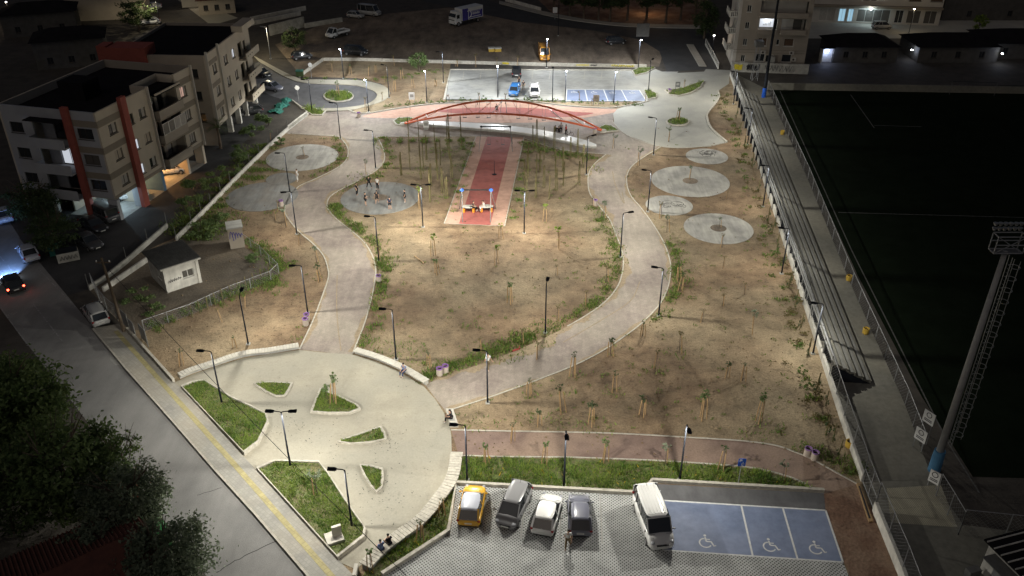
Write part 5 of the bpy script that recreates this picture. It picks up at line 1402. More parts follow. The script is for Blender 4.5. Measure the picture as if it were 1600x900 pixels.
    for k in 'rl':
        i=len(v)
        if shorts: v+=[tuple(J['hip'+k]),tuple(J['hip'+k].lerp(J['kn'+k],.9))]; e+=[(0,i),(i,i+1)]; r+=[.105,.088]
        else: v+=[tuple(J['hip'+k]),tuple(J['kn'+k]),tuple(J['an'+k]+V((0,0,.03)))]; e+=[(0,i),(i,i+1),(i+1,i+2)]; r+=[.105,.080,.062]
    skin_obj('shorts' if shorts else 'trousers', v, e, r, CL[legs], t)
    for k in 'rl':
        skin_obj('shoe', [tuple(J['an'+k]+V((0,.03,-.03))), tuple(J['to'+k])], [(0,1)], [.052,.048], CL[shoes], t)
    hv = st['top']
    MB().blob((hv.x,hv.y+.025,hv.z-.015), .092,.105,.085, n=12).build('hair', M[hair], t, True)
    return t
G_ = 'young people on the dark disc'
person('person in black standing at the upper left rim of the dark disc',(558,305),-20,'black','black','stand',shoes='black',group=G_)
person('person in black printed shirt standing at the top of the dark disc',(577,294),-80,'black','black','wide',shoes='black',group=G_)
person('person in a white shirt and dark trousers on the dark disc',(590.5,296.5),-120,'white','black','stand',shoes='black',group=G_)
person('person in black tee and shorts standing left of the disc centre',(571.5,320.5),20,'black','black','wide',True,group=G_,shoes='black')
person('person in dark shorts striding across the disc centre',(589.5,317.5),-90,'black','black','walk',True,group=G_)
person('person in black seen from behind at the lower rim of the dark disc',(609.5,327.5),90,'navy','black','stand',True,group=G_,shoes='black')
person('person in black with white shoes standing at the right of the dark disc',(633,316),190,'black','black','stand',True,group=G_)
person('person in white clothes standing on the small grey disc at the left',(465.5,283),180,'white','white','stand')
person('person in black sitting on the left play bench',(739,331.5),-20,'black','black','sit',z=.27)
person('person in a white top sitting on the right play bench',(756,331),200,'white','white','sit',z=.27)
person('person in dark clothes swinging beneath the crown of the arches',(776,176),-80,'black','navy','sit',z=.18)
B_ = 'people on the long arc bench'
person('person in dark clothes sitting leftmost on the arc bench',(868,209.5),90,'black','black','sit',z=.06,group=B_)
person('person in dark clothes sitting second on the arc bench',(873,210.5),90,'black','black','sit',z=.06,group=B_)
person('person in a pale top standing behind the arc bench',(876.5,209),-90,'grey','black','stand',group=B_)
person('person in a red shirt standing at the arc bench',(884,212),160,'red','black','stand',group=B_)
person('person in black beside the blue car in the upper car park',(811,134),-90,'black','black','stand'); person('person in a black top and pale trousers between the two upper cars',(817.5,141),-90,'black','khaki','stand')
person('person in a blue jacket sitting on the right plaza bench',(632,585),-120,'blue','jeans','sit')
person('person in black sitting on the short block bench',(705,659),175,'black','black','sit')
person('person in a blue shirt sitting at the lower end of the grey plank bench',(597,865),130,'blue','jeans','sit'); person('person in black sitting back to back at the lower end of the grey plank bench',(609,856),130,'black','black','sit')
person('person in white walking on the right path behind the lamp post',(763,577),-60,'white','khaki','walk')
person('person in a white shirt walking behind the slate car',(887,856),-100,'white','khaki','walk')
# a bicycle by the arc bench
t = thing('bicycle','dark bicycle leaning by the red-shirted person at the arc bench','bicycle',W(888,214),R(20))
for x in (-.5,.5):
    wh = MB().tube([(x+.33*math.cos(R(q)),0,.34+.33*math.sin(R(q))) for q in range(0,361,24)],.025,5).build('wheel', M['tyre'], t)
mb = MB()
for p, q in (((-.5,0,.34),(-.1,0,.34)),((-.1,0,.34),(-.2,0,.85)),((-.2,0,.78),(.35,0,.78)),((.35,0,.85),(.5,0,.34)),((-.1,0,.34),(.35,0,.75)),((-.5,0,.34),(-.2,0,.78))): mb.tube([p,q],.02,5)
mb.build('frame', M['pole'], t); MB().tube([(.33,-.25,.95),(.36,0,.92),(.33,.25,.95)],.015,5).build('handlebar', M['pole'], t); MB().blob((-.22,0,.9),.13,.07,.04).build('saddle', M['black_trim'], t)
# ================================================================ WALLS AND FENCES
def link_fence(t, P, z0, h, post=3.0, cell=.30, mr=.010, pr=.045, name='post', rail=True, m='galv', mesh=True):
    """posts, rail and woven wire along a polyline, as parts of t"""
    wires = MB()
    for i in range(len(P)-1):
        a, b = Vector((P[i].x,P[i].y,0)), Vector((P[i+1].x,P[i+1].y,0)); L_ = (b-a).length; u = (b-a)/L_
        n = max(1, round(L_/post))
        for k in range(n + (1 if i == len(P)-2 else 0)):
            p = a + u*L_*k/n; MB().tube([(p.x,p.y,z0),(p.x,p.y,z0+h)], pr, 6).build(name, M[m], t)
        if rail: MB().tube([(a.x,a.y,z0+h-.03),(b.x,b.y,z0+h-.03)], pr*.7, 6).build('top_rail', M[m], t)
        k = -h
        while mesh and k < L_:
            for sg in (1,-1):
                s0, s1 = k, k+h
                z_0, z_1 = (z0, z0+h) if sg > 0 else (z0+h, z0)
                c0, c1 = max(s0,0), min(s1,L_)
                if c1 <= c0: continue
                za = lerp(z_0,z_1,(c0-s0)/h); zb = lerp(z_0,z_1,(c1-s0)/h)
                pa, pb = a+u*c0, a+u*c1
                nrm = Vector((-u.y,u.x,0))*mr*.5; zz = Vector((0,0,mr*.7))
                A0, B0 = Vector((pa.x,pa.y,za)), Vector((pb.x,pb.y,zb))
                wires.add([A0-zz, A0+nrm, A0+zz, B0-zz, B0+nrm, B0+zz], [(0,1,4,3),(1,2,5,4),(2,0,3,5)])
            k += cell
    if mesh: wires.build('wire_mesh', M[m], t)['kind'] = 'stuff'
def wall(t, P, h, th, m, name='wall', z0=0.0):
    return MB().strip(offset(P, th/2), offset(P, -th/2), z0, z0+h).build(name, M[m], t)

t = thing('stadium_wall','long white wall with chain-link fence between park and football ground','wall')
P1 = WP([(1141,118),(1166,191),(1191,275),(1243,434),(1316,661),(1347,753)]); wall(t, P1, .75, .22, 'white_wall')
P2 = WP([(1365,799),(1406,900),(1424,950)]); wall(t, P2, .95, .25, 'white_wall')
link_fence(t, P1, .75, 1.9, 3.2, .34); link_fence(t, P2, .95, 1.9, 3.0, .30)
t = thing('wire_gate','tall two-leaf wire gate in the stadium wall','gate')
P3 = WP([(1347,753),(1356,776),(1365,799)]); link_fence(t, P3, .1, 2.5, 3, .34); 
for k in range(2):
    MB().tube([P3[k]+Vector((0,0,1.3)), P3[k+1]+Vector((0,0,1.3))], .03, 6).build('middle_rail', M['galv'], t); MB().tube([P3[k]+Vector((0,0,.15)), P3[k+1]+Vector((0,0,.15))], .03, 6).build('bottom_rail', M['galv'], t)
t = thing('drain_box','narrow wooden framed drain pit beside the wire gate','drain')
MB().prism(WP([(1338,757),(1342,756),(1364,816),(1357,817)]), .03,.14).build('frame', M['wood'], t); MB().prism(WP([(1341,762),(1343,761),(1360,812),(1357,812)]), .14,.145).build('pit', M['ink'], t)
t = thing('pitch_fence','chain-link fence between the walkway and the dark pitch','fence')
link_fence(t, WP([(1199,140),(1262,280),(1330,446),(1414,632),(1440,700)]), 0, 1.6, 3.4, .36)
t = thing('pitch_fence','chain-link fence running right below the corner flag','fence'); link_fence(t, WP([(1497,835),(1640,850),(1720,860)]), 0, 2.4, 3.4, .34)
t = thing('wire_gate','wire gate at the end of the timber ramp by the floodlight mast','gate'); link_fence(t, WP([(1462,775),(1480,805),(1497,835)]), 0, 2.2, 3, .36)
t = thing('far_pitch_wall','long low grey wall behind the far end of the pitch','wall'); wall(t, WP([(1199,140),(1400,143),(1640,147)]), 1.2, .25, 'walkway')
t = thing('graffiti_wall','old plastered wall with graffiti below the beige apartment block','wall'); wall(t, WP([(1143,112),(1200,114),(1262,116)]), 1.8, .2, 'plaster_old')
t = thing('goal_frame','faint pale goal posts at the far end of the pitch','goal')
ga, gb = W(1483,148), W(1553,150)
for p in (ga,gb): MB().tube([p, p+Vector((0,0,2.3))], .04, 6).build('post', M['pole_grey'], t)
MB().tube([ga+Vector((0,0,2.3)), gb+Vector((0,0,2.3))], .03, 6).build('crossbar', M['pole'], t)
# left side walls
t = thing('boundary_wall','pale low wall with posts running from the hut to the cul-de-sac','wall')
PL = WP([(276,376),(300,352),(330,322),(375,275),(420,231),(450,204)]); wall(t, PL, .55, .2, 'white_wall'); link_fence(t, PL, .55, 1.2, 3.2, .4, mesh=False, rail=False, pr=.04, m='pole_grey')
t = thing('lattice_wall','white pierced-block wall beside the shrubby corner bed','wall')
PL = WP([(450,204),(465,192),(480,181)]); wall(t, PL, .12, .2, 'white_wall', 'base'); wall(t, PL, .1, .2, 'white_wall', 'coping', .62)
Lw = (PL[-1]-PL[0]).length
for k in range(int(Lw/.35)):
    p = PL[0].lerp(PL[-1], (k+.5)/int(Lw/.35)); u = (PL[-1]-PL[0]).normalized()*.13
    MB().beam(p-u+Vector((0,0,.12)), p+u+Vector((0,0,.62)), .16,.06).build('lattice_block', M['white_wall'], t); MB().beam(p+u+Vector((0,0,.12)), p-u+Vector((0,0,.62)), .14,.05).build('lattice_block', M['white_wall'], t)
t = thing('yard_wall','long grey wall with leaning fence posts along the apartment yard','wall')
PL = WP([(262,356),(232,382),(199,411),(168,436),(140,454)]); wall(t, PL, .6, .2, 'plaster_old')
link_fence(t, PL, .0, 2.0, 3.0, .4, mesh=False, rail=False, pr=.05, m='pole_grey')
t = thing('plot_wall','short pale wall from the hut to the street gate','wall'); wall(t, WP([(232,408),(200,430),(162,456)]), .6, .2, 'white_wall')
t = thing('sidewalk_wall','low cream wall along the tiled pavement left of the plaza','wall'); wall(t, WP([(199.5,517),(272,598)]), .45, .22, 'kerb')
t = thing('street_gate','grey sheet-metal gate panels beside the utility pole','gate')
for a, b, h_ in (((184,500),(203,517),1.7),((205,520),(213,528),1.5),((222,530),(232,542),1.6)):
    wall(t, WP([a,b]), h_, .05, 'galv', 'panel', .2)
    for q in (a,b): p = W(*q); MB().tube([p, p+Vector((0,0,h_+.2))], .05, 6).build('post', M['pole_grey'], t)
t = thing('street_fence','bent wire fence draped with netting at the street corner','fence')
link_fence(t, WP([(146,450),(156,470),(168,486),(184,500)]), 0, 1.8, 2.5, .22, m='galv')
t = thing('plot_fence','thin rail fence around the lower side of the hut plot','fence'); link_fence(t, WP([(226,518),(300,492),(360,464),(424,440),(436,428),(408,400),(378,378)]), 0, 1.3, 2.6, .3, pr=.035)
t = thing('lot_wall','low cream wall with yellow graffiti behind the upper car park','wall')
PW = WP([(468,121),(505,95),(560,95),(700,99),(850,103),(1010,106)]); wall(t, PW, .6, .22, 'kerb')
def graffiti(parent, a, b, z0, z1, seeds, m, off=(0,-.14), th=.05):
    """loose scrawled strokes standing a hair proud of a wall face"""
    A_, B_ = W(*a), W(*b); mb = MB(); rnd = random.Random(seeds)
    n = 7
    for k in range(n):
        P = []
        for q in range(6):
            f_ = (k + q/5*1.1 + rnd.uniform(-.2,.2))/n; p = A_.lerp(B_, min(max(f_,0),1)); P.append(Vector((p.x+off[0], p.y+off[1], lerp(z0,z1,.5+.5*math.sin(q*2.1+k*1.7+rnd.uniform(-.4,.4))))))
        mb.tube(curve(P,3), th, 4)
    return mb.build('graffiti', M[m], parent)
graffiti(t,(955,104.9),(990,105.6),.12,.52,3,'ink_yellow',th=.06); graffiti(t,(956,104.9),(989,105.6),.15,.5,4,'ink',(0,-.17),.03); graffiti(t,(785,101.2),(795,101.5),.15,.5,5,'ink_yellow',th=.08); graffiti(t,(900,103.8),(920,104.2),.15,.5,6,'ink_yellow',th=.05); graffiti(t,(922,104.2),(932,104.4),.15,.5,8,'ink')
gw = [o for o in bpy.data.objects if o.name == 'graffiti_wall'][0]
graffiti(gw,(1146,112.2),(1158,112.6),.4,1.5,13,'ink_yellow',(0,-.2),.07); graffiti(gw,(1165,112.8),(1185,113.3),.3,1.6,14,'ink',(0,-.2),.07); graffiti(gw,(1192,113.8),(1240,115),.3,1.5,15,'pole_grey',(0,-.2),.05)
# white railing by the beige block
t = thing('white_railing','white railing beside the beige apartment block entrance','railing')
PL = WP([(1102,70),(1114,92),(1122,108)])
wall(t, PL, .35, .15, 'white_wall', 'base')
for k in range(14):
    f_ = k/13*2; p = PL[int(min(f_,1.99))].lerp(PL[int(min(f_,1.99))+1], f_-int(min(f_,1.99))); MB().tube([p, p+Vector((0,0,1.2))], .05, 5).build('baluster', M['white_wall'], t)
wall(t, PL, .1, .12, 'white_wall', 'hand_rail', 1.15)

# ---------------------------------------------------------------- bleachers
M['bleacher'] = mat('bleacher', (.18,.178,.165), (.13,.129,.12), scale=1.2, rough=.6)
t = thing('bleachers','long grey stepped bleachers along the stadium wall','bleachers')
fr = [W(1180,150), W(1361,600)]; bk = [W(1160,150,), W(1306,588)]
ln = (fr[1]-fr[0]); 
rows = 5
dirn = ln.normalized(); nrm = Vector((dirn.y,-dirn.x,0))
if nrm.x > 0: nrm = -nrm
for k in range(rows):
    o0, o1 = .72*k, .72*(k+1)
    a0, b0 = fr[0]+nrm*o0, fr[1]+nrm*o0; z = .35*(k+1)
    P = [a0, b0]
    MB().strip([a0,b0],[a0+nrm*.64,b0+nrm*.64], z-.1, z).build('tread', M['walkway'], t)
    MB().strip([a0+nrm*.06,b0+nrm*.06],[a0+nrm*.10,b0+nrm*.10], max(z-.36,0), z-.1).build('riser', M['walkway'], t)
    MB().strip([a0+nrm*.2,b0+nrm*.2],[a0+nrm*.5,b0+nrm*.5], z+.04, z+.09).build('seat_plank', M['bleacher'], t)
for k in range(26):
    p = fr[0].lerp(fr[1], k/25)
    MB().add([(p.x,p.y,0),tuple(p+nrm*3.6),tuple(p+nrm*3.6+Vector((0,0,1.7)))], [(0,1,2)]).build('support', M['pole'], t)
q0, q1 = fr[0]+nrm*3.7, fr[1]+nrm*3.7
for k in range(26):
    p = q0.lerp(q1, k/25); MB().tube([p, p+Vector((0,0,2.7))], .035, 6).build('rail_post', M['galv'], t)
for z in (2.65,2.2): MB().tube([q0+Vector((0,0,z)), q1+Vector((0,0,z))], .04, 6).build('back_rail', M['galv'], t)
# walkway barrels
for lb, px in (('yellow litter barrel on the walkway beside the lower bleachers',(1352,521)),('yellow litter barrel on the walkway beside the middle bleachers',(1326,438)),('yellow litter barrel on the upper walkway near the far fence',(1222,210)),('yellow litter barrel against the white stadium wall',(1326,698))):
    b = thing('litter_barrel', lb, 'bin', W(*px)); MB().lathe([(.26,0),(.30,.1),(.31,.6),(.29,.62),(.25,.62),(.25,.3)], n=16).build('drum', M['yellow_bin'], b); MB().lathe([(.24,.0),(.24,.45)], n=12).build('liner', M['ink'], b)
# notice boards by the pitch
def board2(label, px, deg, wd, h, z0, lines=2):
    t = thing('pitch_sign', label, 'sign', W(*px), R(deg)); p = MB().box(-wd/2,wd/2,-.03,.03,z0,z0+h).build('panel', M['sign_white'], t)
    mb = MB(); mb.tube([(.22*math.cos(R(a)),-.04,z0+h*.72+.22*math.sin(R(a))) for a in range(0,361,30)], .03, 4); mb.box(-wd*.35,wd*.35,-.04,-.031,z0+h*.3,z0+h*.36); mb.box(-wd*.35,wd*.35,-.04,-.031,z0+h*.18,z0+h*.24); mb.build('print', M['ink'], p)
    for s in (-1,1): MB().tube([(s*wd*.4,.04,0),(s*wd*.4,.04,z0)], .04, 6).build('leg', M['galv'], t)
board2('left white warning sign on the pitch fence below the floodlight mast',(1432,702),-62,1.0,1.1,.9); board2('right white warning sign on the pitch fence below the floodlight mast',(1440,690),-62,1.0,1.1,1.9); board2('white sign leaning by the gate at the timber ramp',(1455,762),-50,.8,1.1,.5)
M['mast'] = mat('mast', (.34,.34,.33), (.27,.27,.265), scale=2, rough=.6)
# floodlight mast with caged ladder
t = thing('floodlight_mast','tall grey floodlight mast with caged ladder and blue foot at the pitch','floodlight',W(1459,735))
HM = 19.2
MB().tube([(0,0,0),(0,0,HM)], [.30,.17], 16).build('mast', M['mast'], t, True); MB().tube([(0,0,0),(0,0,2.0)], [.46,.42], 16).build('foot_pad', mat('pad_blue',(.06,.17,.30),rough=.7), t)
ld = MB()
for s in (-.2,.2): ld.tube([(.62,s,2.6),(.5,s,HM-.4)], .03, 5)
for k in range(52): z = 2.8+k*.3; ld.tube([(.6,-.2,z),(.6,.2,z)], .016, 4)
ld.build('ladder', M['galv'], t)
for k in range(17):
    z = 3.6+k*.9; MB().tube([(.58+.36-.36*math.cos(R(a)), .36*math.sin(R(a)), z) for a in range(40,321,28)], .025, 5).build('cage_hoop', M['galv'], t)
for a in (110,180,250): MB().tube([(.94-.36*math.cos(R(a)), .36*math.sin(R(a)), 3.4), (.9-.36*math.cos(R(a)), .36*math.sin(R(a)), HM-.8)], .02, 5).build('cage_bar', M['galv'], t)
hd_ = MB()
for z in (HM, HM+.6, HM+1.2):
    for y in (-.35,.35): hd_.tube([(-0.95,y,z),(0.95,y,z)], .045, 6)
for x in (-0.95,0.95):
    for y in (-.35,.35): hd_.tube([(x,y,HM),(x,y,HM+1.2)], .045, 6)
    for z in (HM,HM+1.2): hd_.tube([(x,-.35,z),(x,.35,z)], .04, 6)
hd_.tube([(-0.95,-.35,HM),(0.95,-.35,HM+1.2)], .03, 5); hd_.tube([(0.95,-.35,HM),(-0.95,-.35,HM+1.2)], .03, 5)
hd_.build('head_frame', M['galv'], t); MB().box(-0.95,0.95,-.35,.35,HM-.06,HM-.01).build('platform', M['pole_grey'], t)
for r_ in range(2):
    for k in range(6):
        x = -.85+k*.34; fl = MB().lathe([(.07,-.11),(.16,.07),(.17,.1)], (x,.55,HM+1.35+r_*.35), 10).build('floodlight', M['galv'], t)
# tall dark mast at the far pitch corner
t = thing('floodlight_mast','slim dark mast with blue foot at the far corner of the pitch','floodlight',W(1193,152)); MB().tube([(0,0,0),(0,0,19)], [.26,.16], 12).build('mast', M['pole'], t); MB().tube([(0,0,0),(0,0,1.6)], [.36,.34], 12).build('foot_pad', M['sign_blue'], t); MB().box(-1.2,1.2,-.1,.1,18.6,19.6).build('head_frame', M['pole'], t)
t = thing('utility_tower','grey lattice utility tower behind the far stadium fence','tower',W(1178,125))
for sx in (-.5,.5):
    for sy in (-.5,.5): MB().tube([(sx,sy,0),(sx*.6,sy*.6,6)], .05, 5).build('leg', M['galv'], t)
for k in range(4): MB().beam((-.5+.05*k,-.5,k*1.5),(.5-.05*k,-.5,k*1.5+1.5),.05,.05).build('brace', M['galv'], t)
MB().box(-.7,.7,-.7,.7,6,7.0).build('cabin', M['pole_grey'], t)
# utility pole and its cable
t = thing('utility_pole','leaning dark wooden utility pole at the street gate','pole',W(194,519))
MB().tube([(0,0,0),(-.1,0,4),(-.25,0,8.2)], [.16,.14,.11], 10).build('pole', M['wood_dark'], t); MB().beam((-.9,0,7.7),(.5,0,7.7),.1,.1).build('crossarm', M['wood_dark'], t)
for x in (-.8,-.3,.4): MB().lathe([(.05,0),(.07,.06),(.04,.16)], (x,0,7.75), 8).build('insulator', M['sign_white'], t)
a = W(194,519)+Vector((-.2,0,7.6)); b = W(640,905,6.0)
P = [a.lerp(b, k/24) - Vector((0,0,4*.55*(k/24)*(1-k/24))) for k in range(25)]
b2_ = b + (b-a).normalized()*8; P.append(b2_)
tag(MB().tube(P, .022, 5).build('overhead_cable', M['ink']), 'black overhead cable sagging across the plaza from the utility pole', 'cable')
# rear telephone-like posts and the ground-level oddments
t = thing('graffiti_container','pale rubbish container with graffiti in the apartment yard','container',W(108,406),R(28)); MB().box(-1.1,1.1,-.7,.7,.1,1.2).build('body', M['plaster_old'], t); MB().box(-1.1,1.1,-.72,.72,1.2,1.28).build('lid', M['pole'], t)
gr = MB()
for k in range(5): gr.tube([(-.8+k*.35,-.72,.4),(-.6+k*.35,-.72,.9),(-.5+k*.35,-.72,.45)], .03, 4)
gr.build('graffiti', M['ink'], t)
t = thing('green_container','small teal container beside the pale graffiti container','container',W(86,398),R(28)); MB().box(-.5,.5,-.5,.5,.1,1.1).build('body', M['green_net'], t); MB().box(-.53,.53,-.53,.53,1.1,1.2).build('lid', M['green_net'], t)
t = thing('green_netting','sheet of green netting draped over the embankment by the lattice wall','netting')
na, nb = W(428,178), W(448,158); nu = (nb-na); nw = Vector((-nu.y,nu.x,0)).normalized()*1.5; mb = MB(); rnd = random.Random(4)
NX, NY = 16, 8
hz_ = lambda i, j: .05 + .55*math.sin(math.pi*(j+.5)/(NY+1))*(.6+.4*math.sin(i*.9)) + rnd.uniform(-.08,.10)
mb.add([tuple(na + nu*(i/NX) + nw*((j/NY-.5)*(1.3+.5*math.sin(i*.8))) + nu.normalized()*rnd.uniform(-.15,.15) + Vector((0,0,max(.02,hz_(i,j))))) for i in range(NX+1) for j in range(NY+1)],
       [(i*(NY+1)+j, (i+1)*(NY+1)+j, (i+1)*(NY+1)+j+1, i*(NY+1)+j+1) for i in range(NX) for j in range(NY)])
mb.build('sheet', M['green_net'], t)
t = thing('timber_offcut','pale wooden plank lying on the soil below the swing','plank',W(655,406),R(-55)); MB().box(-1.0,1.0,-.07,.07,.0,.09).build('board', M['wood'], t)
t = thing('red_scooter','small red scooter lying at the lower right path edge','scooter',W(806,548),R(30)); MB().box(-.4,.4,-.08,.08,.08,.13).build('deck', PAINT['red'], t); MB().tube([(.4,0,.1),(.55,.3,.25)], .03, 6).build('handlebar', PAINT['red'], t)
for x in (-.38,.4): MB().tube([(x,-.03,.07),(x,.03,.07)], .07, 10).build('wheel', M['tyre'], t)
t = thing('corner_post','short white kerb post at the lower end of the plank bench','post',W(556,899)); MB().box(-.12,.12,-.5,.5,0,.6).build('block', M['slab'], t)
# ================================================================ BUILDINGS  (local +x runs along the main facade, -y is out of it)
def wall_open(mb, x0, x1, z0, z1, ops, y0, y1, axis='x', mi=0):
    """wall slab with rectangular openings cut through it"""
    xs = sorted({x0, x1} | {v for o in ops for v in o[:2] if x0 < v < x1}); zs = sorted({z0, z1} | {v for o in ops for v in o[2:4] if z0 < v < z1})
    for i in range(len(xs)-1):
        run = None
        for j in range(len(zs)-1):
            cx, cz = (xs[i]+xs[i+1])/2, (zs[j]+zs[j+1])/2
            hole = any(o[0] < cx < o[1] and o[2] < cz < o[3] for o in ops)
            if hole:
                if run is not None: _cell(mb, xs[i], xs[i+1], run, zs[j], y0, y1, axis, mi); run = None
            elif run is None: run = zs[j]
        if run is not None: _cell(mb, xs[i], xs[i+1], run, zs[-1], y0, y1, axis, mi)
def _cell(mb, a, b, z0, z1, y0, y1, axis, mi):
    if axis == 'x': mb.box(a, b, y0, y1, z0, z1, mi)
    else: mb.box(y0, y1, a, b, z0, z1, mi)

def window(t, x0, x1, z0, z1, kind='dark', panes=2, axis='x', y=0.0, s=-1, frame='frame_dark', sill=True):
    """framed window set back in its opening; s is the outward sign"""
    def bx(mb, a, b, c0, c1, d0, d1):
        lo, hi = sorted((y+d0, y+d1))
        if axis == 'x': mb.box(a, b, lo, hi, c0, c1)
        else: mb.box(lo, hi, a, b, c0, c1)
    fw = .06; dep = -s*.14
    mb = MB()
    bx(mb,x0,x1,z0,z0+fw,dep,dep-s*.06); bx(mb,x0,x1,z1-fw,z1,dep,dep-s*.06); bx(mb,x0,x0+fw,z0+fw,z1-fw,dep,dep-s*.06); bx(mb,x1-fw,x1,z0+fw,z1-fw,dep,dep-s*.06)
    for k in range(1, panes):
        m_ = lerp(x0,x1,k/panes); bx(mb,m_-fw/2,m_+fw/2,z0+fw,z1-fw,dep,dep-s*.055)
    wn = mb.build('window', M[frame], t)
    for k in range(panes):
        a, b = lerp(x0,x1,k/panes), lerp(x0,x1,(k+1)/panes)
        mk = {'dark':'glass','half':('glass' if k % 2 == 0 else 'curtain'),'curtain':'curtain','shutter':'shutter','brown':'shutter_brown','pink':('lit_pink' if k != panes-1 else 'curtain'),'white':'lit_white','cool':'lit_cool','blue':'lit_blue','dim':'glass_dim'}[kind]
        p = MB(); bx(p,a+fw/2,b-fw/2,z0+fw/2,z1-fw/2,dep-s*.03,dep-s*.045); p.build('pane', M[mk], wn)
    if sill:
        p = MB(); bx(p,x0-.08,x1+.08,z0-.09,z0-.02,s*.08,-s*.1); p.build('sill', M['frame_dark' if frame == 'frame_dark' else 'frame_white'], wn)
    return wn

# ---- nearer apartment block
c0, c1 = W(190,345), W(324,254)
u = (c1-c0).normalized(); WA = (c1-c0).length; rz = math.atan2(u.y,u.x)
A_ = thing('apartment_block','cream three-storey apartment block on columns with red pilaster, nearer of two','building',c0,rz)
S = WA/17.6; DA = 13.0; F0, FH = 2.9, 3.2; ZR = F0+3*FH+1.0
fl = [F0+FH*i for i in range(3)]
ops = []; wins = []
kinds_c = ['half','shutter','half']; 
for i, z in enumerate(fl):
    wins.append((1.5*S,2.8*S,z+.95,z+2.2,['curtain','shutter','half'][i],2)); wins.append((5.15*S,5.75*S,z+.9,z+2.2,['white','white','half'][i],1)); wins.append((6.8*S,8.0*S,z+.95,z+2.2,['half','shutter','half'][i],2))
    wins.append((14.9*S,16.2*S,z+.85,z+2.2,['curtain','curtain','pink'][i],3))
ops = [w_[:4] for w_ in wins]
bal = [(9.2*S,14.2*S,z+.0,z+FH-.25) for z in fl]
mb = MB(); wall_open(mb, 0, WA, F0, ZR, ops + [(b[0],b[1],b[2],b[3]) for b in bal[:3]] + [(9.2*S,14.2*S,fl[2]+FH-.25,ZR)], 0, .25)
mb.build('wall', M['cream'], A_)
for x0,x1,z0,z1,k,n in wins: window(A_, x0,x1,z0,z1,k,n,y=0)
for i, z in enumerate(fl):     # brown bands at each lintel
    for a, b in ((.0,3.7*S),(14.25*S,WA-.15)):
        MB().box(a+.01,b,-.03,-.002,z+2.4,z+3.18).build('band', M['band'], A_)
MB().box(.01,WA-.15,-.025,-.002,F0-.1,F0+.35).build('band', M['band'], A_)
MB().box(3.7*S,4.6*S,-.55,-.01,0,ZR+.55).build('pilaster', M['brick_red'], A_)
for x in (8.75*S, WA-.14): MB().box(x,x+.14,-.35,-.005,F0-.2,ZR+.25).build('fin', M['facade_pale'], A_)
for i, z in enumerate(fl):      # balconies between the fins
    b = MB().box(9.2*S,14.2*S,-.75,1.6,z-.22,z-.02).build('balcony_slab', M['band'], A_)
    p = MB().box(9.4*S,14.2*S,-.75,-.6,z-.02,z+1.0).build('balcony_parapet', M['facade_beige'], A_)
    MB().box(9.35*S,14.25*S,-.8,-.55,z+1.0,z+1.06).build('coping', M['cream'], p)
    MB().box(9.4*S,9.52*S,-.6,0,z-.02,z+1.0).build('balcony_parapet', M['facade_beige'], A_)
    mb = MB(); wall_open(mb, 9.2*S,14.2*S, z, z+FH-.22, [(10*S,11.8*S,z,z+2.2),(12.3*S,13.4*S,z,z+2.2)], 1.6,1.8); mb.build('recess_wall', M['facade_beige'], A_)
    window(A_,10*S,11.8*S,z+.02,z+2.2,'dark',2,y=1.6,sill=False); window(A_,12.3*S,13.4*S,z+.02,z+2.2,'curtain' if i==0 else 'dark',1,y=1.6,sill=False)
    for x in (9.2*S, 14.2*S): MB().box(x-.01,x+.01,.25,1.6,z,z+FH-.22).build('recess_side', M['facade_beige'], A_)
for k in range(4):              # glazed middle balcony
    a, b = lerp(9.5*S,14.1*S,k/4), lerp(9.5*S,14.1*S,(k+1)/4); z = fl[1]
    mb = MB(); mb.box(a,b,-.74,-.68,z+1.06,z+1.12); mb.box(a,b,-.74,-.68,z+2.5,z+2.56); mb.box(a,a+.07,-.74,-.68,z+1.12,z+2.5); mb.box(b-.07,b,-.74,-.68,z+1.12,z+2.5)
    wn = mb.build('window', M['frame_white'], A_); MB().box(a+.06,b-.06,-.72,-.70,z+1.12,z+2.5).build('pane', M['curtain' if k in (2,3) else 'glass_dim'], wn)
MB().box(9.3*S,14.2*S,-.75,1.8,fl[2]-.0+FH-.22,fl[2]+FH-.1).build('roof_terrace', M['roof_dark'], A_)
MB().box(9.3*S,14.2*S,-.75,-.6,fl[2]+FH-.1,fl[2]+FH+.12).build('coping', M['cream'], A_)
MB().box(9.2*S,14.2*S,2.4,2.6,fl[2]+FH-.1,ZR-.01).build('parapet', M['cream'], A_)
for x in (9.2*S,14.0*S): MB().box(x,x+.2,.25,2.4,fl[2]+FH-.1,ZR-.01).build('parapet', M['cream'], A_)
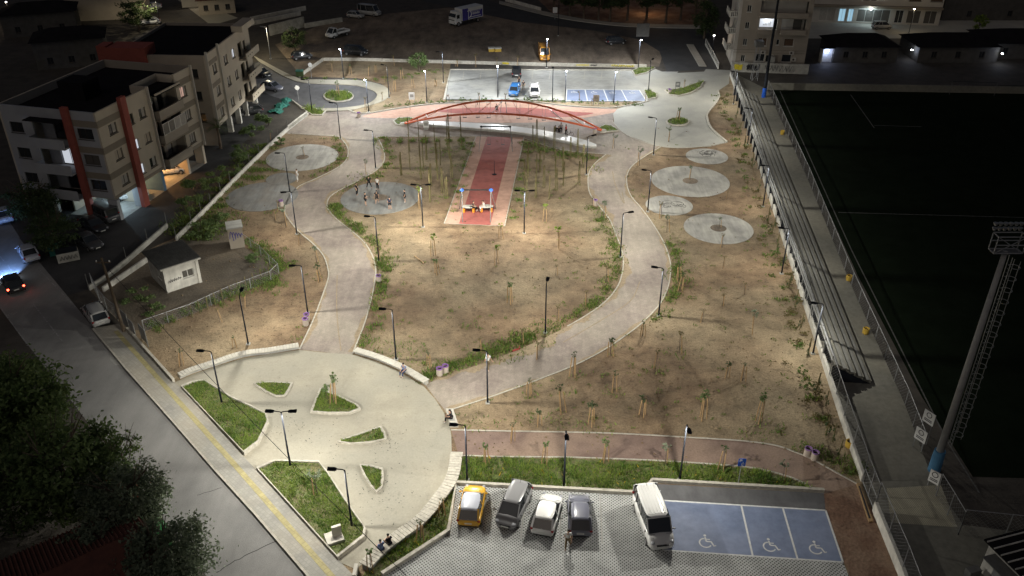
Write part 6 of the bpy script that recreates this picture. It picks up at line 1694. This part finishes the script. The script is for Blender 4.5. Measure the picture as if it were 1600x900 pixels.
# left facade (towards the street)
wl = [];
for i, z in enumerate(fl): wl.append((.9,3.0,z+.9,z+2.2,'dim' if i == 1 else 'dark',2))
balL = [(4.2,9.0,z+.0,z+FH-.3) for z in fl]
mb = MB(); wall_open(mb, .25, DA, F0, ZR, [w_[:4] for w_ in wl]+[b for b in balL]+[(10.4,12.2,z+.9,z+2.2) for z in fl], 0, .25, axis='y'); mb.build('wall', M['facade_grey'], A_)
for x0,x1,z0,z1,k,n in wl: window(A_, x0,x1,z0,z1,k,n,axis='y',y=0)
for z in fl: window(A_, 10.4,12.2,z+.9,z+2.2,'dark',2,axis='y',y=0)
for z in fl:
    for a, b in ((.0,3.3),): MB().box(-.03,-.002,a,b,z+2.4,z+3.18).build('band', M['band'], A_)
MB().box(-.55,-.01,3.35,4.15,0,ZR+.5).build('pilaster', M['brick_red'], A_)
for i, z in enumerate(fl):
    MB().box(-1.3,1.4,4.2,9.0,z-.22,z-.02).build('balcony_slab', M['facade_grey'], A_); MB().box(-1.3,-1.15,4.2,9.0,z-.02,z+1.0).build('balcony_parapet', M['facade_grey'], A_)
    MB().box(-1.15,0,8.85,9.0,z-.02,z+1.0).build('balcony_parapet', M['facade_grey'], A_)
    mb = MB(); wall_open(mb, 4.2,9.0,z,z+FH-.22,[(5,7.4,z,z+2.2)],1.4,1.6,axis='y'); mb.build('recess_wall', M['facade_grey'], A_)
    window(A_,5,7.4,z+.02,z+2.2,['dark','white','dark'][i],2,axis='y',y=1.4,sill=False)
MB().box(-1.3,1.6,4.2,9.0,fl[2]+FH-.22,fl[2]+FH-.12).build('roof_terrace', M['roof_dark'], A_)
b = MB().box(.25,WA,.25,DA,F0+3*FH-.1,F0+3*FH).build('roof', M['roof_dark'], A_)
MB().box(0,WA,DA,DA+.25,0,ZR).build('wall', M['cream'], A_); MB().box(WA,WA+.25,0.0,DA,F0,ZR).build('wall', M['facade_beige'], A_)
MB().box(.25,WA,.25,DA,F0-.25,F0-.02).build('floor_slab', M['facade_pale'], A_)
MB().box(6,9,6,9.5,F0+3*FH,ZR+1.2).build('stair_tower', M['roof_dark'], A_)
# columns and back walls of the open ground floor
blue_c = mat('column_blue',(.10,.19,.30),(.08,.15,.25),scale=1)
for nm, x0,x1,y0,y1,m_ in (('column',0.02,.55,.02,1.3,'facade_grey'),('column',3.75*S,4.55*S,.02,.9,'facade_grey'),('column',8.3*S,8.75*S,.05,3.2,'B'),('column',13.6*S,14.0*S,.05,3.6,'cream'),('column',WA-.5,WA-.05,.05,1.4,'cream'),('column',.05,.5,4.0,4.6,'facade_grey'),('column',.05,.5,8.8,9.4,'white_wall')):
    MB().box(x0,x1,y0,y1,0,F0-.25).build(nm, blue_c if m_ == 'B' else M[m_], A_)
MB().box(1.0,WA-.1,7.2,7.4,0,F0-.26).build('back_wall', M['cream'], A_); MB().box(4.7*S,4.8*S,.9,7.2,0,F0-.26).build('partition', M['cream'], A_)
MB().box(.06,WA-.02,.06,7.2,.0,.035).build('car_port_floor', M['concrete'], A_)
def port_lamp(label, lx, ly, col, pw):
    p = A_.matrix_basis @ Vector((lx,ly,F0-.3))
    t = thing('ceiling_lamp', label, 'lamp', (p.x,p.y,p.z)); MB().lathe([(.10,-.10),(.15,-.04),(.15,0)], n=12).build('shade', mat('lens_'+label[:4], col, emit=col, estr=8), t)
    d = bpy.data.lights.new('port_light','POINT'); d.energy = pw; d.color = col; d.shadow_soft_size = .12; o = link('port_light', d, t); o.location = (0,0,-.2)
bpy.context.view_layer.update()
port_lamp('cool white ceiling lamp in the near car port', 2.4*S, 2.6, (.62,.84,1), 260); port_lamp('amber ceiling lamp in the far car port', 11.2*S, 3.2, (1,.50,.17), 520); port_lamp('amber ceiling lamp in the middle car port', 6.6*S, 3.2, (1,.55,.22), 260)

# ---- rear apartment block
c0b = W(345,228); c1b = W(405,165); ub = (c1b-c0b).normalized(); WB = (c1b-c0b).length*1.0; rzb = math.atan2(ub.y,ub.x)
B_ = thing('apartment_block','cream apartment block with a red brick gable, rear of two','building',c0b,rzb)
SB = WB/17.0; DB = 13.0; F0b, FHb = 2.7, 3.2; ZB = F0b+3*FHb+.9; fb = [F0b+FHb*i for i in range(3)]
wb_ = []
for i, z in enumerate(fb):
    wb_ += [(1.9*SB,3.2*SB,z+.9,z+2.2,'curtain' if i<2 else 'half',2),(6.2*SB,7.5*SB,z+.9,z+2.2,'half',2),(9.4*SB,10.5*SB,z+.9,z+2.2,['half','half','white'][i],2),(14.2*SB,15.1*SB,z+.7,z+2.2,'half',1)]
mb = MB(); wall_open(mb,0,WB,F0b,ZB,[q[:4] for q in wb_]+[(12.0*SB,13.6*SB,z+.1,z+2.4) for z in fb],0,.25); mb.build('wall', M['cream'], B_)
for x0,x1,z0,z1,k,n in wb_: window(B_,x0,x1,z0,z1,k,n)
for z in fb:
    MB().box(.4*SB,3.8*SB,-.03,-.002,z+2.35,z+3.0).build('band', M['band'], B_)
    MB().box(11.9*SB,13.7*SB,.9,1.0,z+.1,z+2.4).build('recess_wall', M['facade_beige'], B_)
    MB().box(11.9*SB,WB+.5,-1.2,-.003,z-.2,z+.0).build('balcony_slab', M['cream'], B_); MB().box(14.8*SB,WB+.5,-1.2,-1.05,z,z+.9).build('balcony_parapet', M['cream'], B_); MB().box(11.9*SB,14.8*SB,-1.2,-1.05,z,z+.9).build('balcony_parapet', M['cream'], B_)
    for k in range(3): MB().box((12.4+k*.9)*SB,(12.7+k*.9)*SB,-1.215,-1.201,z+.3,z+.5).build('vent', M['frame_dark'], B_)
for x in (-.02,4.2*SB): MB().box(x,x+.16,-.3,-.004,F0b-.1,ZB+.5).build('fin', M['facade_pale'], B_)
eb_ = [(1.4,3.0,z+.9,z+2.2) for z in fb]
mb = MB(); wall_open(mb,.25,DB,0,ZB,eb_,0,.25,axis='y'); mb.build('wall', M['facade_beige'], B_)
for q in eb_: window(B_,*q,'dark',2,axis='y',y=0)
MB().box(-.4,3.0,8.2,DB+.6,fb[1],ZB+1.0).build('brick_gable', M['brick_red'], B_); MB().box(-.4,2.0,DB+.6,DB+2.0,fb[1],ZB+1.2).build('brick_gable', M['brick_red'], B_)
MB().box(.25,WB,.25,DB,ZB-.5,ZB-.4).build('roof', M['roof_dark'], B_); MB().box(0,WB,DB,DB+.25,0,ZB).build('wall', M['facade_beige'], B_); MB().box(WB,WB+.25,0,DB,F0b,ZB).build('wall', M['facade_beige'], B_)
MB().box(12.0*SB,WB+.3,-1.1,.6,ZB,ZB+.9).build('roof_parapet', M['cream'], B_)
MB().box(.25,WB,.25,DB,F0b-.25,F0b-.02).build('floor_slab', M['cream'], B_)
for x in (5.6,9.5,13,WB-.6): MB().box(x,x+.5,.05,.8,0,F0b-.25).build('column', M['white_wall'], B_)
MB().box(.3,WB-.2,5.0,5.2,0,F0b-.26).build('back_wall', M['cream'], B_)

# ---- white hut with corrugated roof and graffiti
h0, h1 = W(262,458), W(316,440); uh = (h1-h0).normalized(); WH = (h1-h0).length
H_ = thing('white_hut','white plastered hut with dark corrugated roof, window and graffiti','hut',h0,math.atan2(uh.y,uh.x))
DH = 4.6; hz0, hz1 = 2.45, 2.75
mb = MB(); wall_open(mb,0,WH,0,hz1,[(WH*.50,WH*.82,1.0,1.9)],0,.2); mb.build('wall', M['white_wall'], H_); window(H_,WH*.50,WH*.82,1.0,1.9,'dim',2,frame='frame_white')
mb = MB(); wall_open(mb,.2,DH,0,hz1,[(1.0,1.9,1.2,1.9)],0,.2,axis='y'); mb.build('wall', M['plaster_old'], H_); window(H_,1.0,1.9,1.2,1.9,'dark',1,axis='y',y=0,frame='frame_white')
MB().box(WH-.2,WH,.2,DH,0,hz1).build('wall', M['white_wall'], H_); MB().box(.2,WH-.2,DH-.2,DH,0,hz1).build('wall', M['plaster_old'], H_); MB().box(WH-.35,WH-.05,-.14,-.002,0,hz1-.1).build('pier', M['white_wall'], H_)
MB().box(-.25,WH+.25,-.25,-.1,hz1,hz1+.16).build('eaves_board', M['white_wall'], H_)
for k in range(18):
    y = -.1+k*(DH+.3)/18; MB().tube([(-.35,y+.13,hz1+.12+.028*k*.3),(WH+.3,y+.13,hz1+.12+.028*k*.3)], .10, 8).build('roof_corrugation', M['corrugated'], H_)
gr = MB()
for k in range(7): gr.tube([(.35+k*.2,-.02,1.05+.02*k),(.42+k*.2,-.02,1.35+.1*(k%2)),(.52+k*.2,-.02,1.08+.03*k)], .035, 4)
gr.build('graffiti', M['ink'], H_)
# ---- utility cabinet with blue graffiti
t = thing('utility_cabinet','tall concrete utility cabinet with blue graffiti at the soil edge','cabinet',W(372,388),R(20))
MB().box(-.8,.8,-.0,1.8,0,2.5).build('body', M['facade_beige'], t); MB().box(-.9,.9,-.1,1.9,2.5,2.65).build('roof', M['concrete'], t)
gr = MB()
for k in range(5): gr.tube(curve([Vector((-.7+k*.3,-.02,1.3+.2*(k%2))),Vector((-.5+k*.28,-.02,2.2-.1*k)),Vector((-.35+k*.27,-.02,1.6)),Vector((-.3+k*.25,-.02,1.0+.15*k))],4), .035, 4)
gr.build('graffiti', M['ink_blue'], t)
# ---- brown tiled roof at the lower left corner
r0 = W(60,905,3.4); t = thing('tiled_house','house with brown tiled roof at the lower left corner','house',W(120,935),R(38))
MB().box(-5,4.4,-5,2.4,0,3.0).build('wall', M['facade_beige'], t)
MB().add([(-5.6,-5.6,3.0),(5.0,-5.6,3.0),(5.0,-1.3,4.4),(-5.6,-1.3,4.4),(-5.6,3.0,3.0),(5.0,3.0,3.0)],[(0,1,2,3),(3,2,5,4),(1,5,2),(0,3,4)]).build('roof', M['roof_tile'], t)
for k in range(40):
    x = -5.5+k*.265; rt = MB().tube([(x,3.02,3.04),(x,-1.3,4.44)], .07, 5).build('tile_row', M['roof_tile'], t)
# ---- white kiosk at the lower right corner
ka, kb = W(1548,845,2.82), W(1604,900,2.82)
t = thing('white_kiosk','white kiosk with ribbed dark roof at the lower right corner','kiosk',(ka.x,ka.y,0),math.atan2(kb.y-ka.y,kb.x-ka.x))
MB().box(0,7,0,6,0,2.7).build('wall', M['white_wall'], t)
rf = MB().box(-.25,7.3,-.3,6.3,2.7,2.82).build('roof', M['roof_dark'], t)
for k in range(12): MB().box(.0+k*.6,.07+k*.6,-.3,6.3,2.82,2.9).build('roof_rib', M['white_wall'], rf)
MB().box(.9,2.2,-.03,-.002,0,2.1).build('door', M['galv'], t); MB().box(.6,2.6,-1.0,-.003,2.2,2.28).build('canopy', M['pole_grey'], t); MB().box(2.7,3.6,-.02,-.002,1.4,1.75).build('sign', M['sign_blue'], t)
MB().box(.0,.5,-1.3,-.4,0,.7).build('meter_box', M['pole_grey'], t)

# ---- beige apartment block at the top right
t0, t1 = W(1143,104), W(1253,107); ut = (t1-t0).normalized(); WT = (t1-t0).length
T_ = thing('apartment_block','beige apartment block with one brightly lit balcony at the top right','building',t0,math.atan2(ut.y,ut.x)); HT = 14.5; sT = WT/12.0
ft = [0,3.0,6.0,9.0]; wt = []
for i, z in enumerate(ft): wt.append((1.4*sT,2.1*sT,z+1.0,z+2.2,'dark',2))
for z, ks in ((0.2,('dark','dark')),(3.1,('brown','brown'))): wt += [(3.9*sT,5.4*sT,z+.9,z+2.3,ks[0],2),(8.3*sT,9.9*sT,z+.9,z+2.3,ks[1],1)]
wt += [(7.0*sT,7.5*sT,4.2,5.2,'dark',1),(5.6*sT,6.3*sT,1.0,2.3,'dark',1)]
lits = [(3.6*sT,6.7*sT,7.0,8.9),(7.4*sT,11.4*sT,7.0,8.9),(3.6*sT,11.4*sT,10.0,12.0)]
mb = MB(); wall_open(mb,0,WT,0,HT,[q[:4] for q in wt]+lits,0,.25); mb.build('wall', M['facade_beige'], T_)
for q in wt: window(T_,*q,frame='frame_white')
for i, q in enumerate(lits):
    MB().box(q[0],q[1],1.6,1.7,q[2]-.6,q[3]+.2).build('recess_wall', M['facade_pale'], T_); MB().box(q[0]-.1,q[1]+.1,-.7,1.6,q[2]-.8,q[2]-.62).build('balcony_slab', M['facade_beige'], T_); MB().box(q[0]-.1,q[1]+.1,-.7,-.58,q[2]-.62,q[2]+.05).build('balcony_parapet', M['facade_beige'], T_)
MB().box(4.0*sT,6.4*sT,1.4,1.5,7.1,8.7).build('recess_panel', M['lit_white'], T_); MB().box(9.6*sT,11.0*sT,1.4,1.5,6.6,8.7).build('recess_panel', M['glass_dim'], T_)  # left panel glows by itself, standing in for a lamplit balcony wall
mb = MB()
for i in range(5): mb.box((4.6+.25*i)*sT,(4.75+.25*i)*sT,1.2,1.3,7.4,7.7+.12*i)
mb.build('drying_laundry', M['sign_white'], T_)
d = bpy.data.lights.new('balcony_light','POINT'); d.energy = 60; d.color = (.85,.92,1); d.shadow_soft_size = .1; o = link('balcony_light', d, T_); o.location = (5.2*sT,.6,8.6)
for x, z in ((5.0*sT,2.9),(9.8*sT,2.9),(10.3*sT,1.7)):
    ac = MB().box(x-.4,x+.4,-.4,-.004,z-.3,z+.3).build('air_conditioner', M['facade_pale'], T_); MB().tube([(x-.1,-.405,z),(x-.1,-.42,z)],.2,12).build('fan_grille', M['frame_dark'], ac)
MB().box(-.05,.55,-.05,-.003,0,HT).build('corner_strip', M['facade_pale'], T_)
for z in (2.7,3.2): MB().box(.0,WT,-.06,-.02,z,z+.06).build('pipe', M['band'], T_)
mb = MB(); wall_open(mb,.25,9,0,HT,[(2,3.2,z+.1,z+2.2) for z in ft],0,.25,axis='y'); mb.build('wall', M['facade_pale'], T_)
for z in ft[1:]:
    MB().box(-1.4,-.003,.8,5.6,z-.2,z).build('balcony_slab', M['white_wall'], T_)
    for k in range(12): y = .85+k*.42; MB().lathe([(.05,0),(.1,.3),(.05,.6),(.06,.8)],(-1.32,y,z),6).build('baluster', M['white_wall'], T_)
    for k in range(4): MB().lathe([(.05,0),(.1,.3),(.05,.6),(.06,.8)],(-1.2+k*.33,.85,z),6).build('baluster', M['white_wall'], T_)
    MB().box(-1.42,-1.2,.75,5.6,z+.8,z+.92).build('hand_rail', M['white_wall'], T_); MB().box(-1.2,0,.75,.95,z+.8,z+.92).build('hand_rail', M['white_wall'], T_)
for z in ft: window(T_,2,3.2,z+.12,z+2.2,'dark',2,axis='y',y=0,frame='frame_white',sill=False)
MB().box(0,WT,9,9.25,0,HT).build('wall', M['facade_beige'], T_); MB().box(WT,WT+.25,0,9,0,HT).build('wall', M['facade_beige'], T_); MB().box(.25,WT,.25,9,HT-.4,HT-.2).build('roof', M['roof_dark'], T_)
MB().box(6.3*sT,6.9*sT,-1.6,-.003,0,2.4).build('porch', M['plaster_old'], T_)

# ---- shop building behind
s0, s1 = W(1262,34), W(1466,40); us = (s1-s0).normalized(); WS = (s1-s0).length
S_ = thing('shop_building','two-storey cream shop building with blue-lit shop front','building',s0,math.atan2(us.y,us.x))
shp = [(.08,.20,'curtain'),(.23,.28,'cool'),(.30,.34,'cool'),(.37,.62,'blueshop'),(.66,.72,'dark'),(.75,.85,'dim'),(.88,.97,'dim')]
mb = MB(); wall_open(mb,0,WS,0,7.2,[(a*WS,b*WS,.3,3.0) for a,b,k in shp]+[(f_*WS,(f_+.09)*WS,5.0,5.8) for f_ in (.04,.16,.40,.74,.90)],0,.25); mb.build('wall', M['facade_pale'], S_)
MB().box(0,WS,-.8,-.003,3.4,3.9).build('canopy', M['band'], S_)
for a,b,k in shp: window(S_,a*WS,b*WS,.3,3.0,{'blueshop':'dim'}.get(k,k),4 if k=='blueshop' else 2,frame='frame_white',sill=False)
for f_ in (.04,.16,.40,.74,.90): window(S_,f_*WS,(f_+.09)*WS,5.0,5.8,'brown',3)
MB().box(0,WS,8,8.25,0,7.2).build('wall', M['facade_pale'], S_); MB().box(.25,WS,.25,8,7.0,7.1).build('roof', M['roof_dark'], S_); MB().box(WS-.25,WS,.25,8,0,7.2).build('wall', M['facade_pale'], S_)
sl = thing('shop_lamp','small cool lamp under the canopy of the shop front','lamp',S_.location + us*WS*.45 + Vector((0,-1.2,3.3))); MB().blob((0,0,0),.3,.2,.12).build('shade', M['lens_cool'], sl)
d = bpy.data.lights.new('shop_light','POINT'); d.energy = 140; d.color = (.6,.88,1); d.shadow_soft_size = .2; o = link('shop_light', d, sl); o.location = (0,-.2,-.3)
# ---- low houses behind the pitch
def low_house(name, label, px, deg, w_, d_, h, wm, rm, lit=None, hip=True, win=True):
    t = thing(name, label, 'house', W(*px), R(deg))
    ops = [(w_*f_-.5, w_*f_+.5, .9, 2.1) for f_ in (.2,.5,.8)] if win else []
    mb = MB(); wall_open(mb,0,w_,0,h,ops,0,.25); mb.build('wall', M[wm], t)
    for q in ops: window(t,*q,'dark',2)
    for a in ((0,.25,.25,d_),(w_-.25,w_,.25,d_)): MB().box(*a,0,h).build('wall', M[wm], t)
    MB().box(.25,w_-.25,d_-.25,d_,0,h).build('wall', M[wm], t)
    o = .5; rh = 1.6; e = d_*.5 if hip else 0
    MB().add([(-o,-o,h),(w_+o,-o,h),(w_+o,d_+o,h),(-o,d_+o,h),(e*.8-o*0,d_/2,h+rh),(w_-e*.8,d_/2,h+rh)],[(0,1,5,4),(1,2,5),(2,3,4,5),(3,0,4)]).build('roof', M[rm], t)
    return t
lh = low_house('low_house','dark house with a blue-lit porch behind the pitch wall',(1300,98),0,12,8,3.0,'dimmed_wall','roof_dark')
pc = MB().box(-2.4,-.05,.5,.7,0,2.8).build('porch_wall', M['white_wall'], lh); MB().box(-2.6,0,-.6,.7,2.8,2.9).build('porch_roof', M['roof_dark'], lh); MB().box(-2.4,-2.2,-.5,.5,0,2.8).build('porch_wall', M['white_wall'], lh)
bpy.context.view_layer.update()
pp = lh.matrix_world @ Vector((-1.2,-.2,2.4)); pl_ = thing('porch_lamp','blue-white lamp lighting the porch of the dark house','lamp',pp); MB().blob((0,0,0),.12,.12,.08).build('shade', M['lens_cool'], pl_)
d = bpy.data.lights.new('porch_light','POINT'); d.energy = 110; d.color = (.42,.55,1); d.shadow_soft_size = .1; o = link('porch_light', d, pl_); o.location = (0,-.1,-.25)
low_house('low_house','dark hipped-roof house in the middle behind the pitch',(1432,98),0,15,9,3.0,'dimmed_wall','roof_dark'); low_house('low_house','dark house at the far right behind the pitch',(1545,92),0,14,10,3.0,'dimmed_wall','roof_dark')
for lb, x, y in (('dim blue lamp at the middle dark house',1425,78),('dim blue lamp at the far right dark house',1566,84)):
    p = W(x,y,2.0); l_ = thing('porch_lamp', lb, 'lamp', p); MB().blob((0,0,0),.2,.12,.08).build('shade', M['lens_cool'], l_); d = bpy.data.lights.new('porch_light','POINT'); d.energy = 30; d.color = (.5,.62,1); d.shadow_soft_size = .1; o = link('porch_light', d, l_); o.location = (0,-.4,.1)
low_house('far_building','cream building at the far top right behind the shops',(1470,32),0,30,9,7.5,'dimmed_wall','roof_dark',hip=False)
tr = tree('garden_tree','round yellow-green garden tree lit by a lamp at the top right',W(1527,52),3.6,1.6,2.3,1500,.16,M['leaf_lime'],.12)
# ---- dark houses at the top left
low_house('far_house','pale blank-walled house at the top left corner',(108,34),12,16,9,7.0,'facade_beige','roof_dark',hip=False,win=False); low_house('far_house','dark low house left of the pale blank wall',(8,60),20,14,9,4.5,'dimmed_wall','roof_dark')
low_house('far_house','dark house directly behind the nearer apartment block',(60,110),20,12,8,5.0,'dimmed_wall','roof_dark'); low_house('far_house','house with orange tiled roof behind the rear apartment block',(312,24),18,8,6,3.2,'facade_beige','roof_tile'); low_house('far_house','small pale house by the back lane lamp',(285,12),18,7,6,3.0,'facade_pale','roof_dark',win=False)
def far_wall(label, pts, h, m='white_wall'):
    t = thing('far_wall', label, 'wall'); wall(t, WP(pts), h, .25, m)
far_wall('long white upper wall at the top left beyond the rear block', [(392,34),(478,16)], 1.0); far_wall('blank pale wall panel above the dark car park trees', [(422,56),(476,42)], 2.2, 'plaster_old'); far_wall('low pale wall running right from the blank wall panel', [(476,44),(535,34)], 1.0, 'plaster_old'); far_wall('second white wall just below the upper white wall', [(392,40),(470,24)], .9)
far_wall('low wall at the near edge of the dark grove', [(790,2),(845,17)], .8)
def far_light(label, px, z, col, pw, h=5.0):
    t = thing('distant_lamp', label, 'lamp', W(*px)); MB().tube([(0,0,0),(0,0,h)], .06, 6).build('pole', M['pole'], t); MB().blob((0,0,h),.22,.22,.12).build('shade', M['lens'], t)
    d = bpy.data.lights.new('distant_light','POINT'); d.energy = pw; d.color = col; d.shadow_soft_size = .2; o = link('distant_light', d, t); o.location = (0,-.4,h-.3)
far_light('warm lamp among the dark grove trees', (1012,22), 0, (1,.62,.32), 300, 4.0); far_light('warm lamp over the shop forecourt at the top right', (1420,52), 0, (1,.78,.45), 160); far_light('lamp at the back lane corner at the top left', (300,10), 0, (1,.85,.65), 260)
far_light('lamp beside the beige block entrance', (1112,88), 0, (1,.85,.7), 120, 4.0); far_light('warm lamp at the far left among the dark houses',(20,40),0,(1,.75,.5),140)
